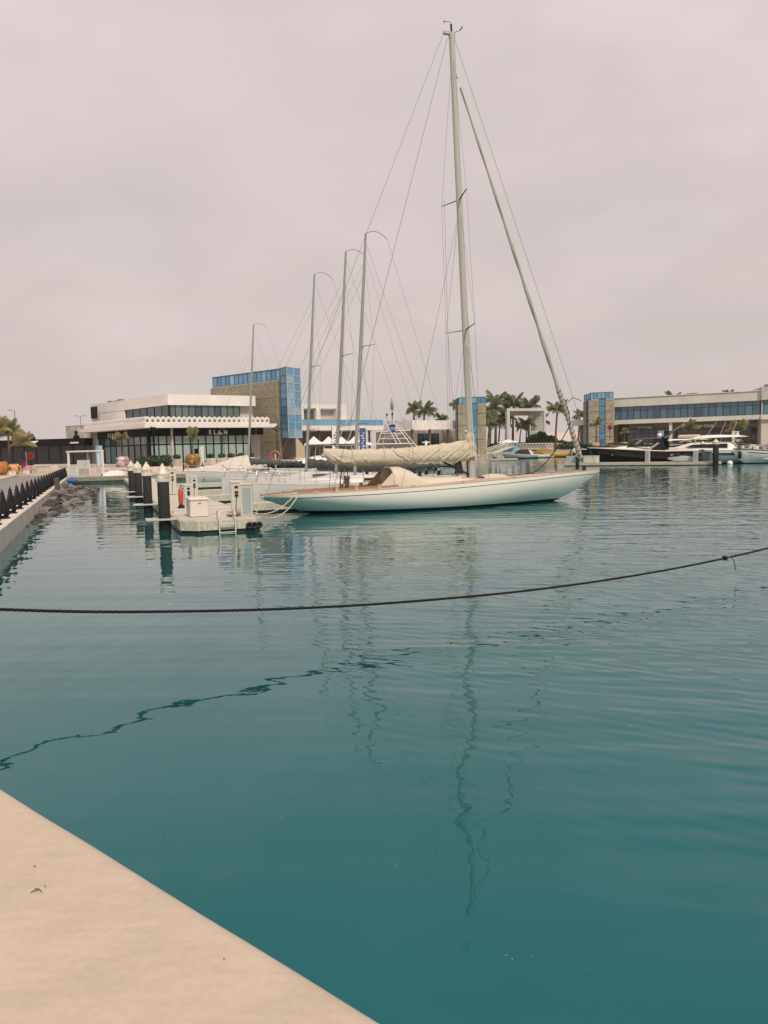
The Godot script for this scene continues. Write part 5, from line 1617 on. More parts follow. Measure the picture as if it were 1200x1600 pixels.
func make_middle_shore() -> void:
	var white := mat("white_render", col(0.76, 0.72, 0.69), 0.7, "subtle", 0.05, 0.0, 0.4)
	var gloss := mat("gloss_white", col(0.74, 0.73, 0.69), 0.3)
	var dark := mat("dark_fitting", col(0.012, 0.012, 0.012), 0.6, "", 1.0, 0.0, 0.35)
	var st: SurfaceTool
	stone_tower("stone_tower", "narrow buff stone tower with a blue glass slit, seen behind the tall mast", spot(712, 146.0), spot(716.5, 143.5), spot(760, 143.0), 1.55, 10.9, 12.1, [[0.50, 0.70]], [4.3, 6.9, 9.1], 71)
	# ---- pierced white portal
	var A0 := spot(793, 214.0); var A1 := spot(853, 219.0)
	var fa := face(A0, A1); var la := run(A0, A1)
	var g := thing("portal_arch", "tall white square portal pierced with a fine pattern, among the palms", "arch", A0)
	g.position.y = 1.55
	var pw := mat("portal_white", col(0.58, 0.58, 0.53), 0.7, "fine", 0.2)
	fpart("left_pier", slab(Vector3(0, 1.55, -0.3), Vector3(0.85, 11.9, 0.3)), pw, g, fa)
	fpart("right_pier", slab(Vector3(la - 0.55, 1.55, -0.3), Vector3(0.55, 11.9, 0.3)), pw, g, fa)
	fpart("lintel", slab(Vector3(0.85, 12.75, -0.3), Vector3(la - 1.4, 0.7, 0.3)), pw, g, fa)
	for q in [[Vector3(0.85, 0, -0.32), Vector3(1.75, 0, -3.6)], [Vector3(la - 2.7, 0, -3.6), Vector3(la - 0.55, 0, -0.32)]]:
		var w0: Vector3 = fa * q[0]; var w1: Vector3 = fa * q[1]
		var fw := face(w0, w1)
		for k in 5:
			fpart("pierced_panel", lattice(run(w0, w1), 2.2, 0.8), pw, g, fw * Transform3D(Basis.IDENTITY, Vector3(0, 1.55 + 2.22 * k, 0)))
	st = mb(); prism(st, [fa * Vector3(0.85, 0, -0.32), fa * Vector3(la - 0.55, 0, -0.32), fa * Vector3(la - 2.7, 0, -3.6), fa * Vector3(1.75, 0, -3.6)], 12.6, 12.74); fpart("soffit", st, pw, g, Transform3D.IDENTITY)
	fpart("back_lintel", slab(Vector3(1.75, 11.6, -3.9), Vector3(la - 4.4, 1.1, 0.25)), pw, g, fa)
	# ---- palms
	var P := [[774, 628, 224, 5.2, "palm with the highest crown, between the stone tower and portal", 31], [790, 652, 226, 4.2, "palm whose crown brushes the portal's left pier", 32], [812, 668, 226, 3.4, "low palm deep inside the portal's opening", 33], [757, 650, 200, 4.0, "palm half hidden by the narrow stone tower's right edge", 34], [645, 640, 168, 3.0, "palm with a windswept crown, leftmost of the two tall ones over the low building", 11], [661, 642, 160, 3.3, "dense palm right of the windswept one over the low building", 12], [688, 655, 172, 2.5, "low palm crown just showing above the low building's fascia", 13], [716, 634, 160, 2.7, "palm rising directly behind the stone tower's left edge", 14], [728, 628, 175, 2.2, "palm tip peeping over the stone tower's crown", 15], [766, 640, 222, 5.4, "tallest bushy palm, just right of the stone tower", 16], [779, 660, 224, 5.0, "palm with a dense crown left of the white portal", 17], [762, 664, 206, 3.2, "palm with a low crown close beside the stone tower's foot", 18], [801, 632, 224, 5.0, "palm standing behind the portal's left pier", 19], [826, 636, 226, 4.6, "palm rising above the middle of the portal's lintel", 20], [822, 662, 222, 3.8, "palm framed in the left half of the portal's opening", 21], [842, 658, 224, 3.8, "palm framed in the right half of the portal's opening", 22], [868, 640, 205, 4.2, "slender lone palm right of the portal", 23], [903, 650, 165, 2.5, "palm leaning beside the right-hand stone tower", 24]]
	for p in P:
		var w := spot(p[0], p[2], 1.55)
		palm("palm_tree", p[4], w, high(p[0], p[1], p[2]) - 1.55, p[3] * 0.88, p[5], 16, "palms on the far shore", 0.5)
	# ---- hedges and bushes before the portal
	var hedge := mat("hedge_leaf", col(0.035, 0.050, 0.026), 0.6)
	for q in [[846, 211.5, 4.6, 4.2, "large dark bush in front of the portal's right pier"], [826, 213.5, 1.6, 1.3, "small dark bush inside the portal's opening"], [878, 214.0, 4.2, 2.2, "long low dark hedge right of the large bush"], [898, 214.0, 4.2, 2.0, "low dark hedge ending by the right-hand tower"], [775, 207.0, 2.4, 1.9, "dark bush at the foot of the tallest palm"], [788, 208.0, 1.6, 1.4, "small bush beside the portal's left pier"]]:
		bush("bush", q[4], spot(q[0], q[1], 1.55), [[Vector3(-q[2] * 0.4, q[3] * 0.55, 0), q[2] * 0.55, q[3] * 0.55, 1.0], [Vector3(q[2] * 0.4, q[3] * 0.5, 0.3), q[2] * 0.6, q[3] * 0.5, 1.0], [Vector3(0, q[3] * 0.8, -0.2), q[2] * 0.4, q[3] * 0.45, 0.7]], 2600, 0.32, int(q[0]), hedge, "bushes before the portal")
	# retaining blocks
	for q in [[866, 208.0, 4.2, 1.9, "pale concrete retaining wall below the low hedge"], [888, 208.5, 3.0, 1.5, "short pale retaining wall by the right-hand tower"]]:
		var o := thing("retaining_wall", q[4], "wall", spot(q[0], q[1], 1.55), 0.0, "retaining walls")
		part("wall", slab(Vector3(-q[2] / 2, 0, -0.8), Vector3(q[2], q[3], 0.8)), mat("wall_buff", col(0.42, 0.37, 0.29), 0.8, "blotch", 0.2), o)
		part("cap", slab(Vector3(-q[2] / 2 - 0.05, q[3], -0.85), Vector3(q[2] + 0.1, 0.12, 0.9)), mat("pale_concrete", col(0.60, 0.52, 0.45), 0.8, "blotch", 0.35, 0.0, 0.4, 0.15), o)
	# distant pale block between portal and right tower
	var db := thing("distant_block", "far pale block with an orange lower storey between portal and right-hand tower", "building", spot(876, 330.0, 1.55))
	part("wall", slab(Vector3(-6, 3.0, -8), Vector3(16, 4.0, 8)), mat("far_pale", col(0.62, 0.56, 0.5), 0.8), db)
	part("base", slab(Vector3(-2, 0, -7.8), Vector3(7, 3.0, 8)), mat("far_orange", col(0.5, 0.22, 0.12), 0.8), db)
	part("shed", slab(Vector3(9, 0, -7), Vector3(7, 4.5, 7.5)), mat("far_blue", col(0.06, 0.15, 0.24), 0.6), db)
	# dark parked coach
	var cb := thing("parked_coach", "dark coach parked in front of the white portal", "coach", spot(825, 207.5, 1.55))
	st = mb(); cbox(st, Vector3(0, 1.55, 0), Vector3(7.2, 1.7, 2.2), 0.12); part("body", st, mat("coach_dark", col(0.02, 0.014, 0.016), 0.25), cb)
	st = mb(); box(st, Vector3(0, 1.85, 1.11), Vector3(6.4, 0.6, 0.02)); part("window", st, mat("smoked_window", col(0.015, 0.018, 0.02), 0.1), cb)
	for x in [-2.4, 2.4]:
		st = mb(); lathe(st, [[0.0, -0.14], [0.42, -0.14], [0.45, 0.0], [0.42, 0.14], [0.0, 0.14]], 14, Vector3(x, 0.45, 1.0), Basis(Vector3.RIGHT, PI / 2)); part("wheel", st, dark, cb)
	# ---- gangway down to the far dock
	var G0 := spot(757, 176.0, 0.8); var G1 := spot(800, 196.0, 2.9)
	var gw := thing("gangway", "white truss gangway sloping down to the far floating dock", "gangway", G0, face(G0, G1).basis.get_euler().y)
	var gl := run(G0, G1); var rise := 2.1
	var truss := mat("truss_white", col(0.66, 0.64, 0.58), 0.5)
	part("walkway", loft(mb(), [[Vector3(0, -0.1, 0.7), Vector3(0, 0.1, 0.7), Vector3(0, 0.1, -0.7), Vector3(0, -0.1, -0.7)], [Vector3(gl, rise - 0.1, 0.7), Vector3(gl, rise + 0.1, 0.7), Vector3(gl, rise + 0.1, -0.7), Vector3(gl, rise - 0.1, -0.7)]], true, true, false), truss, gw)
	for s in [-0.7, 0.7]:
		st = mb(); tube(st, [Vector3(0, 1.35, s), Vector3(gl, rise + 1.35, s)], 0.09, 6); part("top_chord", st, truss, gw)
		for k in 15:
			var xa := gl * k / 15.0; var xb := gl * (k + 1) / 15.0
			st = mb(); tube(st, [Vector3(xa, rise * k / 15.0, s), Vector3(xa, rise * k / 15.0 + 1.35, s)], 0.06, 5); tube(st, [Vector3(xa, rise * k / 15.0 + 1.3, s), Vector3(xb, rise * (k + 1) / 15.0, s)], 0.05, 5); part("truss_bar", st, truss, gw)
	var kb := thing("dock_kiosk", "small pale blue kiosk under a white canopy at the top of the gangway", "kiosk", spot(799, 197.0, 1.5), 0.15)
	part("walls", slab(Vector3(-1.2, 0, -1.2), Vector3(2.4, 2.3, 2.4)), mat("kiosk_blue", col(0.20, 0.40, 0.58), 0.5), kb)
	st = mb(); lathe(st, [[2.9, 2.35], [2.6, 2.6], [0.0, 3.2]], 4, Vector3(-1.0, 0, 0), Basis(Vector3.UP, PI / 4), false); part("canopy", st, gloss, kb)
	st = mb(); tube(st, [Vector3(-3.0, 0, 1.0), Vector3(-3.0, 2.4, 1.0)], 0.08, 6); part("post", st, truss, kb)
	# second truss bridge further right
	var H0 := spot(803, 200.0, 2.1); var H1 := spot(862, 203.0, 2.1)
	var hw := thing("gangway", "level white truss bridge along the quay behind the yellow boat", "gangway", H0, face(H0, H1).basis.get_euler().y)
	var hl := run(H0, H1)
	part("walkway", slab(Vector3(0, -0.1, -0.6), Vector3(hl, 0.2, 1.2)), truss, hw)
	for s in [-0.6, 0.6]:
		st = mb(); tube(st, [Vector3(0, 1.4, s), Vector3(hl, 1.4, s)], 0.09, 6); part("top_chord", st, truss, hw)
		for k in 12:
			st = mb(); tube(st, [Vector3(hl * k / 12.0, 0, s), Vector3(hl * (k + 0.5) / 12.0, 1.4, s), Vector3(hl * (k + 1) / 12.0, 0, s)], 0.06, 5); part("truss_bar", st, truss, hw)
	# ---- far docks and small boats on them
	var fd := [[769, 156.0, 10.0, 2.2, "far floating dock below the gangway, its end next to the yacht's mast"], [812, 186.0, 16.0, 2.6, "far floating dock with small craft, middle of the basin's head"], [868, 196.0, 26.0, 2.4, "far floating dock carrying the yellow boat"]]
	for q in fd: pontoon(q[4], spot(q[0], q[1]), PI / 2, q[2], q[3], "far docks", 0.05)
	var grey := mat("boat_grey", col(0.36, 0.37, 0.36), 0.4)
	var m1: Array = motorboat("small grey runabout with a black canopy on the far dock under the gangway", spot(812, 178.0), PI - 0.1, 8.0, 2.5, 1.3, 0.9, grey, gloss, "small boats at the far docks")
	st = mb(); house(st, [[-2.5, 0.9, 0.95, 1.0], [-1.8, 1.0, 0.95, 2.2], [0.2, 0.95, 1.0, 2.1], [1.6, 0.6, 1.05, 1.1]]); part("canopy", st, mat("black_canvas", col(0.016, 0.015, 0.016), 0.8), m1[0])
	var m2: Array = motorboat("small white boat with a beige cover at the far dock, left of the yellow boat", spot(824, 181.0), PI, 5.0, 2.0, 1.1, 0.8, gloss, gloss, "small boats at the far docks")
	st = mb(); house(st, [[-1.6, 0.7, 0.8, 0.9], [-0.8, 0.8, 0.8, 1.9], [0.6, 0.7, 0.85, 1.6], [1.4, 0.3, 0.9, 0.95]]); part("cover", st, mat("pale_canvas", col(0.60, 0.52, 0.42), 0.85), m2[0])
	var m3: Array = motorboat("low white boat at the far dock just right of the beige-covered one", spot(838, 184.0), PI, 6.0, 2.2, 1.0, 0.75, gloss, gloss, "small boats at the far docks")
	st = mb(); house(st, [[-0.5, 0.6, 0.8, 0.85], [0.2, 0.7, 0.85, 1.35], [1.6, 0.4, 0.9, 0.95]]); part("windscreen", st, mat("smoked_window", col(0.015, 0.018, 0.02), 0.1), m3[0])
	var yel := mat("raft_yellow", col(0.62, 0.38, 0.07), 0.5, "fine", 0.8)
	var m4: Array = motorboat("yellow banana-shaped towing boat with a bulky cover on the far dock", spot(861, 191.0), PI, 9.5, 2.4, 1.2, 0.9, yel, yel, "small boats at the far docks")
	st = mb(); house(st, [[-0.4, 0.8, 0.9, 1.3], [1.0, 1.0, 0.95, 2.2], [3.0, 0.9, 1.0, 2.1], [4.3, 0.4, 1.1, 1.4]]); part("cover", st, mat("cover_amber", col(0.52, 0.30, 0.04), 0.7, "rough", 0.8), m4[0])
	for k in 7:
		var x := -4.4 + 0.75 * k
		st = mb(); lathe(st, [[0.0, -0.3], [0.26, -0.22], [0.34, 0.0], [0.26, 0.22], [0.0, 0.3]], 10, Vector3(x, 1.05, 0), Basis(Vector3.RIGHT, PI / 2)); part("seat_roll", st, yel, m4[0])
	# ---- gazebos, parasol, banners before the terrace building
	for q in [[491, 121.0, "leftmost of the four white gazebos before the terrace building"], [514, 124.5, "second white gazebo from the left before the terrace building"], [534, 127.5, "third white gazebo, half hidden behind the white banner"], [554, 129.0, "rightmost of the four white gazebos, by the blue banner"]]:
		gazebo(q[2], spot(q[0], q[1], 1.56), 0.12, 3.1)
	var pa := thing("parasol", "low white parasol over a table right of the gazebos", "parasol", spot(574.5, 128.0, 1.56))
	st = mb(); lathe(st, [[1.25, 2.0], [1.1, 2.12], [0.6, 2.4], [0.0, 2.55]], 8, Vector3.ZERO, Basis.IDENTITY, false); part("canopy", st, mat("gazebo_cloth", col(0.78, 0.76, 0.76), 0.7), pa)
	st = mb(); tube(st, [Vector3.ZERO, Vector3(0, 2.4, 0)], 0.03, 6); part("pole", st, dark, pa)
	for q in [[524, 119.5, 5.0, "white", "tall white vertical banner with dark lettering between the gazebos"], [567.5, 126.0, 4.9, "blue", "blue and white vertical banner right of the gazebos"]]:
		var bn := thing("banner", q[4], "banner", spot(q[0], q[1], 1.56), 0.15, "vertical banners")
		st = mb(); tube(st, [Vector3(-0.5, 0, 0), Vector3(-0.5, q[2], 0)], 0.04, 6); part("pole", st, dark, bn)
		st = mb(); cbox(st, Vector3(0.02, q[2] * 0.6, 0), Vector3(0.95, q[2] * 0.76, 0.03), 0.008); part("cloth", st, mat("banner_white", col(0.70, 0.70, 0.72), 0.7) if q[3] == "white" else mat("banner_blue", col(0.05, 0.09, 0.22), 0.7), bn)
		st = mb()
		for k in 7: box(st, Vector3(0.02 + 0.12 * sin(k * 2.3), q[2] * 0.3 + 0.42 * k, 0.025), Vector3(0.32 + 0.12 * sin(k * 1.7), 0.2, 0.02), Basis(Vector3.BACK, 0.5 * sin(k * 3.1)))
		part("lettering", st, mat("banner_ink", col(0.07, 0.07, 0.10), 0.7) if q[3] == "white" else mat("banner_pale", col(0.55, 0.58, 0.66), 0.7), bn)
	# ---- boats between the sloops and the shore
	var nb: Array = motorboat("navy blue motorboat with a thin dark hardtop behind the covered sloop", mar(21.5, 76.0), AXIS + PI, 11.0, 3.6, 1.7, 1.3, mat("navy_hull", col(0.012, 0.015, 0.035), 0.25), gloss)
	st = mb(); house(st, [[-1.0, 1.2, 1.45, 1.5], [-0.2, 1.3, 1.45, 2.3], [1.6, 1.1, 1.5, 2.0], [3.4, 0.5, 1.6, 1.65]]); part("cabin", st, gloss, nb[0])
	st = mb(); cbox(st, Vector3(-1.2, 3.35, 0), Vector3(4.6, 0.10, 2.8), 0.04); var ht := part("hardtop", st, dark, nb[0])
	for q in [[0.6, 1.1], [0.6, -1.1], [-2.6, 1.2], [-2.6, -1.2]]:
		st = mb(); tube(st, [Vector3(q[0] + 0.3, 1.5, q[1]), Vector3(q[0], 3.3, q[1])], 0.04, 6); part("hardtop_leg", st, mats.stainless, ht)
	st = mb(); cbox(st, Vector3(-0.6, 2.0, 0.0), Vector3(0.7, 0.9, 1.0), 0.08); part("helm_seat", st, mat("seat_red", col(0.42, 0.07, 0.04), 0.6), nb[0])
	for q in [[-1.4, 0.8], [-1.6, -0.8], [-3.0, 0.3]]:
		st = mb(); tube(st, [Vector3(q[0], 3.4, q[1]), Vector3(q[0] - 1.9, 7.2, q[1] * 1.3)], 0.03, 5); part("outrigger", st, gloss, nb[0])
	for q in [[mar(15.6, 70.0), "red life ring hanging on the pontoon rail behind the second sloop's mast", mat("ring_red", col(0.36, 0.10, 0.10), 0.6)]]:
		var lr_ := thing("life_ring", q[1], "life ring", q[0] + Vector3(0, 2.35, 0), 0.0)
		st = mb()
		var pts := []
		for j in 21: pts.append(Vector3(0.42 * cos(TAU * j / 20.0), 0.42 * sin(TAU * j / 20.0), 0))
		tube(st, pts, 0.11, 8, false); part("ring", st, q[2], lr_)
		st = mb(); tube(st, [Vector3(0, -2.3, -0.05), Vector3(0, 0.4, -0.05)], 0.05, 6); part("stand", st, gloss, lr_)
	# sport fisher with a tall tubular tower
	var sf: Array = motorboat("white sport fishing boat with a tall white tubular tuna tower", spot(610, 104.0), PI - 0.25, 13.0, 4.2, 2.2, 1.5, gloss, gloss)
	st = mb(); house(st, [[-2.5, 1.5, 1.6, 1.7], [-2.0, 1.6, 1.6, 3.0], [1.0, 1.5, 1.7, 2.9], [3.5, 0.8, 1.9, 2.0]]); part("cabin", st, gloss, sf[0])
	st = mb(); cbox(st, Vector3(-0.6, 3.5, 0), Vector3(4.6, 0.14, 3.2), 0.05); part("hardtop", st, gloss, sf[0])
	var tube_w := mat("tower_tube", col(0.72, 0.72, 0.70), 0.35)
	for s in [-1.0, 1.0]:
		for q in [[[1.4, 3.5, 1.4], [0.5, 6.6, 0.7]], [[-3.4, 3.0, 1.5], [-0.6, 6.6, 0.7]], [[-1.2, 3.5, 1.3], [0.5, 6.6, 0.7]]]:
			st = mb(); tube(st, [Vector3(q[0][0], q[0][1], s * q[0][2]), Vector3(q[1][0], q[1][1], s * q[1][2])], 0.05, 6); part("tower_leg", st, tube_w, sf[0])
		for h in [4.2, 4.9, 5.6]:
			var t: float = (h - 3.5) / 3.1
			st = mb(); tube(st, [Vector3(lerpf(1.4, 0.5, t), h, s * lerpf(1.4, 0.7, t)), Vector3(lerpf(-3.0, -0.6, t), h, s * lerpf(1.5, 0.7, t))], 0.035, 5); tube(st, [Vector3(lerpf(1.4, 0.5, t), h, s * lerpf(1.4, 0.7, t)), Vector3(lerpf(-2.6, -0.4, minf(t + 0.2, 1.0)), h + 0.65, s * lerpf(1.4, 0.7, t))], 0.03, 5); part("tower_brace", st, tube_w, sf[0])
	st = mb(); cbox(st, Vector3(-0.1, 6.65, 0), Vector3(1.6, 0.1, 1.6), 0.03); part("tower_platform", st, tube_w, sf[0])
	st = mb(); cbox(st, Vector3(-0.3, 5.6, 0), Vector3(0.7, 1.0, 0.9), 0.1); part("flag_cover", st, mat("cover_blue", col(0.02, 0.05, 0.25), 0.7), sf[0])
	for q in [[0.5, 0.5], [-0.5, -0.5]]:
		st = mb(); tube(st, [Vector3(q[0], 6.7, q[1]), Vector3(q[0] + 0.1, 7.5, q[1])], 0.03, 5); tube(st, [Vector3(q[0], 7.3, q[1]), Vector3(q[0], 7.6, q[1])], 0.12, 7); part("tower_light", st, dark, sf[0])
	# white centre console under a T-top
	var tt: Array = motorboat("white centre-console boat under a flat white T-top, left of the tall mast", spot(672, 118.0), PI - 0.2, 9.0, 3.0, 1.6, 1.1, gloss, gloss)
	st = mb(); cbox(st, Vector3(0, 3.15, 0), Vector3(4.2, 0.14, 2.4), 0.06); part("t_top", st, gloss, tt[0])
	st = mb(); cbox(st, Vector3(0, 1.7, 0), Vector3(1.2, 1.1, 1.0), 0.1); part("console", st, gloss, tt[0])
	for q in [[0.7, 0.6], [0.7, -0.6], [-0.8, 0.6], [-0.8, -0.6]]:
		st = mb(); tube(st, [Vector3(q[0], 1.3, q[1]), Vector3(q[0] * 1.2, 3.1, q[1])], 0.04, 6); part("t_top_leg", st, mats.stainless, tt[0])
	st = mb(); cbox(st, Vector3(0.6, 3.6, 0), Vector3(0.35, 0.7, 0.35), 0.05); box(st, Vector3(0.6, 3.75, 0), Vector3(1.1, 0.16, 0.2)); part("radar", st, gloss, tt[0])
	# aerial mast behind the low building and a street lamp
	var ae := thing("aerial_mast", "slim telecom mast behind the low building, above the sport fisher", "mast", spot(614, 190.0, 1.55))
	st = mb(); tube(st, [Vector3.ZERO, Vector3(0, high(614, 622, 190.0) - 1.55, 0)], [0.14, 0.08], 8); part("pole", st, mats.dark_fitting, ae)
	st = mb(); lathe(st, [[0.0, 11.0], [0.35, 11.0], [0.42, 12.0], [0.35, 13.0], [0.0, 13.1]], 8); part("antenna", st, mat("antenna_grey", col(0.20, 0.20, 0.2), 0.5), ae)

func make_right_shore() -> void:
	var white := mat("white_render", col(0.76, 0.72, 0.69), 0.7, "subtle", 0.05, 0.0, 0.4)
	var band := mat("roof_band_grey", col(0.60, 0.59, 0.54), 0.7, "subtle", 0.06, 0.0, 0.4)
	var gloss := mat("gloss_white", col(0.74, 0.73, 0.69), 0.3)
	var dark := mat("dark_fitting", col(0.012, 0.012, 0.012), 0.6, "", 1.0, 0.0, 0.35)
	var black := mat("black_fascia", col(0.008, 0.0075, 0.0075), 0.6, "", 1.0, 0.0, 0.3)
	var bar := mat("glass_bar_dark", col(0.012, 0.022, 0.03), 0.4)
	var steel: Material = mats.stainless
	var st: SurfaceTool
	stone_tower("stone_tower", "buff stone tower with two blue glass slits at the left end of the long building", spot(911.5, 137.5), spot(921, 133.8), spot(958.5, 132.6), 2.25, 10.6, 11.75, [[0.40, 0.67]], [4.2, 6.35, 8.55], 81)
	# ------------------------------------------------ long building
	var R0 := spot(958.8, 135.0); var R1 := spot(1189, 123.5); var R2 := spot(1420, 118.0)
	var f := face(R0, R1); var l := run(R0, R1); var g := face(R1, R2)
	var b := thing("long_building", "long white two-storey building with a continuous blue glass band and dark shops", "building", R0)
	b.position.y = 2.25
	st = mb(); prism(st, [R0, R1, R1 - f.basis.z * 14.0, R0 - f.basis.z * 14.0], 9.25, 10.75); fpart("roof_band", st, band, b, Transform3D.IDENTITY)
	fpart("roof_lip", slab(Vector3(0, 10.75, -0.6), Vector3(l, 0.10, 0.75)), white, b, f)
	st = mb(); prism(st, [R0, R1, R1 - f.basis.z * 14.0, R0 - f.basis.z * 14.0], 6.28, 6.98); fpart("floor_band", st, band, b, Transform3D.IDENTITY)
	st = mb(); prism(st, [R0 - f.basis.z * 0.7, R1 - f.basis.z * 0.7, R1 - f.basis.z * 13.0, R0 - f.basis.z * 13.0], 6.98, 9.25); fpart("upper_core", st, mats.inner_wall, b, Transform3D.IDENTITY)
	var bg := [mat("band_glass_a", col(0.040, 0.100, 0.150), 0.06, "", 1, 0, 0.9), mat("band_glass_b", col(0.055, 0.125, 0.185), 0.06, "", 1, 0, 0.9), mat("band_glass_c", col(0.065, 0.145, 0.185), 0.06, "", 1, 0, 0.9), mat("band_glass_d", col(0.045, 0.110, 0.175), 0.06, "", 1, 0, 0.9)]
	glazing(b, f, 0.1, l - 0.2, 7.0, 9.25, -0.32, 21, [8.55], bg, bar, 0.07, 91)
	# shops set back under the band
	st = mb(); prism(st, [R0 - f.basis.z * 3.2, R1 - f.basis.z * 3.2, R1 - f.basis.z * 13.0, R0 - f.basis.z * 13.0], 2.25, 6.28); fpart("shop_wall", st, mat("shop_interior", col(0.27, 0.245, 0.215), 0.7, "fine", 0.2), b, Transform3D.IDENTITY)
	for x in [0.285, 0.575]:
		fpart("opening_dark_sheet", slab(Vector3(l * x, 7.05, -0.26), Vector3(1.1, 1.45, 0.04)), mats.dark_glass_a, b, f)  # dark sheet over the panes; its colour stands in for shade inside an opening
	glazing(b, f, 0.4, l * 0.385, 2.3, 5.3, -3.1, 7, [4.5], [mat("shop_glass_a", col(0.03, 0.04, 0.045), 0.08, "", 1, 0, 0.7), mat("shop_glass_b", col(0.05, 0.07, 0.085), 0.08, "", 1, 0, 0.7)], bar, 0.08, 93)
	glazing(b, f, l * 0.42, l * 0.98, 2.3, 5.0, -3.1, 11, [4.4], [mat("shop_glass_c", col(0.035, 0.035, 0.03), 0.08, "", 1, 0, 0.7), mat("shop_glass_a", col(0.03, 0.04, 0.045), 0.08, "", 1, 0, 0.7), mat("shop_glass_d", col(0.07, 0.065, 0.05), 0.1, "", 1, 0, 0.6)], mat("brown_bars", col(0.07, 0.055, 0.035), 0.5), 0.09, 95)
	fpart("end_wall", slab(Vector3(-2.2, 2.25, -3.6), Vector3(4.2, 4.0, 0.4)), mats.shop_interior, b, f)
	for x in [0.395, 0.815]:
		fpart("column", slab(Vector3(l * x, 2.25, -0.75), Vector3(0.45, 4.03, 0.45)), band, b, f)
	fpart("awning_rail", slab(Vector3(l * 0.42, 5.35, -2.6), Vector3(l * 0.26, 0.16, 0.3)), mat("timber_rail", col(0.28, 0.21, 0.13), 0.6), b, f)
	fpart("awning_rail", slab(Vector3(l * 0.69, 5.45, -2.6), Vector3(l * 0.29, 0.16, 0.3)), mat("timber_rail", col(0.28, 0.21, 0.13), 0.6), b, f)
	fpart("sign_board", slab(Vector3(l * 0.155, 5.22, -2.2), Vector3(2.35, 0.52, 0.12)), mat("sign_grey", col(0.34, 0.38, 0.38), 0.5), b, f)
	letters("sign_letters", "NAWAZ", 0.40, f * Vector3(l * 0.155 + 0.85, 5.36, -2.06), f.basis, black, b).transform.origin -= b.position
	letters("sign_letters", "com", 0.24, f * Vector3(l * 0.155 + 1.95, 5.36, -2.06), f.basis, black, b, false).transform.origin -= b.position
	letters("sign_letters", "Barber Club", 0.50, f * Vector3(l * 0.60, 5.55, -2.2), f.basis, mats.white_letters, b).transform.origin -= b.position
	fpart("blue_panel", slab(Vector3(l * 0.317, 2.25, -0.9), Vector3(0.9, 2.7, 0.25)), mat("panel_blue", col(0.16, 0.34, 0.46), 0.4), b, f)
	# projecting wing at the right edge
	st = mb(); prism(st, [R1 + f.basis.z * 0.5, R2, R2 - g.basis.z * 14.0, R1 - g.basis.z * 14.0], 9.3, 11.35); fpart("roof_band", st, mat("wing_grey", col(0.46, 0.45, 0.42), 0.7, "subtle", 0.06), b, Transform3D.IDENTITY)
	st = mb(); prism(st, [R1 + f.basis.z * 0.5, R2, R2 - g.basis.z * 14.0, R1 - g.basis.z * 14.0], 6.2, 6.95); fpart("floor_band", st, band, b, Transform3D.IDENTITY)
	st = mb(); prism(st, [R1, R2 - g.basis.z * 0.6, R2 - g.basis.z * 13.0, R1 - g.basis.z * 13.0], 2.25, 9.3); fpart("upper_core", st, mats.inner_wall, b, Transform3D.IDENTITY)
	glazing(b, g, 0.25, run(R1, R2) - 0.2, 6.97, 9.3, -0.02, 16, [8.6], bg, bar, 0.08, 97)
	for k in 4:
		fpart("roof_unit", slab(Vector3(0.6 + 1.9 * k, 11.35, -1.6), Vector3(1.3, 0.45, 1.0)), mat("roof_plant", col(0.16, 0.16, 0.15), 0.6), b, g)
	fpart("roof_unit", slab(Vector3(l * 0.505, 10.85, -2.0), Vector3(1.7, 0.22, 0.8)), mat("roof_plant", col(0.16, 0.16, 0.15), 0.6), b, f)
	# low white link building left of the tower
	var K0 := spot(893, 140.0); var K1 := spot(913, 138.5)
	var kb := thing("link_building", "low white flat-roofed building peeping out left of the right-hand tower", "building", K0)
	kb.position.y = 2.25
	fpart("roof", slab(Vector3(0, 6.35, -6.0), Vector3(run(K0, K1), 1.0, 6.0)), white, kb, face(K0, K1))
	fpart("wall", slab(Vector3(0.3, 2.25, -6.0), Vector3(run(K0, K1), 4.1, 3.0)), mats.shop_interior, kb, face(K0, K1))
	# palms: behind the roof and in pots before the shops
	for q in [[1049, 617, 190.0, 3.0, "palm top showing above the middle of the long building's roof", 41], [1135, 612, 185.0, 2.2, "small palm top above the right part of the long roof", 42]]:
		palm("palm_tree", q[4], spot(q[0], q[2], 2.25), high(q[0], q[1] + 6, q[2]) - 2.25, q[3], q[5], 16, "palms on the far shore", 0.2)
	for q in [[931, 664, 121.0, 1.4, "young potted palm in front of the right-hand stone tower", 43], [975, 676, 121.0, 0.9, "tiny potted palm left of the grey shop sign", 44], [1076, 668, 116.0, 1.5, "potted palm before the shops, left of the black boat's aerials", 45], [1150, 672, 111.0, 1.9, "leaning dry potted palm before the shops at the right", 46]]:
		palm("potted_palm", q[4], spot(q[0], q[2], 2.25), high(q[0], q[1], q[2]) - 2.25, q[3], q[5], 13, "potted palms on the promenade", 0.15, "palm_leaf_olive", 0.35)
		var pot := thing("plant_pot", "round pale pot holding the " + q[4].get_slice(",", 0), "pot", spot(q[0], q[2], 2.25), 0.0, "pots on the promenade")
		st = mb(); lathe(st, [[0.0, 0.0], [0.35, 0.0], [0.62, 0.35], [0.6, 0.7], [0.48, 0.85], [0.42, 0.8]], 14); part("bowl", st, mat("pot_cream", col(0.50, 0.42, 0.26), 0.6, "blotch", 1.2), pot)
		st = mb(); lathe(st, [[0.46, 0.74], [0.0, 0.76]], 14); part("soil", st, mat("soil", col(0.06, 0.045, 0.03), 0.95), pot)
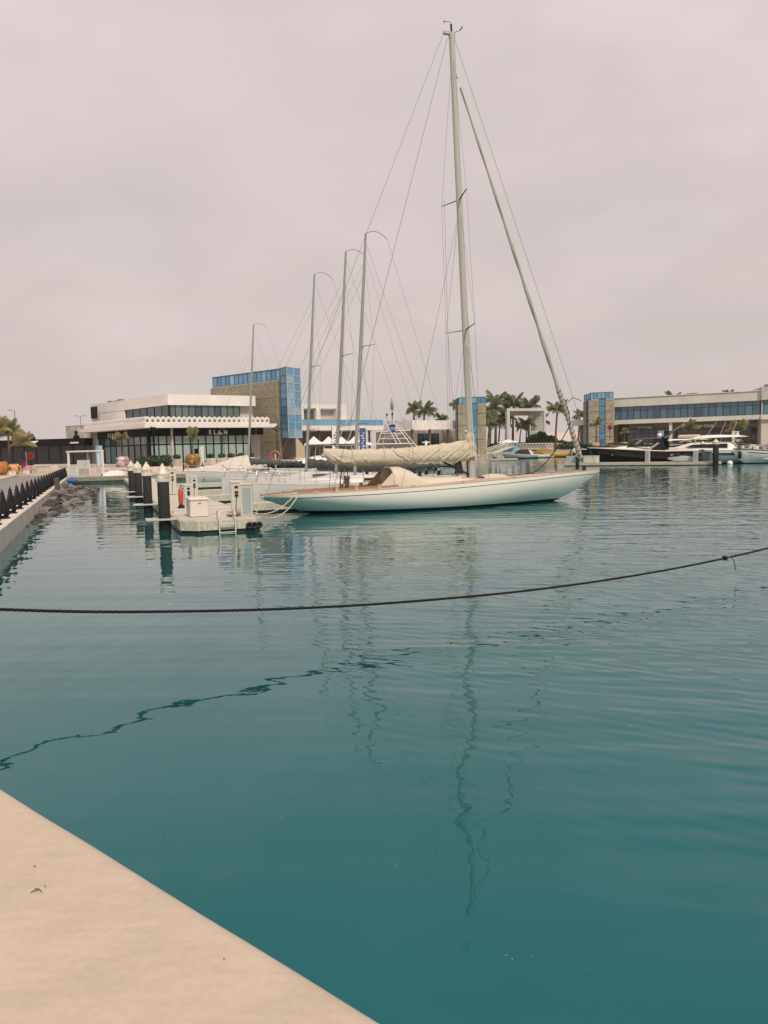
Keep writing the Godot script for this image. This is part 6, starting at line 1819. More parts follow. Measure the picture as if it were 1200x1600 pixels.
	var rs := thing("round_sign", "round red-ringed sign fixed high on the right-hand stone tower", "sign", spot(953, 131.6, high(953, 668, 131.6)), face(spot(921, 133.8), spot(958.5, 132.6)).basis.get_euler().y)
	st = mb(); lathe(st, [[0.0, -0.05], [0.42, -0.05], [0.45, 0.0], [0.42, 0.06], [0.0, 0.06]], 18, Vector3(0, 0, 0.3), Basis(Vector3.RIGHT, PI / 2)); part("disc", st, mat("sign_maroon", col(0.07, 0.03, 0.03), 0.5), rs)
	st = mb()
	var rp := []
	for j in 19: rp.append(Vector3(0.36 * cos(TAU * j / 18.0), 0.36 * sin(TAU * j / 18.0), 0.38))
	tube(st, rp, 0.06, 6, false); part("ring", st, mat("ring_red", col(0.36, 0.10, 0.10), 0.6), rs)
	st = mb(); tube(st, [Vector3(0, -1.9, 0.28), Vector3(0, -0.4, 0.28)], 0.06, 6); part("stem", st, dark, rs)
	# ------------------------------------------------ right pontoon
	var P0 := spot(881, 102.5); var P1 := spot(1121, 91.5)
	var pf := face(P0, P1); var pl := run(P0, P1); var turn := pf.basis.get_euler().y
	var mid := pf * Vector3(pl / 2, 0, -1.2)
	var po := pontoon("long low concrete pontoon on the right in front of the black motorboat", mid, turn + PI / 2, pl, 2.4, "", 0.05)
	for q in [[0.85, 0.0, "pale grey dock box with a blue-grey door at the left end of the right pontoon", 2.0, mat("box_grey", col(0.42, 0.47, 0.47), 0.4)], [3.15, 0.02, "white dock box beside the grey one on the right pontoon", 1.9, mat("box_white", col(0.72, 0.68, 0.62), 0.5, "fine", 1.0)]]:
		var d := thing("dock_box", q[2], "box", pf * Vector3(q[0] + 0.3, 0.437, -0.8), turn, "dock boxes of the right pontoon")
		st = mb(); cbox(st, Vector3(0, 0.42, 0), Vector3(q[3], 0.84, 0.8), 0.03); part("body", st, q[4], d)
		st = mb(); cbox(st, Vector3(0, 0.87, 0), Vector3(q[3] + 0.06, 0.08, 0.86), 0.02); part("lid", st, mats.box_white, d)
		st = mb(); cbox(st, Vector3(0, 0.42, 0.41), Vector3(q[3] * 0.8, 0.6, 0.02), 0.005); part("door", st, mat("door_blue_grey", col(0.36, 0.46, 0.46), 0.4) if q[0] < 2 else mats.box_white, d)
	pedestal("service_pedestal", "pale green-grey pedestal in front of the black motorboat's stern", pf * Vector3(pl * 0.565, 0.437, -0.6), turn, 1.35, 0.5, true, "service pedestals")
	pedestal("service_pedestal", "pale green-grey pedestal near the grey bin on the right pontoon", pf * Vector3(pl * 0.865, 0.437, -0.6), turn, 1.35, 0.5, true, "service pedestals")
	var bin := thing("waste_bin", "grey wheeled waste bin at the right end of the pontoon", "bin", pf * Vector3(pl * 0.93, 0.437, -0.9), turn)
	st = mb(); loft(st, [[Vector3(-0.36, 0.06, 0.3), Vector3(0.36, 0.06, 0.3), Vector3(0.36, 0.06, -0.3), Vector3(-0.36, 0.06, -0.3)], [Vector3(-0.46, 1.1, 0.4), Vector3(0.46, 1.1, 0.4), Vector3(0.46, 1.1, -0.4), Vector3(-0.46, 1.1, -0.4)]], true, true, false); part("body", st, mat("bin_grey", col(0.14, 0.17, 0.18), 0.5), bin)
	st = mb(); cbox(st, Vector3(0, 1.15, 0), Vector3(1.0, 0.1, 0.88), 0.03); part("lid", st, dark, bin)
	for s in [-1.0, 1.0]:
		st = mb(); lathe(st, [[0.0, -0.03], [0.1, -0.03], [0.1, 0.03], [0.0, 0.03]], 10, Vector3(s * 0.3, 0.1, -0.3), Basis(Vector3.BACK, PI / 2)); part("wheel", st, dark, bin)
	pile("dark pile with pale cap at the left end of the right pontoon", pf * Vector3(0.35, 0, -2.9), 2.45, "piles of the right pontoon", 0.27)
	pile("tall dark pile with pale cap at the right end of the right pontoon", pf * Vector3(pl - 0.1, 0, 0.35), 3.15, "piles of the right pontoon", 0.33)
	pile("dark pile with pale cap just left of the tallest one, behind the bin", spot(1098.5, 99.0), 2.95, "piles of the right pontoon", 0.33)
	pile("dark pile with pale cap between the tallest one and the blue-topped sailboat", spot(1145, 101.0), 2.95, "piles of the right pontoon", 0.29)
	pile("short dark pile seen beside the furled jib left of the black motorboat", spot(902.5, 101.5), 1.9, "piles of the right pontoon", 0.24)
	# ------------------------------------------------ black motorboat, bow to the left
	var bk := mat("black_hull", col(0.010, 0.009, 0.009), 0.18)
	var along := turn + PI
	var m: Array = motorboat("black motorboat with a black hardtop lying behind the right pontoon", pf * Vector3(8.9, 0, -4.6), along, 15.0, 4.2, 2.35, 1.75, bk, mat("deck_sand", col(0.62, 0.56, 0.50), 0.6))
	var o: Node3D = m[0]
	st = mb(); house(st, [[-1.6, 1.5, 1.75, 1.8], [0.4, 1.5, 1.8, 2.25], [2.2, 1.35, 1.95, 2.5], [4.2, 0.75, 2.1, 2.2]]); part("foredeck_house", st, gloss, o)
	st = mb(); loft(st, [[Vector3(1.6, 2.4, -1.3), Vector3(0.2, 3.3, -1.1), Vector3(0.2, 3.3, 1.1), Vector3(1.6, 2.4, 1.3)], [Vector3(1.5, 2.38, -1.32), Vector3(0.1, 3.28, -1.12), Vector3(0.1, 3.28, 1.12), Vector3(1.5, 2.38, 1.32)]], true, true, false); part("windscreen", st, mats.smoked_window, o)
	st = mb(); house(st, [[-3.0, 1.25, 3.3, 3.36], [-2.2, 1.4, 3.3, 3.48], [0.0, 1.3, 3.28, 3.5], [1.2, 0.9, 3.22, 3.28]], 6.0); var hard := part("hardtop", st, bk, o)
	for s in [-1.0, 1.0]:
		st = mb(); plate(st, [Vector2(-3.4, 1.8), Vector2(-1.6, 1.8), Vector2(-1.9, 3.35), Vector2(-2.9, 3.35)], Vector3(0, 0, s * 1.3), Basis.IDENTITY, 0.08); part("arch_leg", st, bk, hard)
		st = mb(); plate(st, [Vector2(-1.3, 1.85), Vector2(-0.9, 1.85), Vector2(-2.4, 2.9), Vector2(-2.7, 2.8)], Vector3(0, 0, s * 1.37), Basis.IDENTITY, 0.06); part("side_fin", st, mat("fin_silver", col(0.5, 0.5, 0.5), 0.3, "", 1, 0.4), hard)
	st = mb(); loft(st, [[Vector3(-2.6, 3.4, -0.9), Vector3(-2.6, 3.4, 0.9), Vector3(-3.0, 3.4, 0.9), Vector3(-3.0, 3.4, -0.9)], [Vector3(-3.7, 4.3, -0.7), Vector3(-3.7, 4.3, 0.7), Vector3(-4.0, 4.35, 0.7), Vector3(-4.0, 4.35, -0.7)]], true, true, false); part("radar_arch", st, bk, hard)
	st = mb(); tube(st, [Vector3(-3.9, 4.3, 0.5), Vector3(-5.6, 5.6, 0.6)], 0.02, 5); part("aerial", st, gloss, hard)
	st = mb(); lathe(st, [[0.0, 0.0], [0.28, 0.0], [0.3, 0.35], [0.24, 0.55], [0.0, 0.6]], 12, Vector3(-2.2, 3.48, 0.2)); part("radar_dome", st, gloss, hard)
	st = mb(); cbox(st, Vector3(-4.4, 1.95, 0), Vector3(1.4, 0.5, 2.6), 0.1); part("sun_pad", st, mat("pad_cream", col(0.62, 0.56, 0.48), 0.7), o)
	for x in [3.4, -1.6, -5.0]:
		st = mb(); lathe(st, [[0.0, -0.02], [0.09, -0.02], [0.09, 0.02], [0.0, 0.02]], 10, Vector3(x, 1.15 + 0.04 * x, -(hull_w(m[1], x, 1.15 + 0.04 * x) + 0.01)), Basis(Vector3.RIGHT, PI / 2)); part("porthole", st, steel, o)
	letters("hull_name", "NITO", 0.22, Vector3(-4.6, 1.25, -(hull_w(m[1], -4.6, 1.3) + 0.05)), Basis(Vector3.UP, PI), gloss, o)
	bow_rail(o, m[1], 2.0, 7.0, 0.45)
	# low black boat further left, mostly behind it
	var k1: Array = motorboat("low black motorboat with a white name on its bow, behind the grey dock box", pf * Vector3(3.0, 0, -10.5), along, 11.0, 3.4, 2.2, 1.7, bk, mat("deck_sand", col(0.62, 0.56, 0.50), 0.6))
	st = mb(); house(st, [[-3.0, 1.0, 1.7, 1.75], [-1.5, 1.2, 1.7, 2.5], [0.5, 1.1, 1.8, 2.4], [2.4, 0.6, 1.95, 2.0]]); part("cabin", st, mat("cover_brown", col(0.10, 0.05, 0.035), 0.7), k1[0])
	letters("hull_name", "SEA", 0.26, Vector3(2.2, 1.45, -(hull_w(k1[1], 2.2, 1.5) + 0.12)), Basis(Vector3.UP, PI + 0.2), gloss, k1[0])
	# ------------------------------------------------ white cruisers
	var cr: Array = motorboat("large white motor cruiser with a swept flybridge roof, right of the black motorboat", pf * Vector3(15.4, 0, -8.2), along, 15.0, 4.4, 2.15, 1.7, gloss, gloss)
	o = cr[0]
	st = mb(); house(st, [[-4.6, 1.7, 1.65, 1.7], [-4.0, 1.8, 1.7, 2.75], [0.6, 1.75, 1.8, 2.85], [3.2, 1.1, 1.95, 2.2], [5.2, 0.5, 2.05, 2.1]]); var hs := part("deckhouse", st, gloss, o)
	for s in [-1.0, 1.0]:
		st = mb(); plate(st, [Vector2(-3.6, 2.0), Vector2(1.6, 2.1), Vector2(0.6, 2.5), Vector2(-3.6, 2.55)], Vector3(0, 0, s * 1.72), Basis.IDENTITY, 0.05); part("side_window", st, mats.smoked_window, hs)
		st = mb(); plate(st, [Vector2(-6.4, 1.0), Vector2(2.2, 1.2), Vector2(2.0, 1.45), Vector2(-6.4, 1.35)], Vector3(0, 0, s * 2.19), Basis(Vector3.UP, 0.0), 0.03); part("hull_window", st, mat("window_teal", col(0.05, 0.075, 0.08), 0.1), o)
	st = mb(); house(st, [[-5.6, 1.3, 3.35, 3.4], [-4.6, 1.6, 3.35, 3.58], [-0.6, 1.5, 3.28, 3.68], [1.6, 0.9, 3.1, 3.2], [2.6, 0.4, 2.8, 2.85]], 6.0); var fbr := part("flybridge_roof", st, gloss, o)
	for q in [[-4.6, 0.0], [-2.6, -0.3], [0.2, 0.5]]:
		for s in [-1.0, 1.0]:
			st = mb(); tube(st, [Vector3(q[0], 2.7, s * 1.3), Vector3(q[0] + q[1], 3.4, s * 1.25)], 0.06, 6); part("roof_post", st, mat("post_sand", col(0.48, 0.42, 0.30), 0.5), fbr)
	for q in [[-2.2, -2.9], [-3.6, -4.2], [-0.6, -1.8]]:
		st = mb(); tube(st, [Vector3(q[0], 3.6, 0.6), Vector3(q[1], 5.4, 0.7)], 0.016, 5); part("aerial", st, gloss, fbr)
	st = mb(); lathe(st, [[0.0, 0.0], [0.2, 0.0], [0.2, 0.3], [0.0, 0.42]], 10, Vector3(-4.4, 3.55, 0)); box(st, Vector3(-4.4, 4.0, 0), Vector3(0.25, 0.1, 1.3)); part("radar", st, gloss, fbr)
	# stern: bathing platform, stairs
	st = mb(); cbox(st, Vector3(-8.3, 0.55, 0), Vector3(1.8, 0.16, 3.6), 0.05); part("swim_platform", st, gloss, o)
	for k in 5:
		st = mb(); cbox(st, Vector3(-7.55 + 0.26 * k, 0.75 + 0.27 * k, -1.2), Vector3(0.3, 0.1, 0.9), 0.02); part("stair_tread", st, gloss, o)
	st = mb(); plate(st, [Vector2(-7.9, 0.6), Vector2(-6.2, 0.6), Vector2(-6.2, 2.4), Vector2(-6.7, 2.4)], Vector3(0, 0, -1.75), Basis.IDENTITY, 0.1); part("quarter_wing", st, mat("wing_cream", col(0.66, 0.62, 0.53), 0.4), o)
	bow_rail(o, cr[1], 1.0, 7.2)
	var c2: Array = motorboat("white express cruiser with a slim white hardtop between the black boat and the large cruiser", pf * Vector3(11.6, 0, -11.5), along, 11.0, 3.6, 2.3, 1.8, gloss, gloss)
	o = c2[0]
	st = mb(); house(st, [[-3.0, 1.4, 1.8, 1.9], [-1.0, 1.5, 1.85, 2.6], [1.2, 1.3, 2.0, 2.6], [3.6, 0.6, 2.15, 2.2]]); part("cabin", st, gloss, o)
	st = mb(); house(st, [[-4.2, 1.2, 3.15, 3.2], [-3.0, 1.4, 3.15, 3.3], [0.6, 1.3, 3.1, 3.3], [1.6, 0.9, 3.05, 3.1]], 6.0); var h2 := part("hardtop", st, gloss, o)
	for q in [[-3.6, 1.2], [-3.6, -1.2], [0.9, 1.1], [0.9, -1.1]]:
		st = mb(); tube(st, [Vector3(q[0] + 0.4, 1.9, q[1]), Vector3(q[0], 3.15, q[1])], 0.05, 6); part("hardtop_leg", st, mats.post_sand, h2)
	st = mb(); cbox(st, Vector3(-1.6, 3.6, 0), Vector3(2.6, 0.45, 1.8), 0.15); part("flybridge", st, mat("fly_beige", col(0.55, 0.47, 0.38), 0.6), h2)
	st = mb(); plate(st, [Vector2(-2.6, 1.95), Vector2(1.2, 2.0), Vector2(0.6, 2.45), Vector2(-2.4, 2.5)], Vector3(0, 0, -1.42), Basis.IDENTITY, 0.05); part("side_window", st, mats.smoked_window, o)
	# grey covered tender on the pontoon's far edge
	var te := thing("jet_ski", "black and grey jet ski parked on the right pontoon before the cruisers", "jet ski", pf * Vector3(pl * 0.775, 0.437, -1.3), along + 0.1)
	st = mb(); house(st, [[-1.5, 0.42, 0.1, 0.55], [-0.4, 0.52, 0.1, 0.75], [0.8, 0.46, 0.1, 0.72], [1.7, 0.06, 0.3, 0.5]], 3.0); part("hull", st, mat("ski_grey", col(0.34, 0.35, 0.36), 0.3), te)
	st = mb(); house(st, [[-1.3, 0.2, 0.6, 0.85], [-0.5, 0.24, 0.65, 0.98], [0.3, 0.2, 0.68, 0.9]], 3.0); part("seat", st, dark, te)
	st = mb(); house(st, [[0.2, 0.3, 0.65, 0.9], [0.6, 0.34, 0.65, 1.15], [1.3, 0.12, 0.6, 0.75]], 3.0); tube(st, [Vector3(0.35, 1.15, -0.4), Vector3(0.5, 1.2, 0), Vector3(0.35, 1.15, 0.4)], 0.025, 6); part("steering_cowl", st, dark, te)
	# ------------------------------------------------ cruising sailboat at the right edge
	var side := mat("cruiser_side", col(0.70, 0.71, 0.68), 0.25)
	var wv := spot(1178, 97.5)
	var sb := thing("cruising_sailboat", "white cruising sailboat with a dark blue stripe and blue canopies at the right edge", "sailboat", spot(1236, 95.0), PI - 0.12)
	var rows := [[-6.0, 1.4, 1.35, 0.1, 3.2], [-3.0, 1.8, 1.35, -0.3, 3.6], [0.5, 1.85, 1.45, -0.45, 3.2], [3.5, 1.3, 1.62, -0.35, 2.4], [5.6, 0.6, 1.78, 0.05, 1.8], [6.5, 0.14, 1.86, 0.9, 1.4], [6.8, 0.03, 1.88, 1.6, 1.2]]
	st = mb(); hull_skin(st, rows, func(x): return 0.22, func(x): return table(rows, x, 2), 34, 8); transom(st, rows); part("hull", st, side, sb)
	st = mb(); hull_skin(st, rows, func(x): return -0.5, func(x): return 0.1, 26, 3); part("waterline_band", st, dark, sb)
	st = mb(); hull_skin(st, rows, func(x): return 0.1, func(x): return 0.22, 30, 2); part("boot_stripe", st, gloss, sb)
	st = mb(); hull_skin(st, rows, func(x): return minf(table(rows, x, 2) - 0.42, 9.0) if x < 5.2 else table(rows, x, 2), func(x): return table(rows, x, 2) - 0.32 if x < 5.2 else table(rows, x, 2), 40, 2, 0.006); part("blue_stripe", st, mat("stripe_navy", col(0.02, 0.035, 0.07), 0.4), sb)
	st = mb(); hull_skin(st, rows, func(x): return table(rows, x, 2) - 0.07, func(x): return table(rows, x, 2) + 0.05, 34, 2, 0.012); part("toe_rail", st, mats.stripe_navy, sb)
	st = mb(); hull_deck(st, rows, 0.0, 0.06, 26); part("deck", st, gloss, sb)
	st = mb(); house(st, [[-2.0, 1.2, 1.4, 1.9], [1.0, 1.1, 1.5, 2.0], [3.4, 0.5, 1.65, 1.7]]); part("coachroof", st, gloss, sb)
	for q in [[1.3, 1.0, 2.0, 3.0, "sprayhood"], [-3.4, 2.2, 2.7, 3.45, "bimini"]]:
		st = mb(); house(st, [[q[0] - q[1], 1.3, q[2], q[2] + 0.1], [q[0] - q[1] * 0.5, 1.4, q[2], q[3]], [q[0] + q[1] * 0.5, 1.35, q[2], q[3] - 0.05], [q[0] + q[1], 1.2, q[2] - 0.3, q[2] - 0.1]], 3.0); part(q[4], st, mat("navy_canvas", col(0.03, 0.05, 0.10), 0.8), sb)
	for q in [[-5.2, 1.3], [-5.2, -1.3], [-1.5, 1.3], [-1.5, -1.3], [2.2, 1.2], [2.2, -1.2]]:
		st = mb(); tube(st, [Vector3(q[0] + 0.3, 1.4, q[1]), Vector3(q[0], 2.8, q[1])], 0.03, 6); part("canopy_frame", st, steel, sb)
	bow_rail(sb, rows, 0.5, 6.6, 0.65)
	for k in 12:
		var x := 1.6 + 0.42 * k
		st = mb(); cbox(st, Vector3(x, table(rows, x, 2) + 0.22, -0.4 + 0.1 * sin(k * 2.0)), Vector3(0.3, 0.3 + 0.2 * sin(k * 1.3), 0.35), 0.06, Basis(Vector3.UP, k * 0.7)); part("deck_gear", st, [mats.pale_canvas, mats.grey_sail_cover, gloss, mats.rock_buff][k % 4], sb)
	st = mb(); tube(st, [Vector3(0.8, 1.9, 0), Vector3(0.4, 15.0, 0)], [0.11, 0.08], 10); part("mast", st, mats.sloop_mast, sb)
	st = mb(); tube(st, [Vector3(6.4, 1.9, 0), Vector3(0.5, 14.8, 0)], 0.02, 5); part("forestay", st, mats.rigging_wire, sb)
	st = mb()
	lathe(st, [[0.0, -0.5], [0.16, -0.42], [0.22, -0.2], [0.22, 0.25], [0.12, 0.45], [0.0, 0.5]], 12)
	var an := part("anchor_fender", st, mats.rubber_dark if mats.has("rubber_dark") else dark, sb)
	an.position = Vector3(6.15, 1.1, -0.42)
	var ff := thing("round_fender", "white ball fender floating between the pontoon's end and the sailboat's bow", "fender", spot(1141, 93.5, 0.12))
	st = mb(); lathe(st, [[0.0, -0.34], [0.2, -0.28], [0.32, -0.1], [0.34, 0.05], [0.26, 0.25], [0.1, 0.34], [0.0, 0.36]], 16); part("ball", st, gloss, ff)
	st = mb(); tube(st, [Vector3(0, 0.34, 0), Vector3(0.1, 0.7, 0)], 0.025, 6); part("eye", st, dark, ff)
	# low edge wall and planting along the promenade
	for k in 4:
		var q0 := spot(905 + 78 * k, 124.0 - 4.2 * k, 2.25)
		bush("bush", ["low dark hedge at the foot of the right-hand tower", "low dark hedge behind the black motorboat", "low dark hedge behind the white cruisers", "low dark hedge behind the blue-topped sailboat"][k], q0, [[Vector3(-2.0, 0.35, 0), 2.0, 0.45, 1.0], [Vector3(1.6, 0.35, 0), 2.2, 0.42, 1.0]], 900, 0.16, 300 + k, mats.hedge_leaf, "hedges on the promenade")

func lamp_post(label: String, where: Vector3, h: float, twin: bool, arm := 0.9, group := "street lamps") -> void:
	var grey: Material = mat("lamp_grey", col(0.12, 0.12, 0.115), 0.5)
	var o := thing("street_lamp", label, "street lamp", where, 0.0, group)
	var st := mb(); tube(st, [Vector3.ZERO, Vector3(0, h, 0)], [0.10, 0.055], 8); part("post", st, grey, o)
	for s in ([-1.0, 1.0] if twin else [-1.0]):
		st = mb(); tube(st, [Vector3(0, h - 0.05, 0), Vector3(s * arm * 0.6, h + 0.03, 0)], 0.035, 6); part("arm", st, grey, o)
		st = mb(); cbox(st, Vector3(s * arm, h + 0.04, 0), Vector3(arm * 0.75, 0.10, 0.3), 0.03); part("lamp_head", st, grey, o)

func cluster_lamp(label: String, where: Vector3, h: float) -> void:
	var iron: Material = mats.black_iron
	var o := thing("lantern_post", label, "street lamp", where, 0.3, "black lantern posts before the cafe")
	var st := mb()
	for k in 3: tube(st, [Vector3(0.13 * cos(TAU * k / 3.0), 0, 0.13 * sin(TAU * k / 3.0)), Vector3(0.13 * cos(TAU * k / 3.0), h - 0.3, 0.13 * sin(TAU * k / 3.0))], 0.035, 6)
	part("post", st, iron, o)
	for k in 4:
		st = mb()
		var d := Vector3(cos(TAU * k / 4.0 + 0.4), 0, sin(TAU * k / 4.0 + 0.4))
		tube(st, [Vector3(0, h - 0.45, 0), d * 0.35 + Vector3(0, h - 0.2 + 0.12 * (k % 2), 0)], 0.03, 5); part("arm", st, iron, o)
		st = mb(); lathe(st, [[0.0, 0.18], [0.16, 0.10], [0.24, 0.02], [0.2, -0.02], [0.0, -0.04]], 10, d * 0.5 + Vector3(0, h - 0.15 + 0.25 * (k % 2), 0)); part("lamp_shade", st, iron, o)

func painted_pot(label: String, where: Vector3, s: float, base: Color, spots: Array, sd: int) -> void:
	var o := thing("painted_pot", label, "plant pot", where, 0.0, "painted pots along the quay")
	var r := RandomNumberGenerator.new(); r.seed = sd
	# the print is a picture: bold patches of colour
	var im := Image.create(128, 64, false, Image.FORMAT_RGB8)
	im.fill(base)
	for k in 26:
		var c: Color = spots[r.randi_range(0, spots.size() - 1)]
		var cx := r.randi_range(0, 127); var cy := r.randi_range(0, 63); var rad := r.randf_range(4, 15)
		for y in range(maxi(0, cy - 15), mini(64, cy + 15)):
			for x in range(cx - 15, cx + 15):
				var dx := float(x - cx) / rad; var dy := float(y - cy) / (rad * 0.8)
				if dx * dx + dy * dy < 1.0 + 0.3 * sin(atan2(dy, dx) * 3.0 + k): im.set_pixel(posmod(x, 128), y, c)
	var m := StandardMaterial3D.new()
	m.albedo_texture = ImageTexture.create_from_image(im)
	m.roughness = 0.4
	m.uv1_triplanar = true
	m.uv1_scale = Vector3(0.55, 0.55, 0.55) / s
	var st := mb(); lathe(st, [[0.0, 0.0], [0.5 * s, 0.0], [0.72 * s, 0.3 * s], [0.8 * s, 0.65 * s], [0.72 * s, 1.0 * s], [0.55 * s, 1.22 * s], [0.5 * s, 1.2 * s]], 20)
	part("bowl", st, m, o)
	st = mb(); lathe(st, [[0.54 * s, 1.12 * s], [0.0, 1.14 * s]], 16); part("soil", st, mat("soil", col(0.06, 0.045, 0.03), 0.95), o)

func make_small_things() -> void:
	var dark: Material = mats.dark_fitting
	var gloss: Material = mats.gloss_white
	var st: SurfaceTool
	# ---- heavy mooring rope across the foreground, laid in three strands, with a knotted tail
	st = mb()
	var knots := [[-2.95, 9.75, 1.28], [-1.13, 9.95, 0.915], [1.1, 10.29, 0.615], [3.9, 10.52, 0.42], [7.33, 10.75, 0.375], [11.44, 11.55, 0.445], [16.5, 12.9, 0.70], [22.0, 14.8, 1.15]]
	var curve := Curve3D.new()
	for k in knots.size():
		var p := mar(knots[k][0], knots[k][1], knots[k][2])
		var a := mar(knots[maxi(k - 1, 0)][0], knots[maxi(k - 1, 0)][1], knots[maxi(k - 1, 0)][2])
		var c := mar(knots[mini(k + 1, 7)][0], knots[mini(k + 1, 7)][1], knots[mini(k + 1, 7)][2])
		var tan_ := (c - a) / 6.0
		curve.add_point(p, -tan_, tan_)
	var total := curve.get_baked_length()
	var n := 620
	for s in 3:
		var pts := []
		for k in n + 1:
			var d := total * k / n
			var p := curve.sample_baked(d, true)
			var t := (curve.sample_baked(minf(d + 0.05, total), true) - curve.sample_baked(maxf(d - 0.05, 0.0), true)).normalized()
			var sd := t.cross(Vector3.UP).normalized()
			var an := d / 0.20 * TAU + TAU * s / 3.0
			pts.append(p + (sd * cos(an) + sd.cross(t) * sin(an)) * 0.0100)
		tube(st, pts, 0.0120, 5)
	var rope := thing("mooring_rope", "dark three-strand mooring rope sagging across the water in the foreground", "rope")
	part("strands", st, mat("rope_dark", col(0.004, 0.004, 0.0035), 0.9), rope)
	var kp := Vector3.ZERO
	var best := 1e9
	for k in 400:
		var p := curve.sample_baked(total * k / 400.0)
		var q := spot(1136, -p.z)
		if absf(q.x - p.x) < best: best = absf(q.x - p.x); kp = p
	st = mb()
	for s in 4:
		var pts := []
		for j in 13: pts.append(kp + Vector3(0.012 * s - 0.02, 0, 0) + Vector3(0.012 * sin(TAU * j / 12.0), 0.036 * cos(TAU * j / 12.0), 0.036 * sin(TAU * j / 12.0)))
		tube(st, pts, 0.010, 5, false)
	part("knot", st, mats.rope_dark, rope)
	st = mb(); tube(st, [kp + Vector3(0.03, 0.02, 0.02), kp + Vector3(0.10, 0.015, 0.03), kp + Vector3(0.15, -0.03, 0.03), kp + Vector3(0.18, -0.12, 0.02), kp + Vector3(0.20, -0.24, 0.02)], 0.010, 6); tube(st, [kp + Vector3(0.0, 0, 0.02), kp + Vector3(0.035, -0.045, 0.03)], 0.009, 5)
	part("tail", st, mat("rope_grey", col(0.10, 0.095, 0.085), 0.85), rope)
	# ---- twigs on the coping
	for q in [[60, 1391, 0.022, 0.6, "small dark twig on the sand-coloured coping"], [53, 1393, 0.013, 2.4, "tiny curled leaf stalk beside the twig on the coping"], [70, 1385, 0.007, 1.0, "speck of dry leaf right of the twig on the coping"], [54, 1354, 0.005, 0.2, "lone dark crumb above the twig on the coping"], [350, 1499, 0.0015, 0.2, "lone crumb near the middle of the coping's lower edge"]]:
		var d := SURVEY * Vector3((q[0] - 600.0) / 1200.0, -(q[1] - 800.0) / 1200.0, -1.0)
		var p: Vector3 = SURVEY_FROM + d * ((1.153 - 2.68) / d.y)
		st = mb()
		var u: Vector3 = Vector3(cos(q[3]), 0, sin(q[3])) * q[2]
		tube(st, [p - u, p + Vector3(0, 0.004, 0) + u.rotated(Vector3.UP, 0.5) * 0.2, p + u], [0.0012, 0.0018, 0.0008], 5)
		tag(part("twig", st, mat("twig_brown", col(0.05, 0.035, 0.025), 0.9)), q[4], "twig", "bits of leaf litter on the coping")
	# ---- floating white specks
	st = mb()
	var r := RandomNumberGenerator.new(); r.seed = 9
	for k in 45:
		var px := r.randf_range(60, 1000); var py := r.randf_range(1010, 1560)
		var d := SURVEY * Vector3((px - 600.0) / 1200.0, -(py - 800.0) / 1200.0, -1.0)
		var p: Vector3 = SURVEY_FROM + d * (-2.68 / d.y)
		lathe(st, [[0.0, -0.002], [0.004, 0.002], [0.0, 0.006]], 5, p + Vector3(0, 0.003, 0), Basis.IDENTITY.scaled(Vector3.ONE * r.randf_range(0.25, 0.75)))
	var fo := part("floating_specks", st, mat("foam_white", col(0.8, 0.8, 0.78), 0.6))
	fo.set_meta("kind", "stuff"); fo.set_meta("label", "scattered tiny white specks floating on the calm water"); fo.set_meta("category", "debris")
	# ---- timber fender post against the quay wall
	var fp := thing("fender_post", "weathered timber fender post against the left quay wall above the rocks", "post", mar(-2.52, 57.6, 0.0), AXIS)
	st = mb(); cbox(st, Vector3(0, 0.4, 0), Vector3(0.30, 1.8, 0.7), 0.03); part("timber", st, mat("old_timber", col(0.17, 0.15, 0.11), 0.9, "rough", 1.0), fp)
	for y in [0.35, 1.0]:
		st = mb(); cbox(st, Vector3(0.15, y, 0), Vector3(0.04, 0.12, 0.74), 0.01); part("strap", st, dark, fp)
	# ---- gate at the head of the channel
	var wm := mat("gate_white", col(0.66, 0.66, 0.63), 0.45)
	var G0 := spot(106, 86.0); var G1 := spot(160, 83.0)
	var fg := face(G0, G1); var lg := run(G0, G1)
	var gt := thing("marina_gate", "white portal frame with glazed gate panels at the head of the channel", "gate", Vector3(G0.x, 0.62, G0.z), fg.basis.get_euler().y)
	st = mb(); cbox(st, Vector3(0.1, 1.3, 0), Vector3(0.2, 2.6, 0.2), 0.02); part("post", st, wm, gt)
	st = mb(); cbox(st, Vector3(lg, 1.3, 0), Vector3(0.2, 2.6, 0.2), 0.02); part("post", st, wm, gt)
	st = mb(); cbox(st, Vector3(lg * 0.62, 1.2, -1.2), Vector3(0.16, 2.4, 0.16), 0.02); part("post", st, wm, gt)
	st = mb(); cbox(st, Vector3(lg / 2, 2.68, 0), Vector3(lg + 0.3, 0.17, 0.24), 0.02); part("beam", st, wm, gt)
	st = mb(); cbox(st, Vector3(lg * 0.75, 2.79, 0), Vector3(0.5, 0.1, 0.2), 0.02); part("motor", st, dark, gt)
	for q in [[0.25, 1.3, 0.9], [1.75, 1.95, 1.55]]:
		st = mb(); box(st, Vector3(q[0] + q[1] / 2, 0.15 + q[2] / 2, 0.1), Vector3(q[1], q[2], 0.03)); var pn := part("gate_panel", st, mat("frosted_panel", col(0.52, 0.57, 0.55), 0.3), gt)
		st = mb()
		for h in [0.15, 0.15 + q[2]]: box(st, Vector3(q[0] + q[1] / 2, h, 0.1), Vector3(q[1] + 0.08, 0.06, 0.07))
		for x in [q[0], q[0] + q[1]]: box(st, Vector3(x, 0.15 + q[2] / 2, 0.1), Vector3(0.06, q[2], 0.07))
		part("panel_frame", st, wm, pn)
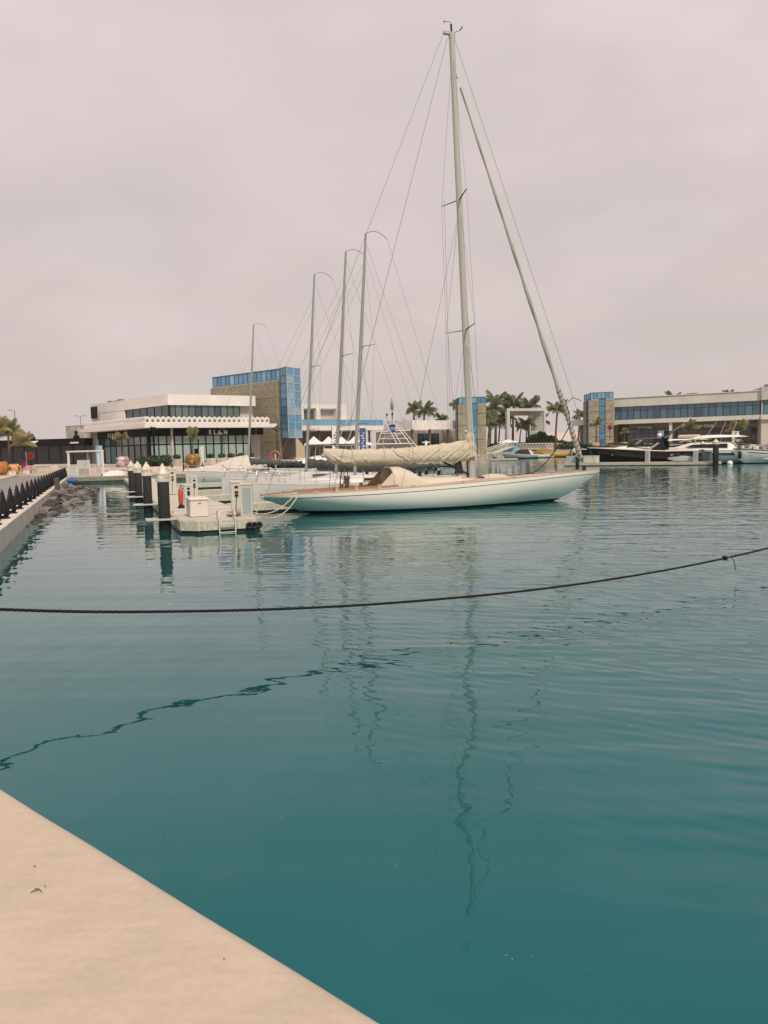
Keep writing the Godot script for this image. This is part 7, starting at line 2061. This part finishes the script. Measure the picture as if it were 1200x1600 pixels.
	st = mb(); plate(st, [Vector2(0.0, 0.0), Vector2(0.28, 0.34), Vector2(0.12, 0.06), Vector2(-0.12, 0.12)], Vector3(3.0, 1.15, 0.14), Basis.IDENTITY, 0.02); part("logo", st, mat("logo_blue", col(0.05, 0.18, 0.32), 0.5), gt)
	st = mb()
	for k in 9: box(st, Vector3(2.0 + 0.2 * k, 0.42, 0.16), Vector3(0.03, 0.75, 0.03))
	part("rail_bar", st, mat("timber_rail", col(0.28, 0.21, 0.13), 0.6), gt)
	# blue panels by the cafe
	for q in [[153.5, 104.0, 0.55, 3.55, "tall light blue panel at the cafe's left end, left of the pair", [0.20, 0.38, 0.58]], [157.6, 103.5, 0.45, 3.5, "tall pale blue panel at the cafe's left end, right of the pair", [0.36, 0.52, 0.66]]]:
		var o := thing("information_pylon", q[4], "pylon", spot(q[0], q[1], 0.62), -0.5, "blue panels at the cafe")
		st = mb(); cbox(st, Vector3(0, q[3] / 2, 0), Vector3(q[2], q[3], 0.3), 0.03); part("board", st, mat("panel_" + str(int(q[0])), col(q[5][0], q[5][1], q[5][2]), 0.45), o)
		st = mb(); cbox(st, Vector3(0, 0.06, 0), Vector3(q[2] + 0.2, 0.12, 0.5), 0.02); part("foot", st, wm, o)
	# blue mooring float at the corner of the wall
	var bf := thing("blue_float", "blue plastic float lying where the quay wall meets the head of the channel", "float", mar(-2.2, 82.4, 0.35))
	st = mb(); cbox(st, Vector3(0, 0, 0), Vector3(0.9, 0.5, 0.7), 0.15); part("body", st, mat("float_blue", col(0.03, 0.14, 0.36), 0.4), bf)
	st = mb(); tube(st, [Vector3(-0.2, 0.25, 0), Vector3(0.0, 0.36, 0), Vector3(0.2, 0.25, 0)], 0.03, 6); part("handle", st, dark, bf)
	# upturned dinghy, trolley, white buoy on the apron
	var dg := thing("upturned_dinghy", "small white dinghy lying upside down beside the marina gate", "dinghy", mar(2.0, 85.6, 0.66), AXIS + 0.2)
	st = mb(); house(st, [[-1.4, 0.5, 0.0, 0.25], [-0.6, 0.65, 0.0, 0.55], [0.6, 0.6, 0.0, 0.5], [1.5, 0.1, 0.0, 0.12]], 2.5); part("hull", st, mat("dinghy_cream", col(0.66, 0.61, 0.54), 0.5), dg)
	st = mb(); box(st, Vector3(0.0, 0.52, 0), Vector3(2.2, 0.07, 0.06)); part("keel", st, dark, dg)
	var tr := thing("hand_trolley", "black two-wheeled hand trolley on the apron left of the farthest pile", "trolley", mar(3.9, 85.5, 0.66), AXIS)
	st = mb(); cbox(st, Vector3(0, 0.55, 0), Vector3(1.5, 0.4, 0.7), 0.05); part("tray", st, mats.black_iron, tr)
	for x in [-0.35, 0.3]:
		st = mb()
		var wp := []
		for j in 13: wp.append(Vector3(x + 0.24 * cos(TAU * j / 12.0), 0.26 + 0.24 * sin(TAU * j / 12.0), 0.4))
		tube(st, wp, 0.03, 5, false)
		for j in 4: tube(st, [Vector3(x, 0.26, 0.4), Vector3(x + 0.24 * cos(PI / 2 * j), 0.26 + 0.24 * sin(PI / 2 * j), 0.4)], 0.012, 4)
		part("wheel", st, dark, tr)
	st = mb(); tube(st, [Vector3(0.7, 0.6, 0), Vector3(0.95, 1.3, 0), Vector3(1.0, 1.9, 0)], 0.06, 6); part("handle", st, dark, tr)
	# ---- planters and potted palms before the cafe
	for q in [[190, 101.0, 1.9, 3.1, 0.9, "potted palm left of the cafe's corner, before the first sign", 51], [301, 100.0, 2.0, 3.3, 0.85, "potted palm before the middle of the cafe's right front", 52]]:
		palm("potted_palm", q[5], spot(q[0], q[1], 1.6), q[3], q[2] * 0.72, q[6], 15, "potted palms by the cafe", 0.1, "palm_leaf_olive", 0.55)
	painted_pot("painted pot in white and green with pink spots, left of the farthest pile", spot(191, 101.0, 1.24), 1.15, Color(0.72, 0.78, 0.78), [Color(0.1, 0.35, 0.3), Color(0.8, 0.55, 0.55), Color(0.3, 0.45, 0.6), Color(0.08, 0.1, 0.1)], 1)
	painted_pot("painted pot in orange and green before the cafe's right front", spot(301, 100.0, 1.24), 1.25, Color(0.62, 0.36, 0.22), [Color(0.2, 0.4, 0.12), Color(0.75, 0.6, 0.45), Color(0.55, 0.2, 0.12)], 2)
	var leaf := mat("shrub_leaf", col(0.045, 0.075, 0.04), 0.6)
	for k in 7:
		var q: Array = [[262, 100.5, "leftmost"], [276, 100.8, "second"], [329, 103.5, "third"], [346, 104.3, "fourth"], [361, 105.2, "fifth"], [376, 106.0, "sixth"], [391, 106.8, "rightmost"]][k]
		var w := spot(q[0], q[1], 1.24)
		var pl := thing("planter_box", "pale square planter with a small dark shrub, %s of the row before the cafe" % q[2], "planter", w, -0.5, "planters before the cafe")
		st = mb(); cbox(st, Vector3(0, 0.45, 0), Vector3(0.95, 0.9, 0.95), 0.04); part("box", st, mat("planter_cream", col(0.62, 0.57, 0.48), 0.7, "fine", 0.7), pl)
		part("shrub", leaf_cloud([[Vector3(0, 1.15, 0), 0.55, 0.36, 1.0]], 420, 0.11, 400 + k), leaf, pl)
	for k in 2:
		bush("bush", ["dark leafy bush on the terrace right of the painted pot", "dark bush by the cafe's corner lantern"][k], spot([245, 232][k], [99.5, 101.5][k], 1.3), [[Vector3(-0.8, 0.6, 0), 1.0, 0.6, 1.0], [Vector3(0.9, 0.7, 0), 1.1, 0.7, 1.0]], 1200, 0.16, 420 + k, leaf, "bushes before the cafe")
	cluster_lamp("black cluster lantern post before the cafe's corner", spot(241, 100.5, 1.24), 4.9)
	cluster_lamp("black cluster lantern post under the cafe's right-hand sign", spot(349, 104.5, 1.24), 4.7)
	cluster_lamp("black cluster lantern post at the cafe's right end, before the stone block", spot(434, 110.0, 1.0), 5.2)
	# menu board and white panel
	var mbd := thing("menu_board", "black menu board with a white side panel before the cafe's windows", "sign", spot(311, 101.5, 1.24), -0.45)
	st = mb(); cbox(st, Vector3(-0.35, 1.35, 0), Vector3(0.75, 1.7, 0.10), 0.02); part("board", st, mat("black_fascia", col(0.008, 0.0075, 0.0075), 0.6, "", 1.0, 0.0, 0.3), mbd)
	st = mb(); cbox(st, Vector3(0.35, 1.25, -0.06), Vector3(0.42, 2.5, 0.5), 0.02); part("panel", st, wm, mbd)
	for k in 5:
		var q: Array = [[268, 95.5, "leftmost"], [286, 96.0, "second"], [316, 97.5, "third"], [252, 95.5, "fourth, leftmost but dark"], [221, 96.5, "fifth"]][k]
		var cn := thing("queue_post", ["short black post on the plaza below the leftmost planter", "short black post on the plaza left of the orange painted pot", "short black post on the plaza below the menu board", "short black post on the plaza before the dark bush", "short black post on the plaza behind the third pile"][k], "post", spot(q[0], q[1], 0.62), 0.0, "short posts on the plaza")
		st = mb(); lathe(st, [[0.0, 0.0], [0.2, 0.0], [0.2, 0.05], [0.09, 0.1], [0.12, 0.5], [0.07, 0.9], [0.0, 1.05]], 10); part("shaft", st, mats.black_iron, cn)
		st = mb(); lathe(st, [[0.0, 1.0], [0.07, 1.06], [0.0, 1.14]], 8); part("knob", st, dark, cn)
	# ---- far left: painted pots, palms, signs, low walls, lamps
	painted_pot("painted pot in orange over green at the picture's left edge", spot(-2, 92.0, 0.74), 1.35, Color(0.75, 0.3, 0.15), [Color(0.2, 0.55, 0.15), Color(0.85, 0.5, 0.35), Color(0.15, 0.45, 0.12)], 3)
	painted_pot("painted pot in yellow and pale blue, second from the left edge", spot(20, 96.0, 0.74), 1.05, Color(0.85, 0.65, 0.25), [Color(0.5, 0.65, 0.75), Color(0.85, 0.45, 0.35), Color(0.1, 0.15, 0.2), Color(0.85, 0.7, 0.35)], 4)
	painted_pot("painted pot in pink and white beside the red disc sign", spot(42, 99.0, 0.74), 0.72, Color(0.75, 0.35, 0.5), [Color(0.8, 0.75, 0.75), Color(0.7, 0.2, 0.35)], 5)
	palm("potted_palm", "dry golden palm cut by the picture's left edge", spot(-6, 93.0, 1.6), 4.6, 2.2, 61, 16, "palms by the showroom", 0.1, "palm_leaf_dry", 0.4)
	palm("potted_palm", "tall dry palm with a yellowish crown before the black showroom", spot(14, 97.0, 1.4), 4.3, 2.3, 62, 18, "palms by the showroom", 0.1, "palm_leaf_olive", 0.35)
	palm("potted_palm", "smaller dry palm with upright fronds right of the tall one", spot(34, 101.0, 1.4), 3.0, 2.1, 63, 12, "palms by the showroom", 0.1, "palm_leaf_dry", 0.75)
	var bp := thing("banner", "dark red and blue feather banner under the smaller palm", "banner", spot(36.5, 99.5, 0.74))
	st = mb(); plate(st, [Vector2(-0.28, 0.2), Vector2(0.3, 0.2), Vector2(0.32, 2.5), Vector2(0.1, 2.9), Vector2(-0.25, 2.6)], Vector3.ZERO, Basis.IDENTITY, 0.05); part("cloth", st, mat("banner_red", col(0.22, 0.02, 0.03), 0.6), bp)
	st = mb(); plate(st, [Vector2(-0.27, 1.75), Vector2(0.31, 1.75), Vector2(0.32, 2.5), Vector2(0.1, 2.9), Vector2(-0.25, 2.6)], Vector3(0, 0, 0.02), Basis.IDENTITY, 0.05); part("blue_top", st, mat("banner_navy", col(0.03, 0.04, 0.12), 0.6), bp)
	st = mb(); tube(st, [Vector3(0.36, 0, 0), Vector3(0.36, 2.8, 0)], 0.03, 5); part("pole", st, gloss, bp)
	var rd := thing("disc_sign", "red round disc sign on a stand before the black showroom", "sign", spot(47.5, 103.0, 0.74))
	st = mb(); lathe(st, [[0.0, -0.05], [0.40, -0.05], [0.44, 0.0], [0.40, 0.06], [0.0, 0.06]], 20, Vector3(0, 2.25, 0), Basis(Vector3.RIGHT, PI / 2)); part("disc", st, mat("disc_red", col(0.40, 0.035, 0.025), 0.5), rd)
	st = mb()
	var rp := []
	for j in 19: rp.append(Vector3(0.42 * cos(TAU * j / 18.0), 2.25 + 0.42 * sin(TAU * j / 18.0), 0.03))
	tube(st, rp, 0.07, 6, false); part("rim", st, mat("disc_rim", col(0.50, 0.10, 0.07), 0.5), rd)
	st = mb(); tube(st, [Vector3(0, 0, -0.05), Vector3(0, 1.9, -0.05)], 0.05, 6); part("stand", st, dark, rd)
	for q in [[66, 112.0, 2.2, "pale low wall before the black showroom, left of two"], [93, 108.0, 2.6, "pale low wall before the black showroom, right of two"]]:
		var o := thing("low_wall", q[3], "wall", spot(q[0], q[1], 1.1), -0.05, "low walls before the showroom")
		st = mb(); cbox(st, Vector3(0, 0.2, 0), Vector3(q[2], 0.75, 0.5), 0.03); part("wall", st, mats.pale_concrete, o)
		st = mb(); cbox(st, Vector3(0, 0.62, 0), Vector3(q[2] + 0.08, 0.09, 0.6), 0.02); part("coping", st, mats.planter_cream, o)
	for q in [[18, 88.0, "pale concrete cube seat on the pavement edge, nearer of two"], [40, 92.5, "pale concrete cube seat on the pavement edge, farther of two"]]:
		var o := thing("cube_seat", q[2], "seat", spot(q[0], q[1], 0.736), 0.4, "cube seats")
		st = mb(); cbox(st, Vector3(0, 0.26, 0), Vector3(0.75, 0.52, 0.7), 0.04); part("block", st, mats.pale_concrete, o)
		st = mb(); cbox(st, Vector3(0, 0.54, 0), Vector3(0.8, 0.06, 0.76), 0.02); part("seat_slab", st, mats.planter_cream, o)
	lamp_post("tall grey street lamp with two heads behind the dry palms", spot(27, 128.0, 1.55), high(27, 641, 128.0) - 1.55, false, 0.7)
	lamp_post("small twin street lamp left of the cafe's roof", spot(129, 150.0, 1.55), high(129, 650, 150.0) - 1.55, true, 0.75)
	lamp_post("thin street lamp over the low building, right of the telecom mast", spot(634, 170.0, 1.55), high(634, 655, 170.0) - 1.55, false, 0.6)
